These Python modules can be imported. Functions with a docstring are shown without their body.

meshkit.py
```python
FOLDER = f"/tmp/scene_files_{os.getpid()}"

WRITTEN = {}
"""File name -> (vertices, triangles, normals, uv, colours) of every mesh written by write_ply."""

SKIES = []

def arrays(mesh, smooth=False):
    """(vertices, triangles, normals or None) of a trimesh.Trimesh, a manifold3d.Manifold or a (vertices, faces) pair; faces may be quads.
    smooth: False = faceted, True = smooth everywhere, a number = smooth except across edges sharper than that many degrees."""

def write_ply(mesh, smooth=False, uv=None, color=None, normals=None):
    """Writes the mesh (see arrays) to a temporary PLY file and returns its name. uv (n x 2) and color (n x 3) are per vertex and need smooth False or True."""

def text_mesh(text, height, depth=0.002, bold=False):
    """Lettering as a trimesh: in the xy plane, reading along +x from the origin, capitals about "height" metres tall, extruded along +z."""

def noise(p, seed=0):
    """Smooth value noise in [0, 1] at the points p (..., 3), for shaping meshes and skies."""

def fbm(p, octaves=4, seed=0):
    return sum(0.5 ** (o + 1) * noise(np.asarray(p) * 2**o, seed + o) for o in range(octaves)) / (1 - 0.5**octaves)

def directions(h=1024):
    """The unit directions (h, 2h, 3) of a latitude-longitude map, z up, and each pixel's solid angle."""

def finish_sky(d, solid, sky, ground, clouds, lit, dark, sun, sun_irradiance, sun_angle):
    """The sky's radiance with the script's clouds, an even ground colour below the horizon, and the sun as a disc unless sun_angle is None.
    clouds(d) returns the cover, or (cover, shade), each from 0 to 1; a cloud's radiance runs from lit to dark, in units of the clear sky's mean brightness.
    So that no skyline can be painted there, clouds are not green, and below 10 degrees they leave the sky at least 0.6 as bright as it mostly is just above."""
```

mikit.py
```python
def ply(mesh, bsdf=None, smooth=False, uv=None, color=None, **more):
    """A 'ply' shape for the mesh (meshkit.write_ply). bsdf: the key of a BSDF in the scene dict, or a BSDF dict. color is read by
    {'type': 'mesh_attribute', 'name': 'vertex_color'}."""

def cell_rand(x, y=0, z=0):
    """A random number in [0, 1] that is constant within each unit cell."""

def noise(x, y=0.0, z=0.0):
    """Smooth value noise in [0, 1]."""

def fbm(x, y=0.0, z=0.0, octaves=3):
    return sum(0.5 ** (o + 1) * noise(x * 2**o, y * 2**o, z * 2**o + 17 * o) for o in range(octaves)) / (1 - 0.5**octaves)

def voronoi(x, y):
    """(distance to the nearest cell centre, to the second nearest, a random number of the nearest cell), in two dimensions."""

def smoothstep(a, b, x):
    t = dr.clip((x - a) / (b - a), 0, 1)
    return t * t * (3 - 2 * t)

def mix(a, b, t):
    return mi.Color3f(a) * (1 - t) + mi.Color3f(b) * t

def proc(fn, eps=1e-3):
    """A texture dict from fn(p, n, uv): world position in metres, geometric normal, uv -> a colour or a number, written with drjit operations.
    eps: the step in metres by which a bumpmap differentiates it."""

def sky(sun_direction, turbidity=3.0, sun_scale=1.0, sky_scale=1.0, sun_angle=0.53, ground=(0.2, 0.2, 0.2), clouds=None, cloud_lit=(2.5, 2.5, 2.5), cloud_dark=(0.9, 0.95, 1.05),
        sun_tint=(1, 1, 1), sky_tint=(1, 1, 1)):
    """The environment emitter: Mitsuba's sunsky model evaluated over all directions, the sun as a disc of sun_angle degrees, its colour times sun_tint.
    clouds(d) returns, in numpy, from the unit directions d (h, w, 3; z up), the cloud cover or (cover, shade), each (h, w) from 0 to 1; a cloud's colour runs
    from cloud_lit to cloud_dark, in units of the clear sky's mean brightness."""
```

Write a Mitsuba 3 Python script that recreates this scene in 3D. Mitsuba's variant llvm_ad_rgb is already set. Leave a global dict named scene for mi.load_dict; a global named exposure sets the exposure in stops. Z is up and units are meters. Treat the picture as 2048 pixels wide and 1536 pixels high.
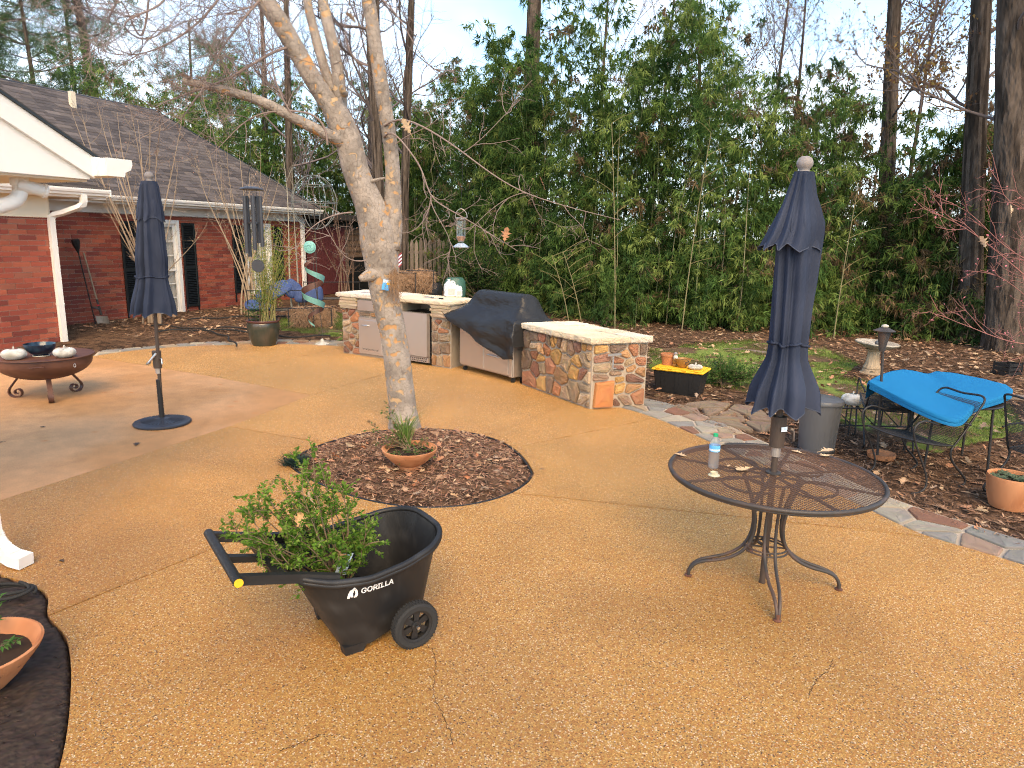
import math, random
import numpy as np, trimesh, manifold3d
import drjit as dr
import mitsuba as mi
import mikit, meshkit
from shapely.geometry import Polygon, LineString, Point, MultiPoint, box as sbox
from shapely import affinity, ops as shops
from mikit import noise, fbm, voronoi, smoothstep, mix, cell_rand, proc

# ---------------------------------------------------------------- camera, sky, exposure
scene, labels = {}, {}
EYE, PITCH, ROLL = (0.0, 0.0, 2.1), 0.2075, -0.0215
_c, _s = math.cos(PITCH), math.sin(PITCH)
_cr, _sr = math.cos(ROLL), math.sin(ROLL)
_up = np.array([_sr, _cr * _s, _cr * _c])
scene['camera'] = {'type': 'perspective', 'fov': 73.15, 'fov_axis': 'x', 'near_clip': 0.05, 'far_clip': 900.0,
    'to_world': mi.ScalarTransform4f().look_at(origin=list(EYE), target=[0, _c, 2.1 - _s], up=_up.tolist())}

def clouds(d):
    z = np.maximum(d[..., 2], 0.02)
    q = np.stack([d[..., 0] / (z + .25) * 1.6, d[..., 1] / (z + .25) * 1.1, d[..., 2] * 0 + 3.1], -1)
    n = meshkit.fbm(q * 1.7, 5, seed=4)
    veil = np.clip((n - .36) * 2.6, 0, 1)
    low = np.clip(1 - d[..., 2] / .42, 0, 1) ** 1.2
    return np.clip(.0 + .42 * veil + .50 * low, 0, 1), np.clip(.55 - n, 0, 1) * .6

scene['sky'] = mikit.sky((0.12, -0.75, 0.62), turbidity=3, sun_scale=0.27, sun_angle=40, sky_scale=1.0, clouds=clouds,
    cloud_lit=(2.2, 2.08, 1.93), cloud_dark=(1.4, 1.36, 1.3), ground=(0.2, 0.17, 0.12), sky_tint=(0.88, 1.10, 1.16), sun_tint=(1.2, 1.0, .74))
exposure = 3.42
rng = np.random.default_rng(7)
random.seed(7)

# ---------------------------------------------------------------- helpers
def numbered(k):
    if k not in labels and k not in scene: return k
    i = 1
    while f'{k}_{i:03d}' in labels or f'{k}_{i:03d}' in scene: i += 1
    return f'{k}_{i:03d}'
_cnt = {}
def newkey(base):
    i = _cnt.get(base, 0)
    _cnt[base] = i + 1
    return base if i == 0 else f'{base}_{i:03d}'
def thing(name, label, cat, group=None, kind=None):
    k = newkey(name)
    labels[k] = {'label': label}
    if cat: labels[k]['category'] = cat
    if group: labels[k]['group'] = group
    if kind: labels[k]['kind'] = kind
    return k
def struct(name, label=None):
    k = newkey(name)
    labels[k] = {'kind': 'structure'}
    if label: labels[k]['label'] = label
    return k

class MB:
    """collects pieces (vertices, triangles, colours) into one mesh"""
    def __init__(s): s.v, s.f, s.c, s.n = [], [], [], 0
    def add(s, m, col=(.5, .5, .5)):
        v, f = m
        v = np.asarray(v, float); f = np.asarray(f, int)
        if f.shape[1] == 4: f = np.vstack([f[:, [0, 1, 2]], f[:, [0, 2, 3]]])
        s.v.append(v); s.f.append(f + s.n); s.n += len(v)
        c = np.asarray(col, float)
        s.c.append(np.broadcast_to(c, (len(v), 3)))
        return s
    def arr(s): return np.vstack(s.v), np.vstack(s.f), np.vstack(s.c)
def put(key, m, bsdf, smooth=False, col=None, label=None, kind=None):
    """one entry of the scene under this key; m is MB or (v, f)"""
    color = None
    if isinstance(m, MB):
        v, f, c = m.arr(); color = c
    else:
        if hasattr(m, 'vertices'): m = (np.array(m.vertices), np.array(m.faces))
        v, f = np.asarray(m[0], float), np.asarray(m[1], int)
    if col is not None: color = np.broadcast_to(np.asarray(col, float), (len(v), 3))
    if smooth not in (False, True) and (bsdf in VMAT or bsdf in VCOL) and not isinstance(m, MB):
        if f.shape[1] == 4: f = np.vstack([f[:, [0, 1, 2]], f[:, [0, 2, 3]]])
        tm_ = trimesh.graph.smooth_shade(trimesh.Trimesh(v, f, process=False), angle=math.radians(smooth), facet_minarea=None)
        v, f, smooth = np.array(tm_.vertices), np.array(tm_.faces), True
    if bsdf in VMAT and col is None and color is None or (bsdf in VMAT and isinstance(m, MB) is False):
        bs, c1, c2, fr, lo, hi = VMAT[bsdf]
        w = np.clip((meshkit.fbm(v * fr + 5, 4) - lo) / (hi - lo), 0, 1)[:, None]
        bsdf, color = bs, np.array(c1) * (1 - w) + np.array(c2) * w
    if bsdf not in VCOL: color = None
    elif color is None: color = np.full((len(v), 3), .5)
    scene[key] = mikit.ply((v, f), bsdf, smooth=smooth, color=color)
    if label or kind:
        labels.setdefault(key, {})
        if label: labels[key]['label'] = label
        if kind: labels[key]['kind'] = kind
    return key
def part(parent, name, m, bsdf, smooth=False, col=None, label=None, kind=None):
    return put(newkey(parent + '__' + name), m, bsdf, smooth, col, label, kind)

def xf(m, loc=(0, 0, 0), rz=0.0, rx=0.0, ry=0.0, s=1.0):
    v = np.asarray(m[0], float) * s
    for a, i, j in ((rx, 1, 2), (ry, 2, 0), (rz, 0, 1)):
        if a:
            c, n = math.cos(a), math.sin(a)
            x, y = v[:, i].copy(), v[:, j].copy()
            v = v.copy(); v[:, i] = c * x - n * y; v[:, j] = n * x + c * y
    return v + np.asarray(loc, float), m[1]
def frame(m, o, X, Y, Z=(0, 0, 1)):
    """maps local (x,y,z) to o + x X + y Y + z Z"""
    v = np.asarray(m[0], float)
    M = np.stack([np.r_[X, 0][:3], np.r_[Y, 0][:3], np.asarray(Z, float)])
    f = np.asarray(m[1])
    if np.linalg.det(M) < 0: f = f[:, ::-1]
    return v @ M + np.r_[o, 0, 0][:3], f
BOXF = np.array([[0, 2, 1], [0, 3, 2], [4, 5, 6], [4, 6, 7], [0, 1, 5], [0, 5, 4], [1, 2, 6], [1, 6, 5], [2, 3, 7], [2, 7, 6], [3, 0, 4], [3, 4, 7]])
def box(x0, x1, y0, y1, z0, z1):
    return np.array([[x0, y0, z0], [x1, y0, z0], [x1, y1, z0], [x0, y1, z0], [x0, y0, z1], [x1, y0, z1], [x1, y1, z1], [x0, y1, z1]], float), BOXF
def hull(pts):
    h = trimesh.Trimesh(np.asarray(pts, float), process=False).convex_hull if False else trimesh.convex.convex_hull(np.asarray(pts, float))
    return np.array(h.vertices), np.array(h.faces)
def cbox(x0, x1, y0, y1, z0, z1, c=.01):
    p = []
    for x, sx in ((x0, 1), (x1, -1)):
        for y, sy in ((y0, 1), (y1, -1)):
            for z, sz in ((z0, 1), (z1, -1)):
                p += [(x + sx * c, y + sy * c, z), (x + sx * c, y, z + sz * c), (x, y + sy * c, z + sz * c)]
    return hull(p)
def merge(*ms):
    n, V, F = 0, [], []
    for v, f in ms:
        f = np.asarray(f)
        if f.shape[1] == 4: f = np.vstack([f[:, [0, 1, 2]], f[:, [0, 2, 3]]])
        V.append(v); F.append(f + n); n += len(v)
    return np.vstack(V), np.vstack(F)
def tube(pts, r, sides=8, caps=True, closed=False):
    p = np.asarray(pts, float); n = len(p)
    r = np.broadcast_to(np.asarray(r, float), (n,))
    if closed: t = np.roll(p, -1, 0) - np.roll(p, 1, 0)
    else: t = np.gradient(p, axis=0)
    t = t / (np.linalg.norm(t, axis=1, keepdims=True) + 1e-12)
    u = np.zeros((n, 3))
    a = np.array([0, 0, 1.0]) if abs(t[0, 2]) < .9 else np.array([1.0, 0, 0])
    if sides <= 5 and not closed:
        k_ = np.argmin(np.abs(p[-1] - p[0])); a = np.eye(3)[k_]
        u = a - t * (t @ a)[:, None]; u /= np.linalg.norm(u, axis=1, keepdims=True) + 1e-9
    else: 
      for i in range(n):
        a = a - t[i] * (a @ t[i]); a = a / (np.linalg.norm(a) + 1e-12); u[i] = a
    w = np.cross(t, u)
    an = np.arange(sides) * 2 * np.pi / sides
    v = p[:, None] + r[:, None, None] * (np.cos(an)[None, :, None] * u[:, None] + np.sin(an)[None, :, None] * w[:, None])
    v = v.reshape(-1, 3)
    m = n if closed else n - 1
    i, j = np.meshgrid(np.arange(m), np.arange(sides), indexing='ij')
    i2 = (i + 1) % n
    q = np.stack([i * sides + j, i * sides + (j + 1) % sides, i2 * sides + (j + 1) % sides, i2 * sides + j], -1).reshape(-1, 4)
    f = np.vstack([q[:, [0, 1, 2]], q[:, [0, 2, 3]]])
    if caps and not closed:
        k = len(v)
        v = np.vstack([v, p[:1], p[-1:]])
        js = np.arange(sides); jn = (js + 1) % sides
        f = np.vstack([f, np.stack([jn, js, js * 0 + k], 1), np.stack([(n - 1) * sides + js, (n - 1) * sides + jn, js * 0 + k + 1], 1)])
    return v, f
def spline(pts, n=24):
    from scipy.interpolate import CubicSpline
    p = np.asarray(pts, float)
    d = np.r_[0, np.cumsum(np.linalg.norm(np.diff(p, axis=0), axis=1))]
    return CubicSpline(d / d[-1], p)(np.linspace(0, 1, n))
def flatbar(pts, w, th, side):
    """bar of rectangular section along pts; side = direction of its width"""
    p = np.asarray(pts, float); n = len(p)
    t = np.gradient(p, axis=0); t /= np.linalg.norm(t, axis=1, keepdims=True)
    s = np.broadcast_to(np.asarray(side, float), (n, 3)); s = s - t * (s * t).sum(1, keepdims=True); s = s / np.linalg.norm(s, axis=1, keepdims=True)
    u = np.cross(t, s)
    v = np.stack([p + s * w / 2 * a + u * th / 2 * b for a, b in ((-1, -1), (1, -1), (1, 1), (-1, 1))], 1).reshape(-1, 3)
    i, j = np.meshgrid(np.arange(n - 1), np.arange(4), indexing='ij')
    q = np.stack([i * 4 + j, i * 4 + (j + 1) % 4, (i + 1) * 4 + (j + 1) % 4, (i + 1) * 4 + j], -1).reshape(-1, 4)
    f = np.vstack([q[:, [0, 1, 2]], q[:, [0, 2, 3]], [[0, 2, 1], [0, 3, 2]], np.array([[0, 1, 2], [0, 2, 3]]) + 4 * (n - 1)])
    return v, f
def lathe(prof, n=32, fn=None, loc=(0, 0, 0)):
    """prof: (r, z) from bottom/outside; fn(angle, i) -> radius factor"""
    pr = np.asarray(prof, float); a = np.arange(n) * 2 * np.pi / n
    k = np.ones((len(pr), n)) if fn is None else np.array([[fn(x, i) for x in a] for i in range(len(pr))])
    v = np.stack([pr[:, :1] * k * np.cos(a), pr[:, :1] * k * np.sin(a), np.repeat(pr[:, 1:2], n, 1)], -1).reshape(-1, 3)
    i, j = np.meshgrid(np.arange(len(pr) - 1), np.arange(n), indexing='ij')
    q = np.stack([i * n + j, i * n + (j + 1) % n, (i + 1) * n + (j + 1) % n, (i + 1) * n + j], -1).reshape(-1, 4)
    return v + np.asarray(loc, float), np.vstack([q[:, [0, 1, 2]], q[:, [0, 2, 3]]])
def extrude(poly, z0, z1):
    ms = []
    for g in getattr(poly, 'geoms', [poly]):
        if g.area < 1e-6: continue
        m = trimesh.creation.extrude_polygon(g, z1 - z0, engine='earcut')
        v = np.array(m.vertices); v[:, 2] += z0
        ms.append((v, np.array(m.faces)))
    return merge(*ms)
def stone(poly, depth, bev, jit, rs, sub=1, base=0.0):
    """irregular stone from a polygon: sides of height depth, a bevelled and uneven face; z is outward"""
    g = poly.buffer(-bev * .3).buffer(bev * .3)
    if g.is_empty or g.geom_type != 'Polygon': g = poly
    ring = np.array(g.simplify(bev * .25).exterior.coords)[:-1]
    if Polygon(ring).exterior.is_ccw is False: ring = ring[::-1]
    n = len(ring); c = np.array(g.centroid.coords[0])
    def at(k, z, j=0):
        d = ring - c; L = np.linalg.norm(d, axis=1, keepdims=True)
        p = c + d * np.maximum(1 - k / np.maximum(L, 1e-6), .15)
        return np.c_[p, np.full(n, z) + rs.uniform(-j, j, n)]
    rings = [at(0, base), at(0, base + depth * .55, depth * .05), at(bev * .45, base + depth * .86, jit * .4), at(bev * 1.3, base + depth, jit)]
    mid = at(0, 0); mid[:, :2] = c + (ring - c) * .45; mid[:, 2] = base + depth + rs.uniform(-jit, jit, n) + jit * .6
    rings.append(mid)
    v = np.vstack(rings + [[[c[0], c[1], base + depth + rs.uniform(0, 1) * jit]]])
    f = []
    for k in range(len(rings) - 1):
        for j in range(n):
            a, b = k * n + j, k * n + (j + 1) % n
            f += [(a, b, b + n), (a, b + n, a + n)]
    k = len(rings) - 1
    for j in range(n): f.append((k * n + j, k * n + (j + 1) % n, len(v) - 1))
    return v, np.array(f)
def cells(poly, n, rs, gap, relax=3, stretch=1.0):
    """splits a polygon into n irregular convex cells with gaps between"""
    x0, y0, x1, y1 = poly.bounds
    pts = []
    while len(pts) < n:
        p = rs.uniform((x0, y0), (x1, y1))
        if poly.contains(Point(p)): pts.append(p)
    pts = np.array(pts); S = np.array([1, stretch])
    out = []
    for it in range(relax + 1):
        big = 20 * max(x1 - x0, y1 - y0)
        q = pts * S
        vd = shops.voronoi_diagram(MultiPoint(q), envelope=sbox(*(np.array([x0 - big, y0 - big]) * S), *(np.array([x1 + big, y1 + big]) * S)))
        out = []
        for g in vd.geoms:
            g = affinity.scale(g, 1, 1 / stretch, origin=(0, 0)).intersection(poly)
            for h in getattr(g, 'geoms', [g]):
                if h.geom_type == 'Polygon' and h.area > 1e-5: out.append(h)
        if it < relax: pts = np.array([h.centroid.coords[0] for h in out])
    res = []
    for h in out:
        h = h.buffer(-gap / 2)
        h = h.buffer(-gap * .8).buffer(gap * .8)
        if h.geom_type == 'Polygon' and h.area > 4e-4: res.append(h)
    return res
def blob(r, rs, sub=2, amp=.15, scale=(1, 1, 1), freq=1.5):
    m = trimesh.creation.icosphere(subdivisions=sub)
    v = np.array(m.vertices); n = meshkit.fbm(v * freq + rs.uniform(0, 50, 3), 3)
    return v * (1 + (n[:, None] - .5) * 2 * amp) * r * np.asarray(scale, float), np.array(m.faces)
def sphere(c, r, sub=2, scale=(1, 1, 1)):
    m = trimesh.creation.icosphere(subdivisions=sub)
    return np.array(m.vertices) * r * np.asarray(scale) + np.asarray(c, float), np.array(m.faces)
def rot_axes(d, up=(0, 0, 1)):
    d = np.asarray(d, float); d = d / np.linalg.norm(d)
    s = np.cross(d, up)
    if np.linalg.norm(s) < 1e-4: s = np.array([1.0, 0, 0])
    s /= np.linalg.norm(s)
    return d, s, np.cross(s, d)
def sheets(pos, dirs, norms, L, W, fold=.25):
    """n little leaves at once: each a folded diamond of 4 triangles with a pointed tip"""
    pos, d, nn = (np.asarray(a, float) for a in (pos, dirs, norms))
    d = d / np.linalg.norm(d, axis=1, keepdims=True)
    s = np.cross(d, nn); s /= np.linalg.norm(s, axis=1, keepdims=True) + 1e-9
    u = np.cross(s, d)
    L = np.broadcast_to(np.asarray(L, float), (len(pos),))[:, None]; W = np.broadcast_to(np.asarray(W, float), (len(pos),))[:, None]
    a = pos; b = pos + d * L * .4 + s * W / 2 + u * W * fold; c = pos + d * L * .4 - s * W / 2 + u * W * fold; e = pos + d * L - u * L * .08; m = pos + d * L * .45
    v = np.stack([a, b, c, e, m], 1).reshape(-1, 3)
    k = np.arange(len(pos))[:, None, None] * 5
    f = (np.array([[0, 4, 1], [0, 2, 4], [1, 4, 3], [4, 2, 3]])[None] + k).reshape(-1, 3)
    return v, f
def leaf2(pos, dirs, norms, L, W):
    """cheaper leaves: two triangles, folded along the middle"""
    pos, d, nn = (np.asarray(a, float) for a in (pos, dirs, norms))
    d = d / np.linalg.norm(d, axis=1, keepdims=True)
    s = np.cross(d, nn); s /= np.linalg.norm(s, axis=1, keepdims=True) + 1e-9
    L = np.broadcast_to(np.asarray(L, float), (len(pos),))[:, None]; W = np.broadcast_to(np.asarray(W, float), (len(pos),))[:, None]
    b = pos + d * L * .38 + s * W / 2; c = pos + d * L * .38 - s * W / 2; e = pos + d * L + np.array([0, 0, -.12]) * L
    v = np.stack([pos, b, c, e], 1).reshape(-1, 3)
    k = np.arange(len(pos))[:, None, None] * 4
    return v, (np.array([[0, 2, 1], [1, 2, 3]])[None] + k).reshape(-1, 3)
def rcol(base, n, rs, v=.25, hue=.08):
    """n colours round a base colour"""
    k = rs.uniform(1 - v, 1 + v, (n, 1)) * (1 + rs.uniform(-hue, hue, (n, 3)))
    return np.clip(np.asarray(base, float) * k, .004, .92)
OAK = np.array([(0, 0), (.02, .12), (.12, .2), (.06, .3), (.27, .44), (.1, .5), (.34, .7), (.12, .7), (.16, .9), (0, 1.05)])
def oak_leaf(L, rs, curl=.25):
    """one dead oak leaf, lobed and curled, lying about flat, stem at the origin, tip along +y"""
    r = OAK * [1, 1]
    ring = np.vstack([r, (r[1:-1] * [-1, 1])[::-1]]) * L
    ring[:, 0] *= 1.15
    mid = np.array([(0, y * L) for y in (.2, .45, .7)])
    m = trimesh.creation.triangulate_polygon(Polygon(ring), engine='earcut')
    v = np.array(m[0]); f = np.array(m[1])
    z = curl * (np.abs(v[:, 0]) * rs.uniform(.2, 1.4) + (v[:, 1] / L - .5) ** 2 * L * rs.uniform(-.8, 1.6)) + rs.uniform(-.02, .02, len(v)) * L
    v3 = np.c_[v, z]
    st = tube([(0, -.25 * L, 0), (0, 0, 0)], .012 * L, 4)
    v, f = merge((v3, f), (v3 - [0, 0, .0015], f[:, ::-1]), st)
    return v, f

# ---------------------------------------------------------------- materials
VCOL = {'vc', 'vcb', 'leaf', 'vcg', 'vcs'}
# surfaces whose mottling is carried by the mesh: (bsdf, colour, colour, frequency, from, to)
VMAT = {'rust': ('vcs', (.075, .030, .02), (.16, .068, .04), 6, .3, .7), 'terracotta': ('vc', (.36, .135, .055), (.52, .24, .115), 9, .3, .7),
    'greenglaze': ('vcg', (.035, .042, .032), (.10, .075, .055), 7, .45, .75), 'blueglaze': ('vcg', (.008, .012, .03), (.02, .055, .085), 14, .35, .7),
    'palestone': ('vc', (.36, .34, .28), (.66, .63, .56), 18, .3, .62), 'concrete': ('vc', (.24, .20, .15), (.44, .40, .33), 15, .3, .7),
    'sandstone': ('vc', (.30, .22, .14), (.44, .34, .23), 12, .3, .7), 'iron': ('vcs', (.045, .040, .037), (.11, .064, .045), 12, .5, .78), 'ironblack': ('vcs', (.018, .018, .019), (.04, .036, .034), 12, .4, .7),
    'navy': ('vc', (.018, .026, .050), (.034, .044, .076), 4, .3, .7), 'cartplastic': ('vcs', (.013, .013, .014), (.034, .034, .035), 13, .5, .85),
    'shing': ('vc', (.05, .045, .04), (.06, .055, .05), 4, .3, .7), 'coco': ('vc', (.20, .115, .06), (.34, .21, .12), 20, .3, .7), 'meshbrown': ('vcs', (.075, .047, .034), (.13, .070, .044), 12, .35, .7), 'deadwood': ('vc', (.12, .09, .07), (.24, .19, .15), 9, .3, .7)}
def pr(col, rough=.6, metal=0.0, **k):
    c = col if isinstance(col, dict) else {'type': 'rgb', 'value': list(col)}
    return {'type': 'principled', 'base_color': c, 'roughness': rough, 'metallic': metal, **k}
def two(b): return {'type': 'twosided', 'b': b}
def bump(b, fn, scale, eps=1e-3): return {'type': 'bumpmap', 'tex': proc(fn, eps), 'scale': scale, 'b': b}
VC = {'type': 'mesh_attribute', 'name': 'vertex_color'}
M = lambda k, b: scene.__setitem__(k, two(b))
def f_grain(p, n, uv): return fbm(p.x * 60, p.y * 60, p.z * 60, 2)
M('vc', pr(dict(VC), .75, specular=.3))
M('vcg', pr(dict(VC), .2, specular=.6))
M('vcb', bump(pr(dict(VC), .8, specular=.3), f_grain, .012, 3e-3))
M('vcs', pr(dict(VC), .5, specular=.45))
scene['leaf'] = {'type': 'principledthin', 'base_color': dict(VC), 'roughness': .5, 'diff_trans': 1.0, 'spec_trans': 0.0, 'eta': 1.4}

def pebbles(p):
    d1, d2, r = voronoi(p.x * 135, p.y * 135)
    e1, e2, r2 = voronoi(p.x * 240 + 7.3, p.y * 240)
    return d1, d2, r, r2
def f_aggr(p, n, uv):
    d1, d2, r, r2 = pebbles(p)
    c = mix((.455, .246, .056), (.545, .345, .112), smoothstep(.15, .5, r))
    c = mix(c, (.385, .165, .042), smoothstep(.55, .62, r))
    c = mix(c, (.68, .55, .36), smoothstep(.83, .87, r))
    c = mix(c, (.12, .08, .05), smoothstep(.935, .955, r))
    c = c * (.62 + .5 * r2)
    c = mix(c, (.31, .172, .056), smoothstep(.28, .62, d1) * .75)
    big = fbm(p.x * .55 + 4, p.y * .55, 0, 3)
    mid = fbm(p.x * 2.3, p.y * 2.3, 3, 4)
    wet = smoothstep(.50, .66, big * .7 + mid * .3 + .16 * smoothstep(-.2, -2.2, p.x) * smoothstep(6.0, 3.5, p.y))
    c = c * (.86 + .3 * mid) * mix((1.06, 1.0, .95), (.90, .84, .79), wet * (.2 + .8 * smoothstep(5.4, 3.9, p.y)))
    j1 = dr.abs((p.x + 2.54) * .852 - (p.y - 3.48) * .523); j2 = dr.abs(p.x * .218 + (p.y - 5.52) * .976)
    sl = smoothstep(-.01, .01, (p.x + 2.54) * .852 - (p.y - 3.48) * .523)
    c = c * mix((.95, .92, .90), (1, 1, 1), dr.maximum(sl, smoothstep(7.15, 7.2, p.y + .43 * (p.x + 2.5)))) * mix((1, 1, 1), (1.06, 1.05, 1.06), smoothstep(6.95, 7.0, p.y + .43 * (p.x + 2.2) * smoothstep(-.5, -.6, p.x)))
    gr = smoothstep(.09, .0, dr.minimum(j1, j2)) * mid * .45
    return c * mix((1, 1, 1), (.62, .52, .42), gr)
def f_aggr_h(p, n, uv):
    return noise(p.x * 190, p.y * 190)
def r_aggr(p, n, uv):
    big = fbm(p.x * .55 + 4, p.y * .55, 0, 3)
    return .62 - .28 * smoothstep(.42, .62, big)
scene['aggregate'] = bump(pr(proc(f_aggr), proc(r_aggr), specular=.4), f_aggr_h, .0035, 1.2e-3)
def f_slab(p, n, uv):
    a = fbm(p.x * 1.1, p.y * 1.1, 1, 4); b = fbm(p.x * 9, p.y * 9, 2, 3); g = noise(p.x * 160, p.y * 160)
    c = mix((.48, .265, .125), (.415, .215, .088), smoothstep(.35, .65, a))
    c = c * (.84 + .26 * b) * (.9 + .2 * g)
    d1, d2, r = voronoi(p.x * 2.2 + .7, p.y * 3.2)
    c = mix(c, (.42, .16, .04), smoothstep(.13, .02, d1) * smoothstep(.8, .86, r) * .7)
    return c
scene['slab'] = pr(proc(f_slab), .7, specular=.3)
def f_path(p, n, uv):
    d1, d2, r = voronoi(p.x * 90, p.y * 90)
    return mix((.30, .22, .11), (.42, .33, .19), r) * (.8 + .4 * fbm(p.x * 2, p.y * 2, 0, 3))
scene['path_mat'] = pr(proc(f_path), .8)
def f_soil(p, n, uv):
    a = fbm(p.x * 14, p.y * 14, p.z * 4, 4); b = fbm(p.x * .6, p.y * .6, 0, 3); g = noise(p.x * 90, p.y * 70)
    c = mix((.035, .022, .015), (.13, .075, .045), smoothstep(.3, .75, a))
    c = mix(c, (.19, .12, .075), smoothstep(.66, .9, g) * .7)
    return c * (.7 + .6 * b)
scene['soil'] = bump(pr(proc(f_soil), .95, specular=.1), lambda p, n, uv: fbm(p.x * 40, p.y * 40, 0, 3), .03, 4e-3)
M('mortar', pr((.39, .325, .25), .95, specular=.1))
def elm_mask(p):
    s = 24.0; w = fbm(p.x * 7, p.y * 7, p.z * 7, 3)
    k = noise(p.x * s + w * 6, p.y * s + w * 5, p.z * s * .7 + w * 3)
    k2 = fbm(p.x * 2.2, p.y * 2.2, p.z * 1.5 + 7, 2)
    return smoothstep(.735, .75, k + .42 * (k2 - .5) - .012 + .03 * smoothstep(1.6, 3.2, p.z))
def f_elm(p, n, uv):
    a = fbm(p.x * 9, p.y * 9, p.z * 6, 4); g = fbm(p.x * 60, p.y * 60, p.z * 45, 3)
    c = mix((.235, .20, .17), (.365, .31, .262), smoothstep(.3, .7, a))
    c = c * (.72 + .55 * g)
    ck = dr.abs(noise(p.x * 26, p.y * 26, p.z * 20) - .5)
    c = mix(c, (.15, .12, .095), smoothstep(.035, .0, ck) * .6)
    m = elm_mask(p)
    o = mix((.47, .26, .115), (.48, .34, .20), smoothstep(.3, .7, fbm(p.x * 5, p.y * 5, p.z * 5, 2)))
    return mix(c, o, m)
def h_elm(p, n, uv): return fbm(p.x * 30, p.y * 30, p.z * 26, 3) - .35 * elm_mask(p) - .3 * smoothstep(.04, .0, dr.abs(noise(p.x * 26, p.y * 26, p.z * 20) - .5))
scene['elm'] = two(bump(pr(proc(f_elm), .85, specular=.2), h_elm, .014, 3e-3))
def f_bark(p, n, uv):
    t = dr.atan2(n.y, n.x)
    a = fbm(t * 15, p.z * 1.4 + p.x * 2, p.y * .4, 4); g = fbm(p.x * 25, p.y * 25, p.z * 8, 3)
    return mix((.04, .031, .025), (.125, .097, .077), smoothstep(.32, .68, a)) * (.65 + .7 * g)
scene['bark'] = two(bump(pr(proc(f_bark), .95, specular=.1), lambda p, n, uv: fbm(p.x * 16, p.y * 16, p.z * 3.5, 3), .09, 8e-3))
def f_cover(p, n, uv): return fbm(p.x * 7 + p.z * 4, p.y * 7, p.z * 11, 4)
M('cover', bump(pr((.021, .021, .022), .42, specular=.35), f_cover, .028, 4e-3))
M('bronze', pr((.085, .062, .05), .45, .3))
M('black', pr((.016, .016, .017), .42, specular=.45))
M('rubber', pr((.02, .02, .02), .85))
M('can', pr((.085, .088, .095), .36, specular=.5))
M('steel', pr((.62, .57, .53), .34, .8))
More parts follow.
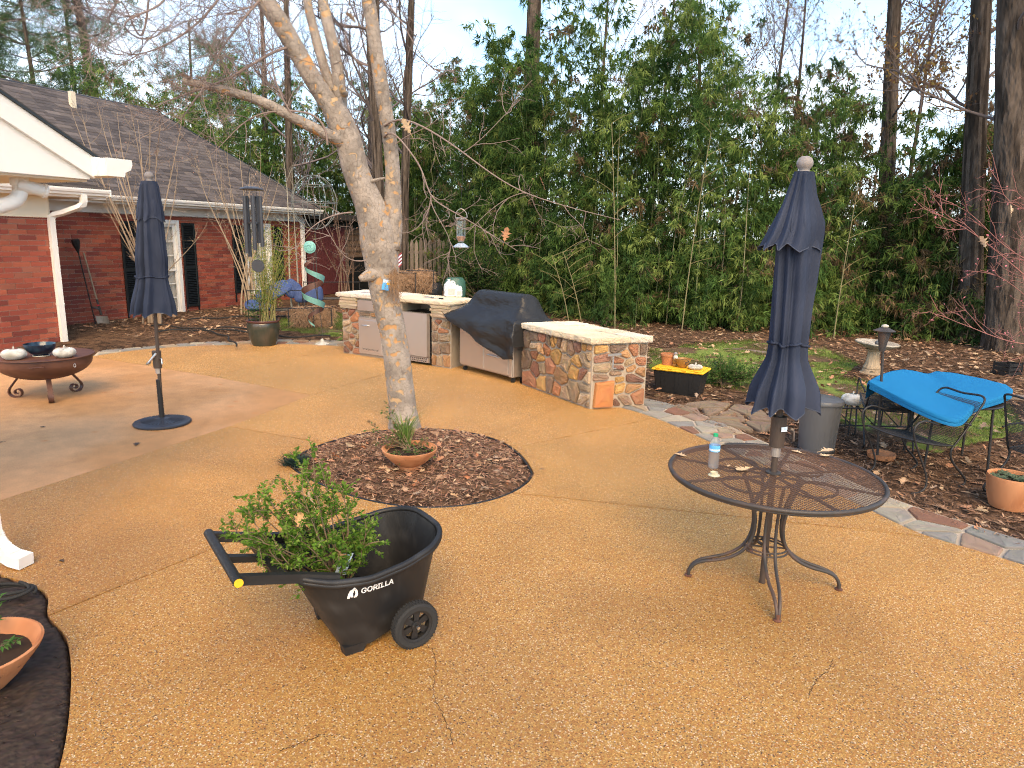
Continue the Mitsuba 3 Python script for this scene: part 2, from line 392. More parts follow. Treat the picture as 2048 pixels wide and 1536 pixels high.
M('chrome', pr((.75, .75, .74), .18, 1.0))
M('white', pr((.76, .73, .68), .5, specular=.4))
M('cream', pr((.68, .60, .46), .6))  # on the soffits this tone includes the warm bounce off the ground
M('shutter', pr((.010, .014, .017), .4, specular=.5))
M('bluefoam', pr((.010, .15, .34), .8, specular=.2))
M('cushion', pr((.045, .075, .19), .75, sheen=.3))
M('greyknob', pr((.25, .225, .215), .7))
M('yellow', pr((.80, .44, .02), .5))
M('verdigris', pr((.20, .46, .42), .5, .2))
M('blueplastic', pr((.08, .36, .72), .45))
M('green', pr((.02, .38, .16), .45))
M('paper', pr((.62, .72, .80), .7))
M('reddark', pr((.115, .028, .03), .7))
scene['glass'] = {'type': 'dielectric', 'int_ior': 1.5}
scene['pane'] = {'type': 'thindielectric', 'int_ior': 1.5}
scene['clearplastic'] = {'type': 'blendbsdf', 'weight': .10, 'a': {'type': 'thindielectric', 'int_ior': 1.5}, 'b': two(pr((.75, .78, .82), .25))}

# ---------------------------------------------------------------- ground, patio, bed edges
def grid(x0, x1, y0, y1, nx, ny, zf):
    x, y = np.meshgrid(np.linspace(x0, x1, nx), np.linspace(y0, y1, ny))
    v = np.stack([x, y, zf(x, y)], -1).reshape(-1, 3)
    i, j = np.meshgrid(np.arange(ny - 1), np.arange(nx - 1), indexing='ij')
    q = np.stack([i * nx + j, i * nx + j + 1, (i + 1) * nx + j + 1, (i + 1) * nx + j], -1).reshape(-1, 4)
    return v, np.vstack([q[:, [0, 1, 2]], q[:, [0, 2, 3]]])
ISLAND = Polygon(spline([(-2.091,6.178), (-1.945,6.751), (-1.631,7.18), (-1.236,7.412), (-0.795,7.447), (-0.225,7.153), (0.095,6.561), (0.201,6.03)], 40).tolist() + spline([(0.201,6.03), (0.003,5.521), (-0.318,5.244), (-0.67,5.16), (-1.133,5.283), (-1.527,5.547), (-1.892,5.908), (-2.091,6.178)], 40).tolist()[1:-1])
BED = Polygon(spline([(-4.2, 4.15), (-3.138,3.916), (-2.874,3.802), (-2.676,3.662), (-2.588,3.517), (-2.379,3.323), (-2.203,3.112), (-1.988,2.773), (-1.781,2.382), (-1.62, 1.9), (-1.6, 1.2)], 50).tolist() + [(-4.2, 1.2)])
FLAG_IN = spline([(1.399,8.65), (1.894,7.836), (2.21,7.002), (2.557,6.239), (2.937,5.3), (3.108,4.824), (3.343,4.558), (3.511,4.358), (4.15, 3.6), (4.9, 2.4)], 60)
FLAG_OUT = spline([(1.837,9.204), (2.364,8.396), (2.67,7.434), (2.958,6.52), (3.269,5.539), (3.499,5.156), (3.797,4.754), (4.6, 3.8), (5.4, 2.6)], 60)
FB_IN = spline([(-7.098,11.545), (-6.869,12.054), (-6.274,12.657), (-5.492,13.015), (-4.531,13.282), (-3.952,13.3), (-3.233,13.146)], 40)
FB_OUT = spline([(-7.361,12.213), (-7.095,12.663), (-6.741,13.223), (-5.804,13.774), (-4.818,14.141), (-4.183,14.091), (-3.368,13.787)], 40)
KF = [(-3.08, 12.45), (-1.0, 11.05)]
OUT = Polygon([(-1.6, -2), (5.2, -2)] + FLAG_IN[::-1].tolist() + [(.95, 8.62), (.12, 10.05), (.1, 11.2), (-.9, 11.7), (-3.0, 12.6)] + FB_IN[::-1].tolist() + [(-8.3, 11.6), (-9.9, 8), (-11, 4), (-11, -2)])
SLAB = Polygon([(-11, 9.2), (-7.671,10.119), (-7.041,11.451), (-4.51,10.084), (-2.682,8.981), (-3.12,7.385), (-3.602,6.149), (-4.015,5.116), (-7, 2.5), (-11, 2)])
patio_area = OUT.difference(ISLAND.buffer(.02)).difference(BED.buffer(.005)).difference(SLAB.buffer(.006))
def ext(a, b, k=30):
    a, b = np.array(a), np.array(b); d = (b - a) / np.linalg.norm(b - a)
    return a - d * k, b + d * k
def cut(polys, a, b, k=30, k2=None):
    ln = LineString([np.array(a), np.array(b)] if k == 0 else ext(a, b, k)).buffer(.006)
    out = []
    for p in polys:
        q = p.difference(ln)
        out += [g for g in getattr(q, 'geoms', [q]) if g.area > .02]
    return out
pieces = [patio_area]
J0, J1 = np.array((-2.539,3.477)), np.array((-1.998,4.36))
C1 = np.array((-1.969,6.837)); C0 = np.array((-3.112,7.365)); D0 = np.array((0.097,6.848)); D1 = np.array((1.679,8.093))
B0, B1 = np.array((0.003,5.521)), np.array((2.762,4.878)); S0 = np.array((-2.682,8.981)); S1 = np.array((-1.993,10.522)); T0 = np.array((-4.51,10.084)); T1 = np.array((-3.92,11.449))
for a, b in ((J0 - (J1 - J0) * .6, J0 + (J1 - J0) * 2.15), (C0, C1 + (C1 - C0) * .2), (D0 - (D1 - D0) * .05, D1 + (D1 - D0) * .4), (B0 - (B1 - B0) * .06, B1 + (B1 - B0) * .6), (S0, S1 + (S1 - S0) * 1.2), (T0, T1 + (T1 - T0) * 1.2)):
    pieces = cut(pieces, a, b, 0)
g = struct('patio')
put(g, extrude(OUT.difference(ISLAND.buffer(-.01)).difference(BED.buffer(.003)), -.12, -.012), 'soil')
for p in pieces:
    part(g, 'panel', extrude(p, -.1, 0.0), 'aggregate')
slab = SLAB.difference(BED.buffer(.005))
part(g, 'smooth_slab', extrude(slab, -.1, -.001), 'slab', label='smooth tan concrete slab set into the pebbled patio')
for pts in ([(-0.415,3.267), (-0.349,3.034), (-0.336,2.881), (-0.266,2.693), (-0.219,2.54)], [(1.692,3.219), (1.604,3.102), (1.529,3.031), (1.45,2.915)], [(-0.932,2.49), (-0.791,2.582), (-0.782,2.71)][:2]):
    ps = spline([(x, y, .0006) for x, y in pts] if len(pts) > 2 else [(x, y, .0006) for x, y in (pts[0], ((pts[0][0] + pts[1][0]) / 2 + .01, (pts[0][1] + pts[1][1]) / 2), pts[1])], 40)
    ps[:, :2] += np.random.default_rng(2).normal(0, .004, (40, 2))
    part(g, 'crack', flatbar(ps, .0032, .0008, (1, .3, 0)), 'soil')
# ground: one sheet, a little lower than the patio beside it, rising gently far away
def gz(x, y):
    n = meshkit.fbm(np.stack([x * .8, y * .8, x * 0], -1), 4, seed=3) - .5
    far = np.clip((np.hypot(x, y) - 9) / 30, 0, 1)
    return -.035 + .07 * n * np.clip((np.hypot(x, y) - 4) / 6, 0, 1) + far * .5
gnd = struct('ground')
cx = np.r_[-420, -200, -100, -60, np.linspace(-40, 40, 161), 60, 100, 200, 420]
cy = np.r_[-420, -150, -60, -20, np.linspace(-6, 60, 133), 80, 120, 200, 420]
X, Y = np.meshgrid(cx, cy)
inside = np.zeros(X.shape)
import shapely
pin = shapely.contains_xy(OUT.union(SLAB).buffer(.35), X, Y)
Z = gz(X, Y); Z[pin] = -.11
v = np.stack([X, Y, Z], -1).reshape(-1, 3); nx, ny = len(cx), len(cy)
i, j = np.meshgrid(np.arange(ny - 1), np.arange(nx - 1), indexing='ij')
q = np.stack([i * nx + j, i * nx + j + 1, (i + 1) * nx + j + 1, (i + 1) * nx + j], -1).reshape(-1, 4)
put(gnd, (v, q), 'soil', smooth=True)
def gground(x, y): return float(gz(np.array([x]), np.array([y]))[0])
# flagstone border: an outer and a back run, every stone its own part
STONEC = [(.26, .235, .19), (.19, .18, .16), (.27, .18, .105), (.19, .10, .065), (.32, .28, .21), (.26, .18, .13), (.21, .195, .175), (.30, .23, .155)]
rs = np.random.default_rng(11)
fl = struct('flagstone_border')
fp = Polygon(FLAG_IN.tolist() + FLAG_OUT[::-1].tolist()); fb = Polygon(FB_IN.tolist() + FB_OUT[::-1].tolist())
mm = merge(extrude(fp.buffer(.03), -.1, -.006), extrude(fb.buffer(.03), -.1, -.006))
put(fl, mm, 'mortar')
for poly, n in ((fp, 62), (fb, 56)):
    for h in cells(poly, n, rs, .025, 2):
        b = MB(); m = stone(h, .03, .010, .0025, rs, base=-.02)
        c0 = np.array(STONEC[rs.integers(len(STONEC))]); b.add(m, rcol(c0, len(m[0]), rs, .12, .05))
        part(fl, 'stone', b, 'vcb')
# dark stepping stones between the border and the storage tote
st = struct('stepping_stones')
sp = Polygon([(2.008,8.786), (2.71,9.196), (3.262,8.817), (3.24,8.059), (2.872,7.53), (2.377,7.988)])
put(st, extrude(sp.buffer(.1), -.1, -.03), 'soil')
for h in cells(sp, 9, rs, .05, 1):
    b = MB(); m = stone(h, .04, .015, .01, rs, base=-.03)
    b.add(m, rcol((.20, .145, .10), len(m[0]), rs, .15)); part(st, 'stone', b, 'vcb')
# path along the house
pt = struct('path')
put(pt, extrude(Polygon([(-8.25, 11.75), (-7.305,12.163), (-6.725,13.094), (-9.026,14.007), (-9.3, 14.3)]), -.1, .012), 'path_mat')
# beds
ib = struct('island_bed')
def mound(poly, h, step, name_z0=-.03):
    x0, y0, x1, y1 = poly.bounds
    nx, ny = int((x1 - x0) / step) + 2, int((y1 - y0) / step) + 2
    x, y = np.meshgrid(np.linspace(x0, x1, nx), np.linspace(y0, y1, ny))
    edge = shapely.distance(shapely.points(x, y), poly.exterior); ins = shapely.contains_xy(poly, x, y)
    n = meshkit.fbm(np.stack([x * 9, y * 9, x * 0], -1), 4, seed=5) - .5
    z = np.where(ins, name_z0 + h * (1 - np.exp(-edge / .22)) + n * .03, name_z0 - .08)
    v = np.stack([x, y, z], -1).reshape(-1, 3)
    i, j = np.meshgrid(np.arange(ny - 1), np.arange(nx - 1), indexing='ij')
    q = np.stack([i * nx + j, i * nx + j + 1, (i + 1) * nx + j + 1, (i + 1) * nx + j], -1).reshape(-1, 4)
    keep = ins.ravel()[q].any(1)
    return v, q[keep]
put(ib, mound(ISLAND, .10, .03), 'soil', smooth=True)
def island_z(x, y): return -.03 + .10 * (1 - math.exp(-ISLAND.exterior.distance(Point(x, y)) / .22))
# black plastic edging round the island
ed = struct('island_edging')
ring = np.array(ISLAND.exterior.coords)[:-1]
put(ed, merge(tube(np.c_[ring, np.full(len(ring), -.006)], .010, 6, closed=True), tube(np.c_[ring, np.full(len(ring), -.02)], .012, 6, closed=True)), 'black', smooth=True)
lb = struct('corner_bed')
m = mound(BED, .05, .016, -.014); m[0][:, 2] += (meshkit.fbm(m[0] * 22, 4) - .5) * .035
put(lb, MB().add(m, rcol((.040, .027, .021), len(m[0]), rs, .35)), 'vcb', smooth=True)

# ---------------------------------------------------------------- the house (s along the wall, t towards the patio, z up)
HA, HN = np.array([.4019, .9157]), np.array([.9157, -.4019])
def hx(m): return frame(m, (0, 0, 0), HA, HN)
def hbox(s0, s1, t0, t1, z0, z1, c=0): return hx(cbox(s0, s1, t0, t1, z0, z1, c) if c else box(s0, s1, t0, t1, z0, z1))
def hp(s, t, z): return np.r_[HA * s + HN * t, z]
def wallplate(poly, t0, t1):
    """polygon in (s,z) extruded from t0 to t1"""
    v, f = extrude(poly, 0, 1)
    w = np.c_[v[:, 0], t0 + v[:, 2] * (t1 - t0), v[:, 1]]
    return hx((w, f[:, ::-1]))
rs = np.random.default_rng(21)
house = thing('brick_house', 'long red brick house with dark shingle hip roof, white eaves and black shutters', 'house')
BT = -14.493
W1, W2 = (11.36, 12.52, .02, 2.37), (14.64, 15.64, .42, 2.37)
wp = Polygon([(8.2, -.3), (16.98, -.3), (16.98, 2.6), (8.2, 2.6)])
for a, b, c, d in (W1, W2): wp = wp.difference(sbox(a, c, b, d))
bw = part(house, 'wall', wallplate(wp, BT - .2, BT - .012), 'mortar')
lw = part(house, 'wall', merge(hbox(5.2, 8.2, -12.9, -12.692, -.3, 2.6), hbox(8.0, 8.19, -14.5, -12.7, -.3, 2.6)), 'mortar')
BR = [(.29, .070, .044), (.235, .055, .038), (.33, .090, .052), (.195, .047, .036), (.30, .10, .064)]
def brick_rows(s0, s1, z0, z1, holes, t):
    out = []; k = 0; z = z0
    while z < z1:
        s = s0 - (.15 if k % 2 else 0)
        while s < s1:
            a, b = max(s, s0), min(s + .288, s1)
            if b - a > .05 and not any(a < h[1] + .005 and b > h[0] - .005 and z < h[3] and z + .08 > h[2] for h in holes):
                out.append((a, b, z, z + .081, t))
            elif b - a > .05:
                for h in holes:
                    if z < h[3] and z + .08 > h[2]:
                        if a < h[0] - .04 < b: out.append((a, h[0] - .006, z, z + .081, t))
                        if a < h[1] + .04 < b: out.append((h[1] + .006, b, z, z + .081, t))
            s += .30
        z += .0915; k += 1
    return out
near = brick_rows(6.0, 8.195, -.02, 2.3, [], -12.68)
back = brick_rows(8.6, 16.97, -.1, 2.46, [W1, W2], BT)
back.sort(key=lambda b: b[0])
def brick_mesh(b):
    a, c, z0, z1, t = b; j = rs.uniform(-.003, .003)
    return hbox(a, c, t - .1, t + j, z0, z1)
def brick_col(n=8):
    return np.array(BR[rs.choice(5, p=[.35, .22, .22, .11, .1])]) * rs.uniform(.85, 1.15)
for b in near[:170]: part(lw, 'brick', MB().add(brick_mesh(b), brick_col()), 'vcb')
for b in back[:130]: part(bw, 'brick', MB().add(brick_mesh(b), brick_col()), 'vcb')
m = MB()
for b in back[130:]: m.add(brick_mesh(b), brick_col())
part(bw, 'brick_courses', m, 'vcb', kind='stuff')
m = MB()
for b in near[170:] or near[:1]: m.add(brick_mesh(b), brick_col())
if near[170:]: part(lw, 'brick_courses', m, 'vcb', kind='stuff')
# sills of brick on edge under the windows
for w in (W1, W2):
    m = MB()
    for k in range(int((w[1] - w[0] + .1) / .092)):
        s = w[0] - .05 + k * .092
        m.add(hbox(s, s + .082, BT - .05, BT + .045, w[2] - .1, w[2] - .012, .004), brick_col())
    part(bw, 'sill', m, 'vcb')
# windows: casing, sashes with bars, lace curtain; a near-black plate gives the shade of the room
def window(w, cols, rows):
    s0, s1, z0, z1 = w
    k = part(house, 'window', merge(hbox(s0, s0 + .09, BT - .06, BT + .02, z0, z1, .006), hbox(s1 - .09, s1, BT - .06, BT + .02, z0, z1, .006), hbox(s0 + .09, s1 - .09, BT - .06, BT + .018, z1 - .1, z1, .006), hbox(s0 + .09, s1 - .09, BT - .06, BT + .035, z0, z0 + .06, .006)), 'white')
    a, b, c, d = s0 + .09, s1 - .09, z0 + .06, z1 - .1
    fm = [hbox(a, a + .055, BT - .09, BT - .045, c, d), hbox(b - .055, b, BT - .09, BT - .045, c, d), hbox(a + .055, b - .055, BT - .09, BT - .045, d - .06, d), hbox(a + .055, b - .055, BT - .09, BT - .045, c, c + .08), hbox(a + .055, b - .055, BT - .09, BT - .043, (c + d) / 2 - .025, (c + d) / 2 + .025)]
    part(k, 'sash', merge(*fm), 'white')
    m = []
    for i in range(1, cols):
        s = a + .055 + (b - a - .11) * i / cols; m.append(hbox(s - .012, s + .012, BT - .085, BT - .055, c + .08, d - .06))
    for i in range(1, rows):
        z = c + .08 + (d - c - .14) * i / rows
        if abs(z - (c + d) / 2) > .06: m.append(hbox(a + .055, b - .055, BT - .083, BT - .057, z - .011, z + .011))
    part(k, 'glazing_bars', merge(*m), 'white')
    part(k, 'pane', hbox(a + .05, b - .05, BT - .072, BT - .068, c + .07, d - .05), 'pane')
    # curtain with folds
    n = 60; ss = np.linspace(a, b, n); zz = np.array([c, d])
    v = np.array([[s, BT - .15 + .018 * math.sin(i * 1.9) + .01 * math.sin(i * .7), z] for z in zz for i, s in enumerate(ss)])
    f = [(i, i + 1, n + i + 1) for i in range(n - 1)] + [(i, n + i + 1, n + i) for i in range(n - 1)]
    part(k, 'curtain', hx((v, np.array(f))), 'lace')
scene['lace'] = two(pr((.55, .52, .47), .9))
window(W1, 3, 6); window(W2, 3, 5)
part(house, 'dark_backing', hbox(10.5, 16.6, BT - .5, BT - .4, 0, 2.5), 'shutter')  # plate coloured near-black to stand in for the unlit room
# shutters with louvres, and their thin hanging straps
def shutter(s0, s1, z0, z1, strap):
    k = part(house, 'shutter', merge(hbox(s0, s0 + .05, BT + .004, BT + .045, z0, z1, .004), hbox(s1 - .05, s1, BT + .004, BT + .045, z0, z1, .004), *[hbox(s0 + .05, s1 - .05, BT + .004, BT + .044, z - .03, z + .03, .004) for z in (z0 + .03, z1 - .03, z0 + (z1 - z0) * .47)], hbox(s0 + .03, s1 - .03, BT + .002, BT + .012, z0, z1)), 'shutter')
    z = z0 + .085
    while z < z1 - .08:
        if abs(z - (z0 + (z1 - z0) * .47)) > .045:
            p = np.array([[0, .012, 0], [0, .016, -.006], [0, .042, .024], [0, .038, .03]])
            v = np.vstack([p + [s0 + .05, BT, z - .012], p + [s1 - .05, BT, z - .012]])
            f = np.array([[0, 1, 5], [0, 5, 4], [1, 2, 6], [1, 6, 5], [2, 3, 7], [2, 7, 6], [3, 0, 4], [3, 4, 7], [0, 2, 1], [0, 3, 2], [4, 5, 6], [4, 6, 7]])
            part(k, 'slat', hx((v, f[:, ::-1])), 'shutter')
        z += .042
    part(k, 'strap', merge(*[hbox(s - .015, s + .015, BT + .01, BT + .03, z0 - strap, z0 - .001) for s in (s0 + .02, s1 - .02)]), 'shutter')
shutter(10.92, 11.31, .24, 2.31, .22); shutter(12.57, 12.96, .25, 2.31, .2); shutter(14.18, 14.58, .5, 2.30, .24); shutter(15.70, 16.08, .5, 2.30, .2)
# eaves: frieze, soffit, gutter
part(house, 'frieze', hbox(8.2, 17.1, BT + .002, BT + .03, 2.465, 2.71, .005), 'white')
part(house, 'soffit', hbox(8.2, 17.3, BT + .03, -14.1, 2.69, 2.72), 'cream')  # ground bounce painted in as a cream soffit colour
GUT = [(0, 0), (.085, 0), (.092, .03), (.12, .05), (.13, .085), (.128, .115), (.118, .115), (.118, .088), (.085, .055), (.08, .006), (.005, .006), (.005, .11), (0, .11)]
def gutter_mesh(s0, s1, t, z):
    v, f = extrude(Polygon(GUT), 0, s1 - s0)
    return hx((np.c_[s0 + v[:, 2], t + v[:, 0], z + v[:, 1]], f[:, ::-1]))
part(house, 'gutter', gutter_mesh(8.6, 17.36, -14.1, 2.715), 'white')
part(house, 'fascia', hbox(8.6, 17.34, -14.13, -14.102, 2.66, 2.83), 'white')
part(house, 'gutter', gutter_mesh(4.0, 9.08, -12.3, 2.705), 'white')
part(house, 'fascia', hbox(4.0, 9.06, -12.33, -12.302, 2.66, 2.82), 'white')
part(house, 'end_cap', hbox(9.06, 9.083, -12.33, -12.172, 2.70, 2.825, .004), 'white')
part(house, 'soffit', hbox(4.0, 9.06, -14.3, -12.331, 2.662, 2.69), 'cream')  # cream again holds the light bounced up from below
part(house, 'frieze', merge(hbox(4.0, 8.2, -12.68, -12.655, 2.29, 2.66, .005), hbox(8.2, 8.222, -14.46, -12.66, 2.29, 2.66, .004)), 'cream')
# corner downspout with two bends
def spout(pts, w=.085, d=.065, side=(HN[0], HN[1], 0)):
    return flatbar(spline(pts, 40) if len(pts) > 2 else pts, w, d, side)
dsp = part(house, 'downspout', merge(flatbar([hp(8.575, -12.24, 2.72), hp(8.575, -12.24, 2.60), hp(8.56, -12.25, 2.54), hp(8.50, -12.28, 2.49), hp(8.33, -12.5, 2.38), hp(8.25, -12.6, 2.345), hp(8.215, -12.632, 2.30), hp(8.205, -12.635, 2.22), hp(8.2, -12.635, .02)], .1, .075, (HA[0], HA[1], 0))), 'white')
for z in (1.75, .75): part(dsp, 'strap', hbox(8.14, 8.26, -12.675, -12.594, z, z + .025), 'white')
part(house, 'downspout', merge(hbox(16.86, 17.0, BT + .005, BT + .085, .2, 2.46, .012)), 'white')
# roof: solid under the shingles, shingles in courses
RL = 3.5; ZE, ZR = 2.84, 5.40
E0 = (-14.02, ZE); SL = math.hypot(RL, ZR - ZE)
part(house, 'roof', hx(hull([(6, -14.06, ZE - .05), (17.34, -14.06, ZE - .05), (6, -21.1, ZE - .05), (17.34, -21.1, ZE - .05), (6, -17.6, ZR - .03), (14.69, -17.6, ZR - .03)])), 'shutter')
rf = house + '__roof'
SC = [(.10, .084, .078), (.08, .068, .064), (.118, .10, .092), (.066, .056, .053), (.108, .09, .08)]
def roofpt(s, q, h): return (s, -14.06 - q / SL * RL - h * (ZR - ZE) / SL * 0, ZE + q / SL * (ZR - ZE) + h)
sh = []
q, k = 0.0, 0
while q < SL - .05:
    s = 7.6 + rs.uniform(0, .3)
    smax = 17.32 - 2.63 * q / SL
    while s < smax:
        w = rs.choice([.2, .26, .33, .38]); e = min(s + w - .008, smax)
        if e - s > .06:
            lo = .012 + (.007 if rs.random() < .45 else 0)
            p = [roofpt(s, q, lo), roofpt(e, q, lo), roofpt(e, q + .17, .004), roofpt(s, q + .17, .004), roofpt(s, q, -.004), roofpt(e, q, -.004), roofpt(e, q + .17, -.006), roofpt(s, q + .17, -.006)]
            f = np.array([[0, 1, 2], [0, 2, 3], [4, 6, 5], [4, 7, 6], [0, 5, 1], [0, 4, 5], [1, 6, 2], [1, 5, 6], [2, 7, 3], [2, 6, 7], [3, 4, 0], [3, 7, 4]])
            sh.append((s, hx((np.array(p), f[:, ::-1])), np.array(SC[rs.integers(5)]) * rs.uniform(.8, 1.2)))
        s += w
    q += .142; k += 1
sh.sort(key=lambda x: abs(x[0] - 10.3))
for _, m, c in sh[:300]: part(rf, 'shingle', MB().add(m, c), 'vc')
mb = MB()
for _, m, c in sh[300:]: mb.add(m, c)
part(rf, 'shingle_courses', mb, 'vc', kind='stuff')
part(house, 'ridge_cap', hx(tube([(6, -17.6, ZR - .01), (14.69, -17.6, ZR - .01), (16, -15.83, ZE + (ZR - ZE) * .503), (17.33, -14.06, ZE + .02)], .05, 8)), 'shutter', smooth=True)
part(house, 'vent_pipe', hx(merge(box(11.84, 11.96, -17.07, -16.97, 4.9, 5.36))), 'cream')
# low roof over the near wing
m = MB(); q = 0
for r in range(9):
    s = 4.0
    while s < 9.05:
        w = rs.choice([.2, .26, .33]); e = min(s + w - .008, 9.05)
        t = -12.2 - r * .14; z = 2.835 + r * .14 * .18
        m.add(hbox(s, e, t - .16, t, z - .012, z + .012 + rs.uniform(0, .006)), np.array(SC[rs.integers(5)]) * rs.uniform(.8, 1.2)); s += w
part(house, 'low_roof', m, 'vc')
# rough leaves caught on the roof are with the leaf litter further down

# ---------------------------------------------------------------- near porch gable at the left
pg = thing('porch_gable', 'white boarded gable end of the near porch roof with a short gutter', 'porch roof')
PT = -4.42
gp = Polygon([(-1.2, 2.42), (3.155, 2.42), (3.165, 2.555), (1.0, 3.735), (-1.2, 2.54)])
part(pg, 'gable_panel', wallplate(gp, PT - .03, PT), 'white')
def rake(z0, z1, t0, t1, s_end): return wallplate(Polygon([(1.0, 3.735 + z0), (s_end, 3.735 + z0 - (s_end - 1.0) * .545), (s_end, 3.735 + z1 - (s_end - 1.0) * .545), (1.0, 3.735 + z1)]), t0, t1)
part(pg, 'rake_board', rake(-.125, .012, PT + .002, PT + .028, 3.17), 'white')
part(pg, 'drip_edge', rake(.013, .026, PT - .06, PT + .045, 3.225), 'shutter')
part(pg, 'porch_roof', merge(rake(.027, .042, -6.6, PT + .03, 3.22), rake(-.02, .012, -6.6, PT - .04, 3.16)), 'shing')
part(pg, 'soffit', hbox(-1.2, 3.155, -6.6, PT - .031, 2.405, 2.418), 'cream')  # soffit tinted cream for the bounced ground light
v, f = extrude(Polygon(GUT).buffer(.001), 0, 2.2)
k = 1.45
part(pg, 'gutter', hx((np.c_[3.187 + v[:, 0] * k, -6.5 + v[:, 2], 2.445 + v[:, 1]], f)), 'white')
v, f = extrude(Polygon([GUT[0], GUT[1], GUT[2], GUT[3], GUT[4], GUT[5], (0, .113)]), 0, .006)
part(pg, 'end_cap', hx((np.c_[3.187 + v[:, 0] * k, -4.3 + v[:, 2] + .001, 2.445 + v[:, 1]], f)), 'white')
part(pg, 'corner_block', hbox(3.158, 3.205, -4.6, -4.36, 2.44, 2.56, .004), 'white')
pp = [hp(2.3, -4.62, 2.10), hp(2.56, -4.62, 2.185), hp(2.72, -4.62, 2.235), hp(2.80, -4.62, 2.275), hp(2.83, -4.62, 2.33), hp(2.83, -4.62, 2.41)]
dp = part(pg, 'drain_pipe', tube(spline(pp, 24), .044, 14), 'white', smooth=True)
part(dp, 'branch', tube([hp(2.80, -4.6, 2.365), hp(2.95, -4.58, 2.335)], .040, 14), 'white', smooth=True)
part(dp, 'cap', tube([hp(2.945, -4.58, 2.336), hp(2.962, -4.577, 2.333)], .046, 14), 'white')
part(dp, 'hub', tube([hp(2.83, -4.62, 2.36), hp(2.83, -4.62, 2.412)], .052, 14), 'white')
ds = thing('downspout', 'white ribbed downspout ending in an elbow over the dark corner bed', 'downspout')
dx = np.array([1.0, -.25]) / math.hypot(1, .25)
base = np.array([-3.285, 4.08])
part(ds, 'pipe', flatbar([(base[0], base[1], 2.3), (base[0], base[1], .21)], .095, .07, (dx[0], dx[1], 0)), 'white')
ang = np.linspace(0, 1.25, 9)
arc = [(base[0] + dx[0] * .14 * (1 - math.cos(a)), base[1] + dx[1] * .14 * (1 - math.cos(a)), .21 - .14 * math.sin(a)) for a in ang]
end = np.array(arc[-1]); dr_ = end - np.array(arc[-2]); dr_ /= np.linalg.norm(dr_)
part(ds, 'elbow', flatbar(arc + [end + dr_ * .06], .1, .074, np.cross(dr_, [dx[1], -dx[0], 0])), 'white')
for i in range(1, 8):
    p = np.array(arc[i]); t_ = np.array(arc[i + 1]) - np.array(arc[i - 1]); t_ /= np.linalg.norm(t_)
    part(ds, 'rib', flatbar([p - t_ * .004, p + t_ * .004], .108, .082, np.cross(t_, [dx[1], -dx[0], 0])), 'white')
e2 = end + dr_ * .06
part(ds, 'outlet', flatbar([e2, e2 + np.array([dx[0], dx[1], -.12]) * .03, e2 + np.array([dx[0], dx[1], -.1]) * .1], .102, .075, (dx[1], -dx[0], 0)), 'white')

# ---------------------------------------------------------------- maroon shed beyond the house
sd = thing('maroon_shed', 'dark maroon boarded shed with a flat dark roof past the house corner', 'shed')
part(sd, 'wall', hbox(17.12, 20.6, -17.5, BT - .03, 0, 2.55), 'shutter')
for i in range(11):
    s = 17.16 + i * .172
    part(sd, 'board', hbox(s, s + .165, BT - .029, BT + rs.uniform(-.006, 0), .22, 2.34), 'reddark')
part(sd, 'door_frame', merge(hbox(19.055, 19.14, BT - .03, BT + .02, .2, 2.36), hbox(17.16, 19.055, BT - .03, BT + .02, 2.345, 2.43)), 'weather')
scene['weather'] = two(pr((.14, .10, .075), .9))
part(sd, 'roof', hbox(17.0, 21, -18, -14.15, 2.56, 2.74), 'shing')
lv = part(sd, 'louvre_panel', hbox(19.15, 19.95, BT - .03, BT - .012, 1.35, 2.3), 'weather')
for i in range(5): part(lv, 'slat', hbox(19.16, 19.94, BT - .011, BT + .03, 1.38 + i * .185, 1.44 + i * .185), 'weather')
for i in range(6): part(lv, 'upright', hbox(19.18 + i * .135, 19.28 + i * .135, BT - .0115, BT + .004, 1.36, 2.29), 'vc', col=np.array((.19, .12, .08)) * rs.uniform(.7, 1.2))
for z in (.55, 1.75, 2.1): part(sd, 'hinge', hbox(19.0, 19.12, BT + .021, BT + .03, z, z + .05), 'black')
lbw = thing('low_brick_wall', 'low red brick wall behind the stone counter beside the maroon shed', 'wall')
put(lbw, hbox(19.15, 21.9, BT - .3, BT - .06, -.1, 1.3), 'mortar')
for b in brick_rows(19.15, 21.9, 0, 1.22, [], BT - .05)[:140]: part(lbw, 'brick', MB().add(brick_mesh(b), brick_col() * .75), 'vcb')

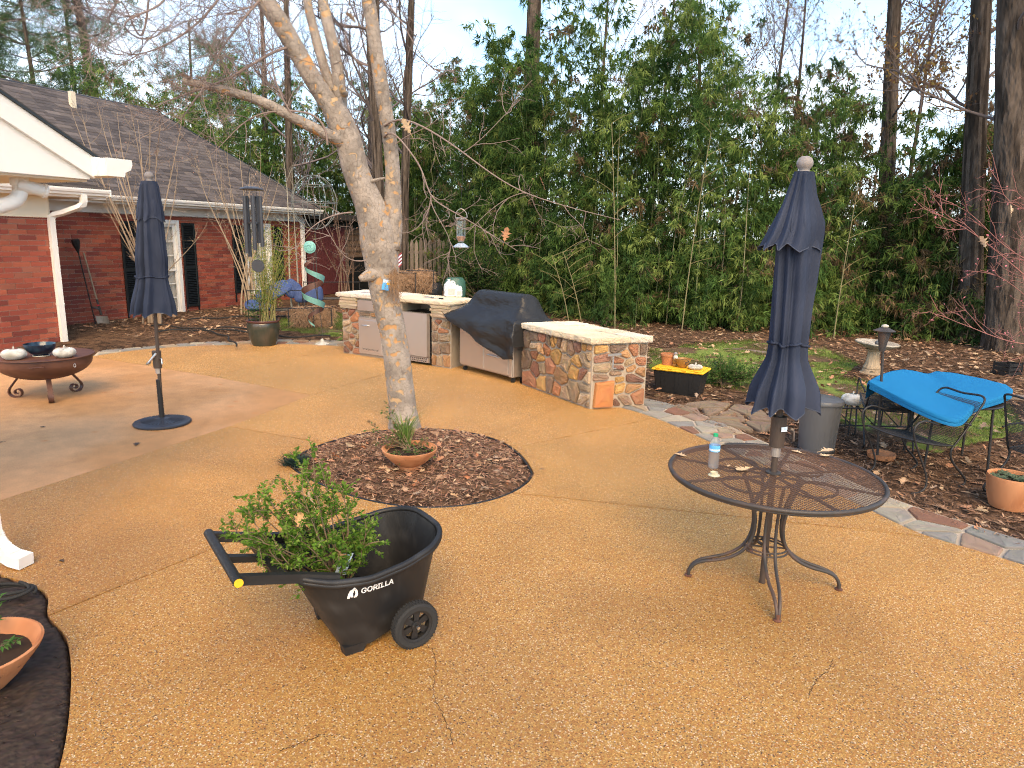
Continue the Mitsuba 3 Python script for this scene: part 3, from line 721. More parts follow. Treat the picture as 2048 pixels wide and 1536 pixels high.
# ---------------------------------------------------------------- outdoor kitchen
rs = np.random.default_rng(31)
KS = [(.25, .115, .075), (.35, .195, .095), (.40, .23, .085), (.215, .115, .08), (.33, .23, .14), (.29, .135, .075), (.25, .165, .11), (.37, .165, .08), (.35, .26, .17), (.20, .14, .10)]
def face_stones(parent, o, X, out, W, Hh, n, stretch=1.3, small=(), depth=.034):
    """stones laid on one upright face: o its lower left corner, X along it, out its outward normal"""
    o = np.r_[o, 0][:3] if len(o) == 2 else np.array(o); X = np.r_[X, 0][:3]; out = np.r_[out, 0][:3]
    poly = sbox(.004, .006, W - .004, Hh)
    for h in small: poly = poly.difference(h)
    out_n = 0
    for g in getattr(poly, 'geoms', [poly]):
        k = max(1, int(round(n * g.area / max(poly.area, 1e-6))))
        for h in (cells(g, k, rs, .026, 1, stretch) if k > 1 else [g.buffer(-.01)]):
            if h.area < .002: continue
            v, f = stone(h, depth * rs.uniform(.7, 1.15), .018, .010, rs)
            w = o + v[:, :1] * X + v[:, 1:2] * np.array([0, 0, 1.0]) + v[:, 2:3] * out
            if np.cross(X, [0, 0, 1]) @ out < 0: f = f[:, ::-1]
            c0 = np.array(KS[rs.integers(len(KS))]) * rs.uniform(.75, 1.25)
            cc = rcol(c0, len(v), rs, .16, .06)
            if rs.random() < .35: cc = cc * (.75 + .5 * meshkit.noise(v * 14 + 3)[:, None])
            part(parent, 'stone', MB().add((w, f), cc), 'vcb'); out_n += 1
def quad_frame(a, b): 
    a, b = np.array(a, float), np.array(b, float); d = b - a; L = np.linalg.norm(d); d /= L
    return d, L
# left, taller counter
KA, KB = np.array([-3.08, 12.42]), np.array([-1.0, 11.08])
kd, KL = quad_frame(KA, KB); kn = np.array([kd[1], -kd[0]]); kb = np.array([.42, .907])
cl = thing('stone_counter', 'taller stone bar counter with pale stone top and steel doors behind the tree', 'outdoor counter')
def kq(u, back, z): return np.r_[KA + kd * u + kb * back, z]
def kblock(u0, u1, b0, b1, z0, z1): 
    p = [kq(u, b, z) for z in (z0, z1) for u, b in ((u0, b0), (u1, b0), (u1, b1), (u0, b1))]
    return np.array(p), BOXF
# fridge niche u 1.5..2.12, cabinet door u .43..1.05
UF0, UF1 = 1.42, 2.07
part(cl, 'core', merge(kblock(.0, UF0, .0, .75, -.05, 1.02), kblock(UF1, KL, 0, .75, -.05, 1.02), kblock(UF0, UF1, .6, .75, -.05, 1.02)), 'mortar')
door = sbox(.44, .05, 1.04, .70); drawer = sbox(.42, .80, 1.04, 1.01)
face_stones(cl, np.r_[KA, 0], kd, kn, UF0, .83, 34, 1.2, small=(door.buffer(.006), drawer.buffer(.006)))
face_stones(cl, np.r_[KA + kd * UF1, 0], kd, kn, KL - UF1, .80, 11, 1.2)
sidev = kb; face_stones(cl, np.r_[KA + kb * .75, 0], -kb, -kd, .75, .8, 8, 1.2)
# thin ledge stones under the top
for (u0, u1) in ((-.02, .4), (1.07, UF0 - .02), (UF1 + .01, KL)):
    for i in range(4):
        z = .83 + i * .048; m = hull(np.vstack([np.array([kq(u, b, zz) for u in (u0 + rs.uniform(-.03, .03), u1 - rs.uniform(-.01, .02)) for b in (-.055 - rs.uniform(0, .02), .1)]) for zz in (z, z + .043)]) + rs.uniform(-.004, .004, (8, 3)))
        part(cl, 'ledge_stone', MB().add(m, rcol((.46, .36, .24), len(m[0]), rs, .12)), 'vcb')
TC = [(.60, .50, .35), (.64, .56, .42), (.56, .44, .29), (.62, .54, .43)]
def top_slabs(parent, corners, z0, z1, cuts, name='slab_stone'):
    P4 = Polygon(corners)
    pcs = cut([P4], *cuts[0]) if cuts else [P4]
    for c in cuts[1:]: pcs = cut(pcs, *c)
    for h in pcs:
        ring = np.array(h.exterior.segmentize(.05).coords)[:-1]
        cen = ring.mean(0); ring = ring + rs.normal(0, .006, ring.shape)
        n = len(ring); zt = z1 + rs.uniform(-.006, .006)
        lay = [np.c_[cen + (ring - cen) * k, np.full(n, z) + rs.uniform(-.003, .003, n)] for k, z in ((.97, z0), (1.0, z0 + .012), (1.006, (z0 + z1) / 2), (.998, zt - .012), (.985, zt))]
        lay[2][:, :2] += rs.normal(0, .004, (n, 2))
        v = np.vstack(lay + [[np.r_[cen, z0]], [np.r_[cen, zt]]]); f = []
        for k in range(4):
            for j in range(n): a, b = k * n + j, k * n + (j + 1) % n; f += [(a, b, b + n), (a, b + n, a + n)]
        for j in range(n): f += [((j + 1) % n, j, 5 * n), (4 * n + j, 4 * n + (j + 1) % n, 5 * n + 1)]
        f = np.array(f)
        if Polygon(ring).exterior.is_ccw is False: f = f[:, ::-1]
        c0 = np.array(TC[rs.integers(4)]) * rs.uniform(.9, 1.08); cc = rcol(c0, len(v), rs, .08, .04) * (.8 + .4 * meshkit.fbm(v * 6 + 9, 3)[:, None])
        part(parent, name, MB().add((v, f), cc), 'vcb')
tl = [kq(-.1, -.07, 0)[:2], kq(KL + .02, -.07, 0)[:2], kq(KL + .05, .82, 0)[:2], kq(-.1, .82, 0)[:2]]
top_slabs(cl, tl, 1.025, 1.092, [(kq(1.25, -.2, 0)[:2], kq(1.33, .9, 0)[:2], 0)], 'counter_top')
def steel_panel(parent, name, u0, u1, z0, z1, dpt=.02, off=.0, mat='steel'):
    p = []
    for u in (u0, u1):
        for z in (z0, z1):
            p += [np.r_[KA + kd * u, z] , np.r_[KA + kd * (u + (.006 if u == u0 else -.006)) + kn * dpt, z + (.006 if z == z0 else -.006)]]
    m = hull(np.array(p) + np.r_[kn * off, 0])
    return part(parent, name, m, mat)
cd = steel_panel(cl, 'cabinet_door', .44, 1.04, .05, .70, .05)
steel_panel(cd, 'door_panel', .49, 0.99, .09, .655, .006, .0505)
for i in range(18): steel_panel(cd, 'vent_slot', .53 + i * .022, .54 + i * .022, .12, .155, .0012, .0562, 'black')
def kpt(u, o, z): return np.r_[KA + kd * u + kn * o, z]
part(cd, 'handle', tube([kpt(.56, .058, .56), kpt(.56, .095, .56), kpt(.70, .095, .56), kpt(.70, .058, .56)], .008, 8), 'chrome', smooth=True)
steel_panel(cl, 'drawer', .42, 1.04, .81, 1.0, .05)
fr = thing('mini_fridge', 'stainless outdoor fridge set into the stone counter right of the tree trunk', 'fridge')
fb_ = part(fr, 'body', kblock(UF0 + .02, UF1 - .02, .0, .55, .03, .86), 'black')
fd_ = steel_panel(fr, 'door', UF0 + .005, UF1 - .03, .145, .872, .075, .01)
steel_panel(fr, 'grille', UF0 + .005, UF1 - .03, .045, .14, .04, .01)
for i in range(13):
    for j in range(2):
        u = UF0 + .04 + i * .042 + j * .01
        part(fr, 'vent_slot', hull([kpt(u, .0512, .062 + j * .036), kpt(u + .022, .0512, .062 + j * .036), kpt(u + .034, .0512, .086 + j * .036), kpt(u + .012, .0512, .086 + j * .036), kpt(u + .02, .05, .07 + j * .036)]), 'black')
# things lying on the counter top
for u, b, L, a, lab in ((.55, .25, .5, .2, 'steel grill tool lying across the left of the pale counter top'), (1.75, .35, .42, -.5, 'long grill fork lying on the pale counter near the fridge'), (1.95, .22, .4, .15, 'short steel grill tool lying at the counter edge above the fridge')):
    t_ = thing('grill_tool', lab, 'grill tool', 'grill tools on the counter')
    c = kq(u, b, 1.104); dd = np.array([math.cos(a) * kd[0] + math.sin(a) * kb[0], math.cos(a) * kd[1] + math.sin(a) * kb[1], 0])
    part(t_, 'shaft', tube([c - dd * L / 2, c + dd * L * .3], .006, 6), 'steel', smooth=True)
    part(t_, 'grip', tube([c + dd * L * .3, c + dd * L / 2], .011, 8), 'black', smooth=True)
def bottle_jug(key_label, p, h, w, name, cat):
    t_ = thing(name, key_label, cat)
    m = cbox(-w / 2, w / 2, -w * .33, w * .33, 0, h * .68, .02)
    sh_ = hull([(x * w / 2 * .98, y * w * .32, h * .66) for x in (-1, 1) for y in (-1, 1)] + [(x * w * .14 - w * .12, y * w * .12, h * .88) for x in (-1, 1) for y in (-1, 1)])
    part(t_, 'body', xf(merge(m, sh_), p, .4), 'jug')
    part(t_, 'cap', xf(tube([(-w * .12, 0, h * .87), (-w * .12, 0, h)], w * .13, 10), p, .4), 'jug')
    part(t_, 'handle', xf(tube(spline([(w * .02, 0, h * .86), (w * .36, 0, h * .84), (w * .42, 0, h * .66)], 8), w * .07, 8), p, .4), 'jug', smooth=True)
    part(t_, 'label', xf(cbox(-w * .3, w * .3, -w * .336, -w * .331, h * .12, h * .5, .0005), p, .4), 'labelgrey')
scene['jug'] = two(pr((.74, .74, .70), .4)); scene['labelgrey'] = two(pr((.48, .47, .43), .6))
bottle_jug('big white plastic jug standing at the back of the counter', kq(1.98, .74, 1.092), .30, .2, 'plastic_jug', 'jug')
bottle_jug('small white plastic bottle right of the big white jug', kq(2.12, .80, 1.092), .21, .13, 'plastic_bottle', 'bottle')

# right, lower counter
RA, RB, RC = np.array([.15, 9.97]), np.array([1.0, 8.53]), np.array([1.735, 8.80])
rd, RL_ = quad_frame(RA, RB); rn = np.array([rd[1], -rd[0]]); ed_, EL = quad_frame(RB, RC); en = np.array([ed_[1], -ed_[0]])
RD = RA + (RC - RB)
cr = thing('stone_counter', 'lower stone counter with flagstone top at the right of the covered grill', 'outdoor counter')
part(cr, 'core', (np.array([np.r_[p, z] for z in (-.05, .835) for p in (RA, RB, RC, RD)]), BOXF), 'mortar')
face_stones(cr, np.r_[RA, 0], rd, rn, RL_, .83, 40, 1.15, depth=.036)
big = Polygon([(.03, .02), (.30, .01), (.31, .36), (.05, .34)])
face_stones(cr, np.r_[RB, 0], ed_, en, EL, .83, 22, 1.5, small=(big.buffer(.012),), depth=.036)
v, f = stone(big, .06, .02, .008, rs)
part(cr, 'stone', MB().add((np.r_[RB, 0] + v[:, :1] * np.r_[ed_, 0] + v[:, 1:2] * np.array([0, 0, 1.]) + v[:, 2:3] * np.r_[en, 0], f), rcol((.46, .19, .07), len(v), rs, .1)), 'vcb', label='large squarish orange corner stone at the base of the counter end')
face_stones(cr, np.r_[RD, 0], (RA - RD) / np.linalg.norm(RA - RD), -rd, EL, .83, 8)
ov = lambda p, a, b: p + a
cs = [RA + rn * .07 - rd * .06, RB + rn * .07 + rd * .05, RC + en * .06 + ed_ * .05, RD + ed_ * .06 - rd * .05]
mid = lambda a, b, k: np.array(a) * (1 - k) + np.array(b) * k
top_slabs(cr, cs, .84, .912, [(mid(cs[0], cs[1], .22), mid(cs[3], cs[2], .30), 1), (mid(cs[0], cs[1], .52), mid(cs[3], cs[2], .55), 1), (mid(cs[0], cs[1], .80), mid(cs[3], cs[2], .74), 1), (mid(cs[0], cs[3], .55), mid(cs[1], cs[2], .62), 1)], 'flagstone')
def ept(x, o, z): return np.r_[RB + ed_ * x + en * o, z]
hk = part(cr, 'bracket', merge(flatbar([ept(.17, .085, .70), ept(.36, .085, .71)], .03, .01, (0, 0, 1)), flatbar([ept(.25, .08, .70), ept(.25, .08, .53)], .022, .01, np.r_[ed_, 0]), flatbar([ept(.25, .08, .53), ept(.30, .08, .53)], .014, .01, (0, 0, 1))), 'steel')

# grill cart and its cover
GA, GB = np.array([-.86, 11.02]), np.array([.0, 9.98])
gd, GL = quad_frame(GA, GB); gn = np.array([gd[1], -gd[0]]); gb_ = -gn
gr = thing('grill_cart', 'stainless grill cart on casters half hidden by its black cover', 'grill')
def gpt(u, o, z): return np.r_[GA + gd * u + gn * o, z]
def gblk(u0, u1, o0, o1, z0, z1, c=.006):
    v, f = cbox(u0, u1, o0, o1, z0, z1, c)
    w = np.c_[GA + v[:, :1] * gd + v[:, 1:2] * gn, v[:, 2]]
    return w, f[:, ::-1]
GW = GL
part(gr, 'cabinet', gblk(0, GW, -.58, -.02, .09, .86), 'steel')
part(gr, 'door', gblk(.01, GW * .48, -.019, .004, .11, .80), 'steel')
part(gr, 'door', gblk(GW * .485, GW * .93, -.019, .004, .11, .46), 'steel')
part(gr, 'drawer', gblk(GW * .485, GW * .93, -.019, .004, .47, .64), 'steel'); part(gr, 'drawer', gblk(GW * .485, GW * .93, -.019, .004, .65, .80), 'steel')
part(gr, 'corner_post', gblk(GW * .94, GW, -.019, .006, .09, .8), 'steel')
for u, z0, z1 in ((GW * .43, .50, .68),): part(gr, 'handle', tube([gpt(u, .003, z0), gpt(u, .04, z0), gpt(u, .04, z1), gpt(u, .003, z1)], .009, 8), 'chrome', smooth=True)
for z in (.36, .58): part(gr, 'handle', tube([gpt(GW * .58, .003, z), gpt(GW * .58, .04, z), gpt(GW * .78, .04, z), gpt(GW * .78, .003, z)], .009, 8), 'chrome', smooth=True)
for u in (.07, GW - .06):
    for o in (-.07, -.5):
        w_ = part(gr, 'caster', tube([gpt(u - .015, o, .036), gpt(u + .015, o, .036)], .036, 14), 'rubber')
        part(w_, 'fork', merge(gblk(u - .022, u + .022, o - .02, o + .02, .074, .09, .002), gblk(u - .024, u - .017, o - .014, o + .014, .03, .075, .001)), 'steel')
cv = thing('grill_cover', 'wrinkled black fabric cover draped askew over the grill', 'grill cover')
NU, rows = 90, None
def cover_profile(a):
    """a: 0..1 along the cart; list of (o, z) from the front hem over the top to the back hem"""
    u = a
    hem = np.interp(a, [0, .1, .35, .7, .88, 1.0], [.93, .82, .68, .47, .36, .40])
    sh_ = .90 + .03 * math.sin(a * 9)
    k = float(smooth01((a - .03) / .22) * smooth01((1.0 - a) / .14))
    zt = .95 + .34 * k
    ot = .14 - .26 * k * .6
    front = .10 + .03 * math.sin(a * 13) + .05 * (1 - a)
    return [(front + .02, hem), (front + .03, (hem * .6 + sh_ * .4)), (front, sh_ - .02), (front - .06, sh_ + .03), (-.06 - .10 * k, sh_ + .05 + .12 * k), (-.14 - .06 * k, zt - .05), (-.24, zt + .005), (-.42, zt + .01), (-.56, zt - .06), (-.66, sh_ + .04), (-.70, .8), (-.70, .55)]
def smooth01(x): x = np.clip(x, 0, 1); return x * x * (3 - 2 * x)
P_ = []
for a in np.linspace(0, 1, NU):
    pr_ = np.array(cover_profile(a)); s_ = np.linspace(0, 1, 46)
    dd = np.r_[0, np.cumsum(np.hypot(*np.diff(pr_, axis=0).T))]; dd /= dd[-1]
    o = np.interp(s_, dd, pr_[:, 0]); z = np.interp(s_, dd, pr_[:, 1])
    u = -.24 + a * (GW + .36)
    P_.append(np.c_[GA + gd * u + gn * o[:, None], z])
P_ = np.array(P_)
for _ in range(2): P_[:, 1:-1] = (P_[:, :-2] + 2 * P_[:, 1:-1] + P_[:, 2:]) / 4
nr = meshkit.fbm(P_ * [2.6, 2.6, 2.0] + P_[..., 2:3] * [2.5, 0, 0], 3, seed=8)
ridge = 1 - np.abs(meshkit.fbm(P_ * [2.6, 2.6, 3.4] + P_[..., 2:3] * [5, -2, 0], 2, seed=5) - .5) * 4
amp = (np.clip(1.25 - P_[..., 2], .12, 1) * .9)[..., None]
P_ = P_ + np.r_[gn, .1] * ((nr - .5) * .12 + ridge * .045)[..., None] * amp * np.where(np.arange(46) < 30, 1, .2)[None, :, None]
ends = []
for e, side in ((0, -1), (NU - 1, 1)):
    lay = [P_[e]]
    for k in range(1, 6):
        q_ = P_[e].copy(); low = np.minimum(q_[:, 2], np.interp(k / 5, [0, 1], [q_[:, 2].max(), .58 if side > 0 else .86])); q_[:, 2] = low
        q_[:, :2] += gd * side * .015 * k; lay.append(q_)
    ends.append(np.array(lay))
full = np.concatenate([ends[0][:0:-1], P_, ends[1][1:]])
nu, nv = full.shape[:2]
i, j = np.meshgrid(np.arange(nu - 1), np.arange(nv - 1), indexing='ij')
q = np.stack([i * nv + j, (i + 1) * nv + j, (i + 1) * nv + j + 1, i * nv + j + 1], -1).reshape(-1, 4)
put(cv, (full.reshape(-1, 3), q), 'cover', smooth=True)
# small stitched mark on the cover's top

# ---------------------------------------------------------------- umbrellas
rs = np.random.default_rng(41)
def umbrella(label, x, y, zs, rr, lean, crank, post, seed):
    """zs: finial top, canopy top, flap hem, tie, hem; rr: radii there"""
    q = np.random.default_rng(seed)
    u = thing('patio_umbrella', label, 'umbrella')
    zf, zc, zv, zt, zh = zs
    part(u, 'finial', xf(lathe([(0, .10), (.02, .098), (.036, .088), (.045, .066), (.044, .05), (.034, .034), (.028, .026), (.03, .014), (.044, 0), (.0, -.01)], 24), (x + lean[0], y + lean[1], zf - .10)), 'greyknob', smooth=True)
    nA, nR = 128, 44
    ph = q.uniform(0, 6.28, 6)
    def layer(z0, z1, rad, pts, zig, depth, off, sid):
        a = np.linspace(0, 2 * np.pi, nA, endpoint=False); V = []
        for k, t in enumerate(np.linspace(0, 1, nR)):
            z = z0 + (z1 - z0) * t
            r = np.interp(t, [p[0] for p in pts], [p[1] for p in pts])
            dep = depth * (np.interp(t, [0, .12, 1], [.25, .7, 1.0]))
            w = a + .25 * np.sin(a * 3 + ph[0]) + .12 * np.sin(t * 4 + ph[1])
            pl = np.cos(8 * w + ph[2]) * (1 + .35 * np.sin(2 * w + ph[5])); pl = np.sign(pl) * np.abs(pl) ** .7
            f2 = .3 * np.cos(17 * w + ph[3] + t * 2)
            R = r * (1 + dep * (pl + f2) + .07 * np.sin(2 * a + ph[4]))
            zz = z + (zig * np.abs(np.sin(4 * w + ph[2] / 2)) * t ** 6)
            R = R * (1 + .05 * (meshkit.fbm(np.c_[np.cos(a) * 2, np.sin(a) * 2, np.full(nA, z * 3 + sid * 9)], 3, seed) - .5) * 2)
            V.append(np.c_[x + off[0] * t ** 1.5 + lean[0] * np.clip((z - zh) / (zf - zh), 0, 1) + R * np.cos(a), y + off[1] * t ** 1.5 + R * np.sin(a), np.broadcast_to(zz, a.shape)])
        V = np.array(V)
        i, j = np.meshgrid(np.arange(nR - 1), np.arange(nA), indexing='ij')
        f = np.stack([i * nA + j, (i + 1) * nA + j, (i + 1) * nA + (j + 1) % nA, i * nA + (j + 1) % nA], -1).reshape(-1, 4)
        return V.reshape(-1, 3), f
    tt = lambda z: (zc - z) / (zc - zh)
    body = layer(zc - .02, zh, None, [(0, rr[1] * .8), (tt(zv) * .6, rr[2] * .80), (tt(zt) * .8, rr[3] * 1.05), (tt(zt), rr[3]), (tt(zt) + .06, rr[3] * 1.08), (.9, rr[4] * .92), (1, rr[4])], .05, .20, (0, 0), 0)
    part(u, 'canopy', body, 'navy', smooth=True)
    flap = layer(zc, zv, None, [(0, rr[1]), (.1, rr[1] * 1.12), (1, rr[2])], .045, .17, rr[5], 1)
    part(u, 'vent_flap', flap, 'navy', smooth=True)
    def hem(m, n=nA): return m[0][-n:]
    for m_, nm in ((body, 'hem'), (flap, 'hem')):
        part(u, nm, tube(hem(m_), .003, 5, closed=True), 'navyhem', smooth=True)
    a = np.linspace(0, 2 * np.pi, 48, endpoint=False); k = int((tt(zt)) * (nR - 1))
    ring = body[0][k * nA:(k + 1) * nA]; c = ring.mean(0)
    part(u, 'tie', tube(np.c_[c[0] + (ring[:, 0] - c[0]) * 1.06, c[1] + (ring[:, 1] - c[1]) * 1.06, ring[:, 2] + .01 * np.sin(np.arange(nA) * .2)], .008, 6, closed=True), 'navy', smooth=True)
    part(u, 'pole', tube([(x, y, post), (x + lean[0] * .6, y, zc - .1)], .019, 14), 'bronze', smooth=True)
    if crank:
        h = part(u, 'crank_housing', xf(tube([(0, 0, crank - .11), (0, 0, crank + .08)], [.043, .046], 18), (x, y, 0)), 'bronze', smooth=40)
        part(h, 'collar', xf(tube([(0, 0, crank - .17), (0, 0, crank - .111)], .028, 14), (x, y, 0)), 'steel')
        part(u, 'crank_handle', merge(tube([(x + .04, y - .02, crank), (x + .075, y - .05, crank), (x + .078, y - .052, crank - .06)], .008, 8)), 'chrome' if crank < .9 else 'bronze', smooth=True)
    return u
scene['navyhem'] = two(pr((.05, .062, .095), .8))
TX, TY = 1.613, 4.03
u1 = umbrella('navy umbrella folded and tied, standing through the round mesh table', TX, TY, (2.585, 2.50, 2.06, 1.52, 1.12), (.04, .052, .145, .092, .178, (-.055, 0)), (-.005, 0), 1.01, 0.0, 3)
part(u1, 'sticker', xf(cbox(-.022, .022, -.0005, .0005, -.015, .015, .0002), (TX + .018, TY - .0475, 1.02), .35), 'paper')
LX, LY = -3.89, 7.43
u2 = umbrella('navy umbrella folded and tied, standing in a round black base on the slab', LX, LY, (2.70, 2.605, 2.19, 1.62, 1.20), (.04, .075, .125, .132, .20, (0, 0)), (.08, 0), .74, .07, 9)
part(u2, 'crank_box', xf(cbox(-.035, .035, -.035, .035, .64, .82, .008), (LX, LY, 0)), 'bronze')
part(u2, 'crank_arm', tube([(LX + .02, LY - .05, .80), (LX - .055, LY - .08, .70)], .012, 8), 'chrome', smooth=True)
part(u2, 'crank_knob', tube([(LX - .05, LY - .06, .70), (LX - .055, LY - .11, .695)], .014, 8), 'chrome', smooth=True)
ub = thing('umbrella_base', 'round black cast umbrella base with radiating ribs on the tan slab', 'umbrella base')
part(ub, 'disc', xf(lathe([(0, 0), (.285, 0), (.297, .008), (.297, .02), (.288, .03), (.265, .033), (.255, .028), (.235, .03), (.22, .042), (.06, .066), (.04, .075), (0, .075)], 72), (LX, LY, 0)), 'ironblue', smooth=30)
scene['ironblue'] = two(pr((.035, .038, .05), .4, .2))
for k in range(36):
    a = k * 2 * np.pi / 36; d_ = np.array([math.cos(a), math.sin(a)])
    part(ub, 'rib', tube([(LX + d_[0] * .075, LY + d_[1] * .075, .064), (LX + d_[0] * .215, LY + d_[1] * .215, .0435)], [.004, .008], 5), 'ironblue')
part(ub, 'sleeve', tube([(LX, LY, .07), (LX - .004, LY, .50)], .027, 16), 'black', smooth=40)

# ---------------------------------------------------------------- round mesh table
tb = thing('mesh_table', 'round dark bronze wrought-iron table with a wire mesh top and curved legs', 'table')
R, ZT = .618, .73
def circ_pts(cx, cy, r, z, n=72):
    a = np.arange(n) * 2 * np.pi / n
    return np.c_[cx + r * np.cos(a), cy + r * np.sin(a), np.full(n, z)]
part(tb, 'rim', merge(tube(circ_pts(TX, TY, R, ZT - .006, 96), .0135, 8, closed=True), tube(circ_pts(TX, TY, R - .006, ZT - .022, 96), .010, 8, closed=True)), 'iron', smooth=True)
ms = []
def wires(ang, sp, w):
    d = np.array([math.cos(ang), math.sin(ang)]); n_ = np.array([-d[1], d[0]])
    k = np.arange(-R + sp, R - sp / 2, sp)
    for o in k:
        if abs(o) < .0: continue
        L_ = math.sqrt(max(R * R - o * o, 0)) - .004
        for a, b in (((-L_, L_),) if abs(o) > .028 else ((-L_, -math.sqrt(max(.028 ** 2 - o * o, 0))), (math.sqrt(max(.028 ** 2 - o * o, 0)), L_))):
            p, q_ = np.array([TX, TY]) + n_ * o + d * a, np.array([TX, TY]) + n_ * o + d * b
            ms.append(flatbar([np.r_[p, ZT - .003], np.r_[q_, ZT - .003]], w, .0022, np.r_[n_, 0]))
wires(.15 + .52, .0175, .0030); wires(.15 - .52, .0175, .0030)
part(tb, 'mesh_top', merge(*ms), 'meshbrown', kind='stuff')
for k in range(8):
    a = .25 + k * math.pi / 4; d_ = np.array([math.cos(a), math.sin(a), 0])
    part(tb, 'spoke', flatbar([np.array([TX, TY, ZT - .017]) + d_ * .04, np.array([TX, TY, ZT - .017]) + d_ * (R - .012)], .024, .008, np.cross(d_, [0, 0, 1])), 'iron')
for k in range(4):
    a = .25 + math.pi / 8 + k * math.pi / 2; d_ = np.array([math.cos(a), math.sin(a), 0]); s_ = np.array([-d_[1], d_[0], 0])
    t_ = np.linspace(0, 2 * np.pi, 36, endpoint=False)
    pts = np.array([TX, TY, ZT - .024]) + np.outer(.27 + .115 * np.cos(t_), d_) + np.outer(.15 * np.sin(t_), s_)
    part(tb, 'scroll_ring', tube(pts, .0085, 6, closed=True), 'iron', smooth=True)
part(tb, 'hub', xf(lathe([(.021, 0), (.045, 0), (.045, .008), (.021, .012)], 24), (TX, TY, ZT)), 'iron', smooth=30)
prof = spline([(.17, .70), (.12, .58), (.088, .45), (.088, .34), (.13, .235), (.22, .165), (.33, .13), (.415, .098), (.45, .055), (.458, .008)], 34)
for a0 in (171, 261, 351, 81):
    a = math.radians(a0); d_ = np.array([math.cos(a), math.sin(a), 0]); s_ = np.array([-d_[1], d_[0], 0])
    L_ = part(tb, 'leg', merge(*[tube(np.array([TX, TY, 0]) + np.outer(prof[:, 0], d_) + np.c_[np.zeros((34, 2)), prof[:, 1]] + np.outer(sg * np.interp(prof[:, 0], [.088, .3, .44, .458], [.032, .026, .010, .006]), s_), .0105, 8) for sg in (-1, 1)]), 'iron', smooth=True)
    part(L_, 'foot', xf(lathe([(0, 0), (.022, 0), (.024, .006), (.012, .012), (.013, .04), (0, .042)], 16), (TX + d_[0] * .458, TY + d_[1] * .458, 0)), 'rust', smooth=30)
for z, r in ((.255, .125), (.235, .13)): part(tb, 'brace_ring', tube(circ_pts(TX, TY, r, z, 40), .006, 6, closed=True), 'iron', smooth=True)
for k in range(4):
    a = math.radians(171 + 90 * k); d_ = np.array([math.cos(a), math.sin(a), 0])
    part(tb, 'brace', tube([np.array([TX, TY, .245]) + d_ * .022, np.array([TX, TY, .245]) + d_ * .128], .006, 6), 'iron')
part(tb, 'top_ring', tube(circ_pts(TX, TY, .165, .70, 40), .008, 6, closed=True), 'iron', smooth=True)
# on the table
bx, by = (1.262,4.101)
wb = thing('water_bottle', 'clear plastic water bottle with green cap and blue label on the mesh table', 'bottle')
pb = [(0, .001), (.022, 0), (.030, .006), (.032, .02)]
for k in range(7): pb += [(.0325, .03 + k * .012), (.0305, .036 + k * .012)]
pb += [(.0325, .118), (.0325, .155), (.031, .165), (.025, .183), (.016, .197), (.0125, .203), (.0125, .21)]
part(wb, 'body', xf(lathe(pb, 28), (bx, by, ZT)), 'clearplastic', smooth=True)
part(wb, 'label', xf(lathe([(.0329, .112), (.0331, .113), (.0331, .150), (.0329, .151)], 28), (bx, by, ZT)), 'bottlelabel', smooth=True)
scene['bottlelabel'] = two(pr((.12, .42, .78), .4))
part(wb, 'label_band', xf(lathe([(.0332, .118), (.0333, .119), (.0333, .128), (.0332, .129)], 28), (bx, by, ZT)), 'paper', smooth=True)
part(wb, 'cap', xf(lathe([(0, .205), (.0145, .205), (.015, .208), (.0148, .222), (0, .223)], 24), (bx, by, ZT)), 'green', smooth=30)
cx_, cy_ = (1.228,3.959)
gd_ = thing('candle_holder', 'small cloudy glass candle holder in front of the water bottle', 'candle holder')
part(gd_, 'foot', xf(lathe([(0, 0), (.034, .0), (.036, .003), (.034, .006), (.022, .008), (0, .009)], 28), (cx_, cy_, ZT)), 'cloudy', smooth=30)
part(gd_, 'cup', xf(lathe([(.021, .008), (.0225, .022), (.0215, .0225), (.0185, .010), (0, .010)], 28), (cx_, cy_, ZT)), 'cloudy', smooth=30)
scene['cloudy'] = two(pr((.50, .47, .33), .15, specular=.6))
LF = [(.40, .25, .13), (.50, .34, .20), (.33, .18, .09), (.46, .27, .12), (.56, .42, .28)]
def lay_leaf(label, x, y, z, L, rz, group=None, col=None, tilt=(0, 0), curl=.2):
    k = thing('oak_leaf', label, 'leaf', group)
    m = xf(oak_leaf(L, rs, curl), (x, y, z + .006), rz, tilt[0], tilt[1])
    c = np.array(col if col is not None else LF[rs.integers(5)])
    put(k, MB().add(m, rcol(c, len(m[0]), rs, .1, .04)), 'vc')
for x, y, L_, a, lab in (
    (1.494, 4.106, 0.13, 2.2, 'large pale oak leaf lying left of the umbrella pole on the mesh table'),
    (1.441, 4.568, 0.09, -0.5, 'pale oak leaf behind the water bottle on the mesh table'),
    (1.153, 4.304, 0.09, 0.8, 'thin pale oak leaf near the left rim of the mesh table'),
    (1.385, 4.157, 0.04, 2.5, 'small pale leaf scrap beside the water bottle'),
    (2.091, 4.478, 0.12, -1.1, 'large tan oak leaf on the far rim of the mesh table'),
    (1.956, 4.435, 0.08, 0.6, 'tan oak leaf left of the largest leaf at the far table rim'),
    (2.133, 4.404, 0.09, 1.9, 'upright tan oak leaf at the far right rim of the mesh table')):
    lay_leaf(lab, x, y, ZT, L_, a, col=(.56, .40, .24))

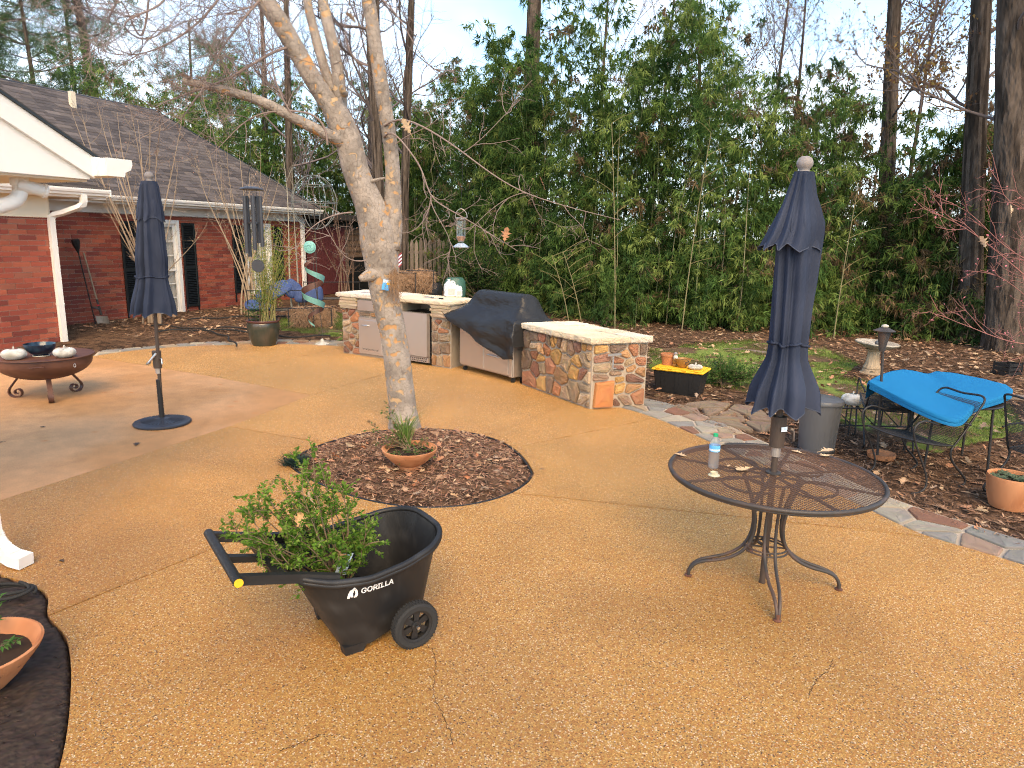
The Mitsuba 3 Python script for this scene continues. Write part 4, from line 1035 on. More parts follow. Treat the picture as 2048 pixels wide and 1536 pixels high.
# ---------------------------------------------------------------- yard cart
CX, CY, CO = np.array([.82, .57]), np.array([-.57, .82]), np.array([-1.36, 3.05])
def cf(m):
    v, f = m; v = np.asarray(v, float)
    return np.c_[CO + v[:, :1] * CX + v[:, 1:2] * CY, v[:, 2]], f
cart = thing('yard_cart', 'black plastic two-wheeled yard cart with yellow handle ends', 'garden cart')
half = [(.27, .0, .505), (.275, .24, .505), (.30, .268, .50), (.42, .300, .462), (.60, .325, .445), (.80, .318, .47), (.96, .285, .505), (1.045, .215, .525), (1.085, .13, .535), (1.09, 0, .535)]
def ringof(hh, n):
    far = spline([(x, y, z) for x, y, z in hh], n) if False else np.array(hh, float)
    full = np.vstack([far * [1, -1, 1], (far[1:-1])[::-1]])
    d = np.r_[0, np.cumsum(np.linalg.norm(np.diff(np.vstack([full, full[:1]]), axis=0), axis=1))]
    s = np.linspace(0, d[-1], n, endpoint=False)
    return np.stack([np.interp(s, d, np.r_[full[:, k], full[0, k]]) for k in range(3)], 1)
def smoothring(r, k=2):
    for _ in range(k): r = (np.roll(r, 1, 0) + 2 * r + np.roll(r, -1, 0)) / 4
    return r
NR_ = 96
top = smoothring(ringof(half, NR_), 2)
bot_half = [(.50, 0, .035), (.50, .20, .035), (.52, .225, .035), (.64, .235, .035), (.72, .225, .055), (.86, .21, .095), (.955, .195, .13), (.99, .15, .15), (.995, 0, .15)]
botr = smoothring(ringof(bot_half, NR_), 1)
# align both rings by angle about the middle
def byangle(r, c):
    a = np.unwrap(np.arctan2(r[:, 1], r[:, 0] - c)); 
    if a[-1] < a[0]: r, a = r[::-1], a[::-1]
    t = np.linspace(0, 2 * np.pi, NR_, endpoint=False) - np.pi
    aa = np.r_[a - 2 * np.pi, a, a + 2 * np.pi]
    return np.stack([np.interp(t, aa, np.tile(r[:, k], 3)) for k in range(3)], 1)
top, botr = byangle(top, .68), byangle(botr, .74)
lev = [top * (1 - t) + botr * t + np.array([0, 0, 0]) for t in np.linspace(0, 1, 9)]
def ringmesh(rings, flip=False):
    n = len(rings[0]); v = np.vstack(rings)
    i, j = np.meshgrid(np.arange(len(rings) - 1), np.arange(n), indexing='ij')
    f = np.stack([i * n + j, (i + 1) * n + j, (i + 1) * n + (j + 1) % n, i * n + (j + 1) % n], -1).reshape(-1, 4)
    return v, (f[:, ::-1] if flip else f)
inner = []
for t in np.linspace(1, 0, 9):
    r = top * (1 - t) + botr * t; c = np.array([.70, 0, 0]); d_ = r - c; d_[:, 2] = 0
    L_ = np.linalg.norm(d_, axis=1, keepdims=True); r = r - d_ / L_ * .010; r[:, 2] += .008 * t; inner.append(r)
cap = lambda r, dz: np.vstack([[np.r_[r.mean(0)[:2], r[:, 2].mean() + dz]]])
v1, f1 = ringmesh(lev + inner)
f1 = np.vstack([f1[:, [0, 1, 2]], f1[:, [0, 2, 3]]])
n0 = len(v1); v1 = np.vstack([v1, [botr.mean(0)], [inner[0].mean(0)]])
js = np.arange(NR_)
f1 = np.vstack([f1, np.stack([8 * NR_ + js, js * 0 + n0, 8 * NR_ + (js + 1) % NR_], 1), np.stack([9 * NR_ + js, 9 * NR_ + (js + 1) % NR_, js * 0 + n0 + 1], 1)])
part(cart, 'tub', cf((v1, f1)), 'cartplastic', smooth=38)
lip = top + (top - [.68, 0, 0]) * [.02, .04, 0]
part(cart, 'lip', cf(merge(tube(lip + [0, 0, .006], .016, 8, closed=True), tube(lip - [0, 0, .012], .015, 8, closed=True))), 'cartplastic', smooth=True)
# handle arms and grip
for s in (-1, 1):
    part(cart, 'handle_arm', cf(flatbar([(.46, s * .29, .472), (.28, s * .262, .515), (.12, s * .265, .555), (0, s * .27, .585)], .035, .045, (0, 1, 0))), 'cartplastic')
for x, z in ((.19, .535),): part(cart, 'cross_bar', cf(flatbar([(x, -.25, z), (x, .25, z)], .05, .035, (1, 0, 0))), 'cartplastic')
part(cart, 'cross_bar', cf(flatbar([(.0, 0, .575), (.27, 0, .51)], .04, .03, (0, 1, 0))), 'cartplastic')
part(cart, 'grip', cf(tube([(-.005, -.312, .588), (-.005, .312, .588)], .0235, 18)), 'cartplastic', smooth=40)
for s in (-1, 1): part(cart, 'end_cap', cf(tube([(-.005, s * .3115, .588), (-.005, s * .315, .588)], .0205, 18)), 'yellow')
# foot and wheel arches
for s in (-1, 1):
    part(cart, 'foot', cf(hull([(.495, s * .17, .05), (.62, s * .17, .05), (.495, s * .232, .05), (.62, s * .238, .05), (.50, s * .18, 0), (.60, s * .18, 0), (.505, s * .226, 0), (.60, s * .23, 0)])), 'cartplastic')
def wheel(s):
    y0 = s * .335
    def wf(m): return cf(xf((np.c_[m[0][:, 0], m[0][:, 2], m[0][:, 1]], m[1][:, ::-1]), (.842, y0, .125)))
    w = part(cart, 'wheel', wf(lathe([(.088, -.028), (.112, -.03), (.122, -.022), (.125, 0), (.122, .022), (.112, .03), (.088, .028), (.088, -.028)], 56)), 'rubber', smooth=40)
    tr = []
    for k in range(44):
        a = k * 2 * np.pi / 44
        for q_ in (-1, 1): tr.append(xf(box(.119, .1275, -.004, .004, q_ * .013 - .009, q_ * .013 + .009), (0, 0, 0), a + q_ * .03))
    part(w, 'tread', wf(merge(*tr)), 'rubber')
    part(w, 'rim', wf(merge(lathe([(.074, -.02), (.09, -.024), (.09, .024), (.074, .02)], 40), lathe([(.0, -.02), (.026, -.02), (.028, .026), (.018, .034), (0, .034)], 24))), 'black', smooth=30)
    for k in range(6):
        a = k * np.pi / 3 + .4
        m = hull([(.02, -.012, -.012), (.02, .012, -.012), (.08, -.020, -.010), (.08, .020, -.010), (.02, -.008, .012), (.02, .008, .012), (.08, -.014, .012), (.08, .014, .012)])
        part(w, 'spoke', wf(xf(m, (0, 0, 0), a)), 'black')
    part(w, 'axle_nut', wf(lathe([(0, -.045 if s < 0 else .03), (.009, -.045 if s < 0 else .03), (.009, -.03 if s < 0 else .045), (0, -.03 if s < 0 else .045)], 6)), 'chrome')
wheel(-1); wheel(1)
part(cart, 'axle', cf(tube([(.842, -.33, .125), (.842, .33, .125)], .009, 10)), 'steel')
# white lettering and emblem on the near side, laid on the curved wall
def side_y(x, z):
    """the outer wall's y on the near side at (x, z)"""
    out = np.zeros(len(x)); ys = []
    zs_, xs_, yy = [], [], []
    for r in lev:
        k = r[:, 1] < -.05; zs_.append(r[k, 2]); xs_.append(r[k, 0]); yy.append(r[k, 1])
    from scipy.interpolate import griddata
    P2 = np.c_[np.concatenate(xs_), np.concatenate(zs_)]
    return griddata(P2, np.concatenate(yy), np.c_[x, z], method='linear')
def on_side(m, lift=.0025):
    v, f = m; y = side_y(v[:, 0], v[:, 2])
    return cf((np.c_[v[:, 0], np.where(np.isnan(y), -.3, y) - lift - v[:, 1], v[:, 2]], f))
tm = meshkit.text_mesh('GORILLA', .030, .0015, bold=True)
tv = np.array(tm.vertices); tf = np.array(tm.faces)
tv[:, 0] *= .178 / tv[:, 0].max(); tv[:, 0] += .15 * tv[:, 1] * 0
th = -.04
lx, lz = .562 + tv[:, 0], .368 + tv[:, 1] + tv[:, 0] * (-th) * .6
part(cart, 'lettering', on_side((np.c_[lx, tv[:, 2], lz], tf)), 'whiteprint', label='white GORILLA lettering on the tub side')
scene['whiteprint'] = two(pr((.78, .78, .78), .5))
gor = [[(0, 0), (.012, 0), (.017, .016), (.022, .004), (.029, .004), (.026, .026), (.031, .036), (.024, .05), (.012, .046), (.004, .026)], [(.034, 0), (.044, 0), (.052, .012), (.05, .034), (.042, .05), (.036, .04), (.040, .022)], [(.024, .053), (.031, .06), (.039, .055), (.036, .044), (.029, .042)]]
ge = []
for g_ in gor:
    v, f = extrude(Polygon(g_).buffer(.0005), 0, .0015); ge.append((np.c_[.497 + v[:, 0], v[:, 2], .352 + v[:, 1]], f))
part(cart, 'emblem', on_side(merge(*ge)), 'whiteprint')

# ---------------------------------------------------------------- boxwood cutting in the cart
def shrub(t, base, stems, leaf_n, L, W, cols, seed, woodcol=(.20, .14, .09), droop=.0, spread=.09, stem_r=.006, twigs=7, leafdir=.5):
    q = np.random.default_rng(seed)
    wood, pos, dirs = [], [], []
    for e in stems:
        b = np.array(base) + q.normal(0, .012, 3) * [1, 1, 0]; e = np.array(e, float)
        mid_ = b * .5 + e * .5 + q.normal(0, .05, 3) * np.linalg.norm(e - b) + [0, 0, -.04 * droop]
        p = spline([b, b * .75 + mid_ * .25 + [0, 0, .02], mid_, e], 14)
        wood.append(tube(p, np.linspace(stem_r, stem_r * .25, 14), 5))
        for _ in range(twigs):
            k = q.integers(5, 14); o = p[k]; dd = (p[k] - p[max(k - 2, 0)]); dd /= np.linalg.norm(dd) + 1e-9
            dd = dd + q.normal(0, .6, 3); dd /= np.linalg.norm(dd); ln = q.uniform(.5, 1.3) * spread
            tw = spline([o, o + dd * ln * .5 + [0, 0, .01], o + dd * ln], 6)
            wood.append(tube(tw, np.linspace(stem_r * .35, stem_r * .15, 6), 4))
            for s_ in np.linspace(.15, 1, leaf_n):
                c = tw[0] * (1 - s_) + tw[-1] * s_
                for sg in (-1, 1):
                    side = np.cross(dd, [0, 0, 1]) * sg + q.normal(0, .35, 3) + dd * leafdir
                    pos.append(c + q.normal(0, .002, 3)); dirs.append(side)
    part(t, 'stems', merge(*wood), 'vc', smooth=True, col=woodcol)
    n = len(pos); nn = q.normal(0, .45, (n, 3)) + [0, 0, 1]
    v, f = sheets(pos, dirs, nn, L * q.uniform(.7, 1.2, n), W * q.uniform(.8, 1.15, n), .18)
    c = np.repeat(np.array(cols)[q.integers(len(cols), size=n)] * q.uniform(.7, 1.3, (n, 1)), 5, 0)
    part(t, 'foliage', MB().add((v, f), c), 'leaf', kind='stuff')
    return t
BOX = [(.13, .25, .035), (.19, .32, .05), (.09, .19, .03), (.27, .39, .08)]
bs = thing('boxwood_shrub', 'leafy green boxwood shrub lying loose in the black yard cart', 'shrub')
def cl_(x, y, z): return np.r_[CO + CX * x + CY * y, z]
q_ = np.random.default_rng(77)
tips = [(.02, -.12, .65), (.05, .08, .72), (.1, -.2, .72), (.14, .1, .82), (.2, -.12, .86), (.12, -.02, .78), (.28, .02, .93), (.34, -.16, .90), (.40, .12, .98), (.44, -.04, 1.0), (.50, .06, .96), (.55, -.12, .84), (.62, .0, .78), (.66, -.14, .68), (.70, -.05, .60), (.71, .02, .50), (.66, -.18, .56), (.25, -.20, .72), (.18, -.2, .66), (.30, -.19, .64), (.08, -.18, .64), (.35, .18, .80), (.48, .20, .82), (.24, .2, .75), (.42, -.24, .66), (.56, .14, .7), (.36, -.05, .82), (.5, -.2, .62), (.15, -.14, .68), (.30, -.12, .74)]
shrub(bs, cl_(.56, -.05, .22), [cl_(t[0], t[1], max(t[2], .72) if t[0] < .42 else t[2]) for t in tips], 8, .025, .017, BOX, 5, spread=.10, stem_r=.007, twigs=14)
tg = thing('plant_tag', 'pale blue plant price tag stuck in the cart beside the boxwood', 'tag')
m = cbox(-.035, .035, -.0006, .0006, -.065, .065, .0003)
part(tg, 'card', cf(xf(m, (.545, -.13, .455), .2, .25, .25)), 'paper')
for k in range(7):
    part(tg, 'print_line', cf(xf(xf(box(-.026, .02 - .006 * (k % 3), -.0015, -.0008, .045 - k * .012, .048 - k * .012), (0, 0, 0)), (.545, -.13, .455), .2, .25, .25)), 'printgrey')
scene['printgrey'] = two(pr((.16, .22, .34), .7))
for (x, y, z, L_, a, tl, lab) in ((.30, -.20, .72, .09, .4, (.9, .3), 'dead tan oak leaf caught high in the boxwood in the cart'), (.50, -.18, .50, .12, 2.6, (1.1, -.4), 'dead pink-brown oak leaf caught low in the boxwood near the tag'), (.40, -.14, .80, .08, 1.3, (.8, .6), 'curled dead oak leaf in the middle of the boxwood')):
    lay_leaf(lab, *cl_(x, y, z), L_, a, tilt=tl, curl=.5)

# ---------------------------------------------------------------- fire pit with its lid and what stands on it
FX, FY, FZ, FR = -5.91, 8.56, .55, .555
fp_ = thing('fire_pit', 'rusty brown round steel fire pit with flat lid and scroll feet', 'fire pit')
pts = [(0, FZ - .30)] + [(FR * .955 * math.sin(a), FZ - .06 - .25 * math.cos(a)) for a in np.linspace(.12, 1.45, 14)] + [(FR * .955, FZ - .03), (FR * .955, FZ - .012), (FR * .93, FZ - .012)]
part(fp_, 'bowl', xf(lathe(pts, 64), (FX, FY, 0)), 'rust', smooth=True)
part(fp_, 'lid', xf(lathe([(0, -.006), (FR, -.006), (FR + .002, 0), (FR, .006), (.1, .012), (0, .012)], 96), (FX, FY, FZ - .006)), 'rust', smooth=30)
hd = np.array([math.cos(-.85), math.sin(-.85)]); hs = np.array([-hd[1], hd[0]])
def fpt(r, s, z): return np.r_[np.array([FX, FY]) + hd * r + hs * s, z]
part(fp_, 'lid_handle', tube(spline([fpt(.44, .07, FZ + .006), fpt(.44, .09, FZ + .035), fpt(.44, .16, FZ + .05), fpt(.44, .23, FZ + .035), fpt(.44, .25, FZ + .006)], 20), .008, 8), 'rust', smooth=True)
part(fp_, 'side_handle', tube([fpt(.52, -.22, FZ - .07), fpt(.57, -.22, FZ - .07), fpt(.57, -.08, FZ - .07), fpt(.53, -.08, FZ - .07)], .008, 8), 'rust', smooth=True)
part(fp_, 'ring', tube(fpt(.545, .24, FZ - .085) + np.c_[np.outer(np.cos(np.linspace(0, 6.28, 16)) * .012, hs), np.sin(np.linspace(0, 6.28, 16)) * .02], .004, 6), 'steel')
for a0 in (-52, 68, 188):
    a = math.radians(a0); d_ = np.array([math.cos(a), math.sin(a), 0]); s_ = np.array([-d_[1], d_[0], 0])
    pr2 = [(.30, .30), (.36, .22), (.43, .13), (.455, .08), (.44, .03), (.39, .006), (.335, .012), (.305, .05), (.315, .09), (.35, .105), (.38, .09), (.385, .06), (.365, .045), (.35, .052)]
    c = spline([(x, z, 0) for x, z in pr2], 60)
    part(fp_, 'leg', flatbar(np.array([FX, FY, 0]) + np.outer(c[:, 0], d_) + np.c_[np.zeros((60, 2)), c[:, 1]], .055, .010, s_), 'rust')
def oil_lamp(label, x, y, z, r, h):
    t = thing('stone_lamp', label, 'oil lamp', None)
    p = [(0, 0), (r * .55, 0), (r * .85, h * .18), (r, h * .48), (r * .9, h * .78), (r * .6, h * .96), (r * .35, h), (0, h)]
    s_ = spline([(a, b, 0) for a, b in p[1:-1]], 20)[:, :2]
    v, f = lathe([(0, 0)] + s_.tolist() + [(0, h)], 40); v[:, :2] *= 1 + .05 * (meshkit.fbm(v * 12, 3)[:, None] - .5)
    part(t, 'stone', xf((v, f), (x, y, z)), 'palestone', smooth=True)
    part(t, 'plate', xf(lathe([(0, 0), (r * .36, 0), (r * .36, .004), (0, .006)], 24), (x, y, z + h)), 'chrome', smooth=30)
    part(t, 'wick', xf(tube([(0, 0, .004), (.004, 0, .03)], .008, 8), (x, y, z + h)), 'palestone')
x, y = (-6.006,8.181); oil_lamp('mottled pale stone oil lamp, left one on the rusty fire pit lid', x, y, FZ + .006, .135, .12)
x, y = (-5.529,8.387); oil_lamp('pale pinkish stone oil lamp, right one on the rusty fire pit lid', x, y, FZ + .006, .125, .115)
bw_ = thing('blue_bowl', 'dark blue glazed bowl on the rusty fire pit lid', 'bowl')
x, y = (-5.847,8.421)
pb = [(0, .0), (.085, 0), (.09, .012), (.08, .02), (.12, .045), (.155, .085), (.172, .13), (.175, .15), (.17, .152), (.150, .09), (.11, .05), (0, .035)]
part(bw_, 'bowl', xf(lathe(pb, 48), (x, y, FZ + .008)), 'blueglaze', smooth=50)
part(bw_, 'foot', xf(lathe([(.08, -.001), (.093, -.001), (.094, .010), (.085, .013)], 40), (x, y, FZ + .008)), 'palestone')

# ---------------------------------------------------------------- pots
def pot(name, label, cat, x, y, prof, mat, soil_r=None, soil_z=None, z=0, rim=None):
    t = thing(name, label, cat)
    part(t, 'pot', xf(lathe(prof, 48), (x, y, z)), mat, smooth=45)
    if soil_r: part(t, 'soil', xf((lambda m: (m[0] + np.c_[np.zeros((len(m[0]), 2)), (meshkit.fbm(m[0] * 25, 3) - .5) * .03], m[1]))(lathe([(soil_r * k, soil_z + .012 * (1 - k)) for k in (1, .8, .6, .4, .2, 0)], 36)), (x, y, z)), 'earth', smooth=True)
    if rim: part(t, 'rim', xf(lathe(rim, 48), (x, y, z)), 'terracotta', smooth=45)
    return t
scene['earth'] = two(pr((.045, .030, .022), .95, specular=.1))
ix, iy = -.905, 5.93; iz = island_z(ix, iy) - .005
tbp = pot('terracotta_bowl', 'wide terracotta bowl planter on the mulch island at the tree foot', 'planter', ix, iy, [(0, 0), (.10, 0), (.105, .02), (.10, .03), (.16, .07), (.215, .125), (.243, .165), (.248, .185), (.238, .188), (.225, .165), (.2, .15)], 'terracotta', .23, .15, iz)
cx2, cy2 = -2.43, 2.82
cb_ = pot('terracotta_bowl', 'orange terracotta bowl planter on the dark corner bed at the left edge', 'planter', cx2, cy2, [(0, 0), (.12, 0), (.17, .05), (.225, .12), (.262, .17), (.27, .19), (.258, .195), (.245, .18), (.21, .12)], 'terracotta', .235, .13, .03)
gx, gy = -4.78, 13.12
gpx = pot('glazed_planter', 'big dark green glazed planter holding tall thin bamboo canes', 'planter', gx, gy, [(0, 0), (.20, 0), (.215, .02), (.27, .17), (.30, .32), (.298, .41), (.285, .44), (.30, .46), (.305, .475), (.295, .485), (.27, .47), (.27, .43)], 'greenglaze', .275, .43, 0)
part(gpx, 'rim', xf(lathe([(.287, .442), (.305, .458), (.309, .475), (.3, .489), (.285, .487)], 48), (gx, gy, 0)), 'brownglaze', smooth=45)
scene['brownglaze'] = two(pr((.10, .04, .035), .3))
rx, ry = 4.20, 5.50
rp = pot('terracotta_pot', 'weathered terracotta pot of pale succulents at the right edge', 'planter', rx, ry, [(0, 0), (.135, 0), (.16, .08), (.18, .2), (.185, .26), (.18, .275), (.168, .27), (.16, .2)], 'terracotta', .168, .245, -.02)
sc_ = thing('saucer', 'upturned terracotta saucer on the mulch at the foot of the garden torch', 'saucer')
x, y = (3.78,6.753)
part(sc_, 'dish', xf(lathe([(0, .03), (.11, .03), (.125, .055), (.135, .055), (.128, .01), (.12, 0), (0, 0)], 36), (x, y, -.01)), 'terracotta', smooth=40)
# bamboo canes of the glazed planter
def canes(t, x, y, z, n, h, spread, seed, lcols, lean=(0, 0), ccol=(.34, .30, .12)):
    q = np.random.default_rng(seed); w = []; pos, dirs = [], []
    for _ in range(n):
        a = q.uniform(0, 6.28); r = q.uniform(0, .16); hh = h * q.uniform(.55, 1.05)
        b = np.array([x + r * math.cos(a), y + r * math.sin(a), z]); e = b + [spread * q.normal() + lean[0], spread * q.normal() + lean[1], hh]
        p = spline([b, b * .5 + e * .5 + [-.1 * lean[0], 0, .12 * hh], e], 16); w.append(tube(p, np.linspace(.006, .002, 16), 5))
        for k in range(4, 16):
            for _ in range(q.integers(3, 7)):
                d_ = q.normal(0, 1, 3) * [1, 1, .5] + [0, 0, .25]; d_ /= np.linalg.norm(d_); l_ = q.uniform(.04, .16)
                pos.append(p[k] + d_ * l_); dirs.append(d_ * [1, 1, .6] + q.normal(0, .4, 3) + [0, 0, -.2])
    part(t, 'canes', merge(*w), 'vc', smooth=True, col=ccol)
    m_ = len(pos); v, f = leaf2(pos, dirs, q.normal(0, .5, (m_, 3)) + [0, 0, 1], q.uniform(.05, .10, m_), q.uniform(.009, .016, m_))
    part(t, 'foliage', MB().add((v, f), np.repeat(np.array(lcols)[q.integers(len(lcols), size=m_)] * q.uniform(.7, 1.3, (m_, 1)), 4, 0)), 'leaf', kind='stuff')
cn = thing('potted_bamboo', 'tall yellow-green bamboo canes growing in the dark glazed planter', 'plant')
canes(cn, gx + .08, gy, .45, 50, 1.75, .24, 3, [(.28, .33, .06), (.20, .30, .05), (.36, .36, .09), (.10, .2, .04)], (.16, 0))
nd = thing('small_nandina', 'small dark leafy nandina at the left of the potted bamboo', 'plant')
canes(nd, gx - .1, gy - .05, .45, 8, .55, .06, 4, [(.05, .12, .03), (.08, .17, .04)], (0, 0), (.12, .08, .05))
# grassy and leafy plants in the island bowl and the two others
def tuft(t, name, x, y, z, n, L, W, cols, seed, up=.8, bend=.5):
    q = np.random.default_rng(seed); mb = MB()
    for _ in range(n):
        a = q.uniform(0, 6.28); l_ = L * q.uniform(.5, 1.1); o = np.array([x + q.normal(0, .02), y + q.normal(0, .02), z])
        d_ = np.array([math.cos(a), math.sin(a), 0]); s = np.linspace(0, 1, 6)
        p = o + np.outer(s * l_ * (1 - up) + s ** 2 * l_ * bend * .4, d_) + np.c_[np.zeros((6, 2)), l_ * up * (s - bend * .45 * s ** 2)]
        side = np.array([-d_[1], d_[0], 0]); w = W * np.array([.8, 1, 1, .8, .5, .08])[:, None]
        v = np.vstack([p + side * w / 2, p - side * w / 2, p + [0, 0, .0]])[:12]
        f = np.array([[k, k + 1, 6 + k + 1] for k in range(5)] + [[k, 6 + k + 1, 6 + k] for k in range(5)])
        mb.add((v, f), np.array(cols[q.integers(len(cols))]) * q.uniform(.7, 1.25))
    return part(t, name, mb, 'leaf')
sp_ = thing('spider_plant', 'grassy light green plant behind the terracotta bowl at the tree trunk', 'plant')
tuft(sp_, 'blades', ix - .06, iy + .12, iz + .16, 80, .52, .010, [(.22, .32, .08), (.34, .38, .14), (.14, .25, .05)], 6, .85, .55)
shl = thing('ivy_plant', 'small leafy plants and dead sprigs in the terracotta bowl on the island', 'plant')
shrub(shl, (ix, iy, iz + .14), [(ix + .17 * math.cos(a), iy + .17 * math.sin(a), iz + .2 + .05 * math.sin(a * 3)) for a in np.linspace(0, 6, 11)] + [(ix - .34, iy + .12, iz + .30), (ix - .27, iy + .2, iz + .46), (ix - .15, iy + .1, iz + .36), (ix - .30, iy + .05, iz + .22), (ix - .2, iy + .16, iz + .5), (ix - .38, iy + .2, iz + .4)], 4, .035, .02, [(.10, .18, .05), (.16, .24, .08), (.24, .16, .09), (.3, .2, .12)], 12, spread=.07, stem_r=.004, twigs=5)
mg = thing('mondo_grass', 'dark blue-green mondo grass clump at the left tip of the island', 'grass clump')
mx, my = -1.98, 6.12
for k in range(7): tuft(mg, 'blades', mx + rs.normal(0, .07), my + rs.normal(0, .06), .0, 46, .23, .007, [(.05, .09, .08), (.07, .12, .10), (.04, .07, .06)], 50 + k, .6, .8)
scn = thing('succulents', 'grey-green succulent rosettes in the terracotta pot at the right edge', 'plant')
mb = MB()
for _ in range(16):
    a, r = rs.uniform(0, 6.28), rs.uniform(0, .14); o = np.array([rx + r * math.cos(a), ry + r * math.sin(a), .225])
    for k in range(14):
        b = k * 2.4; e = .25 + .5 * (k / 14); d_ = np.array([math.cos(b) * math.cos(e), math.sin(b) * math.cos(e), math.sin(e)])
        v, f = sheets([o], [d_], [[0, 0, 1]], .06, .028, .2); mb.add((v, f), np.array((.22, .28, .18)) * rs.uniform(.7, 1.2))
part(scn, 'rosettes', mb, 'leaf', kind='stuff')
cpl = thing('seedling', 'small green seedling with dead leaves in the corner terracotta bowl', 'plant')
shrub(cpl, (cx2 + .02, cy2 + .04, .17), [(cx2 + .12, cy2 + .06, .22), (cx2 - .05, cy2 + .2, .36), (cx2 - .1, cy2 - .05, .26), (cx2 - .02, cy2 + .15, .3)], 4, .035, .016, [(.08, .2, .05), (.14, .26, .08)], 15, spread=.05, stem_r=.003, twigs=3)
lay_leaf('tan oak leaf on the soil of the corner terracotta bowl', cx2 + .06, cy2 - .13, .175, .13, .9)
hk_ = thing('coiled_strap', 'dark coiled hose loops lying on the corner bed behind the terracotta bowl', 'hose')
hx0 = np.array([-2.86, 3.62, .02]); t_ = np.linspace(0, 14, 120)
put(hk_, tube(hx0 + np.c_[.14 * np.cos(t_) * (1 - .02 * t_), .09 * np.sin(t_) * (1 - .02 * t_), .03 + .006 * np.sin(t_ * 2.3) + .002 * t_], .010, 6), 'rubber', smooth=True)

# ---------------------------------------------------------------- right side of the yard
rs = np.random.default_rng(61)
tt_ = thing('storage_tote', 'black plastic storage tote with a yellow lid carrying pots', 'storage box')
TO = np.array([2.42, 9.72]); ta = np.array([.83, -.45]) / math.hypot(.83, .45); tb2 = np.array([.47, .88])
def tof(m): 
    v, f = m; v = np.asarray(v, float); return np.c_[TO + v[:, :1] * ta + v[:, 1:2] * tb2, v[:, 2]], f
part(tt_, 'body', tof(hull([(sx * x, sy * y, z) for z, k in ((-.02, .86), (.31, 1.0)) for sx in (-1, 1) for sy in (-1, 1) for x, y in ((.33 * k, .22 * k), (.345 * k, .205 * k))])), 'black')
for x in (-.2, 0, .2): part(tt_, 'rib', tof(hull([(x + a, y, z) for a in (-.025, .025) for z, y in ((.02, -.196), (.02, -.205), (.29, -.222), (.29, -.231))])), 'black')
part(tt_, 'lid', tof(merge(cbox(-.37, .37, -.25, .25, .315, .345, .012), cbox(-.33, .33, -.21, .21, .346, .358, .006))), 'yellow')
for x in (-.28, -.1, .1, .28): part(tt_, 'lid_notch', tof(merge(cbox(x - .03, x + .03, -.254, -.2, .346, .362, .004))), 'yellow')
def on_tote(x, y): return TO + ta * x + tb2 * y
p = on_tote(-.22, .05); pot('terracotta_pot', 'plain terracotta pot standing at the left on the yellow tote lid', 'planter', p[0], p[1], [(0, 0), (.075, 0), (.10, .13), (.108, .13), (.11, .16), (.10, .165), (.09, .12)], 'terracotta', .09, .14, .36)
p = on_tote(.03, -.06); q_ = pot('ochre_planter', 'low ochre glazed planter with a scroll on the yellow tote lid', 'planter', p[0], p[1], [(0, 0), (.04, 0), (.07, .03), (.10, .08), (.115, .13), (.105, .13), (.09, .08)], 'ochre', .1, .10, .36)
scene['ochre'] = two(pr((.34, .17, .045), .4))
a_ = np.linspace(0, 9, 40)
part(q_, 'scroll', tube(np.c_[p[0] + .03 + (.008 + .004 * a_) * np.cos(a_), np.full(40, p[1] - .105), .44 + (.008 + .004 * a_) * np.sin(a_)], .005, 6), 'iron', smooth=True)
bd = thing('bird_figurine', 'small grey and white bird garden figurine standing on the yellow tote lid', 'figurine')
p = on_tote(-.09, -.02)
def bl(c, r, s): return sphere((p[0] + c[0], p[1] + c[1], .36 + c[2]), r, 2, s)
part(bd, 'body', merge(bl((0, 0, .08), .045, (.9, .9, 1.3)), bl((0, 0, .02), .04, (1, 1, .6))), 'ochre', smooth=True)
part(bd, 'breast', bl((-.005, -.018, .13), .034, (1, .9, 1.1)), 'palestone', smooth=True)
part(bd, 'head', bl((-.006, -.008, .18), .028, (1, 1, 1)), 'greyknob', smooth=True)
part(bd, 'beak', hull([(p[0] - .006 + a, p[1] - .03 + b, .54 + c) for a, b, c in ((-.008, 0, 0), (.008, 0, 0), (0, -.022, -.004), (0, 0, .008))]), 'yellow')
p = on_tote(.22, -.1); oil_lamp('flat pale stone oil lamp at the right end of the yellow tote lid', p[0], p[1], .36, .10, .07)

tc = thing('trash_can', 'dark grey ribbed plastic trash can with a flat lid beside the mesh table', 'trash can')
kx, ky = 3.235, 7.03
def can_prof(r): return lambda a, i: 1.0 - .05 * (1 if abs(((a - 5.3 + np.pi) % (2 * np.pi)) - np.pi) < .32 else 0)
part(tc, 'body', xf(lathe([(0, 0), (.172, 0), (.178, .02), (.205, .50), (.207, .53)], 72, can_prof(1)), (kx, ky, -.02)), 'can', smooth=30)
part(tc, 'lid', xf(lathe([(.2, .515), (.222, .515), (.224, .535), (.216, .555), (.19, .566), (.05, .572), (0, .573)], 64), (kx, ky, -.02)), 'can', smooth=35)
part(tc, 'base_band', xf(lathe([(.181, .0), (.186, .0), (.186, .018), (.181, .02)], 48), (kx, ky, -.02)), 'rubber', smooth=30)

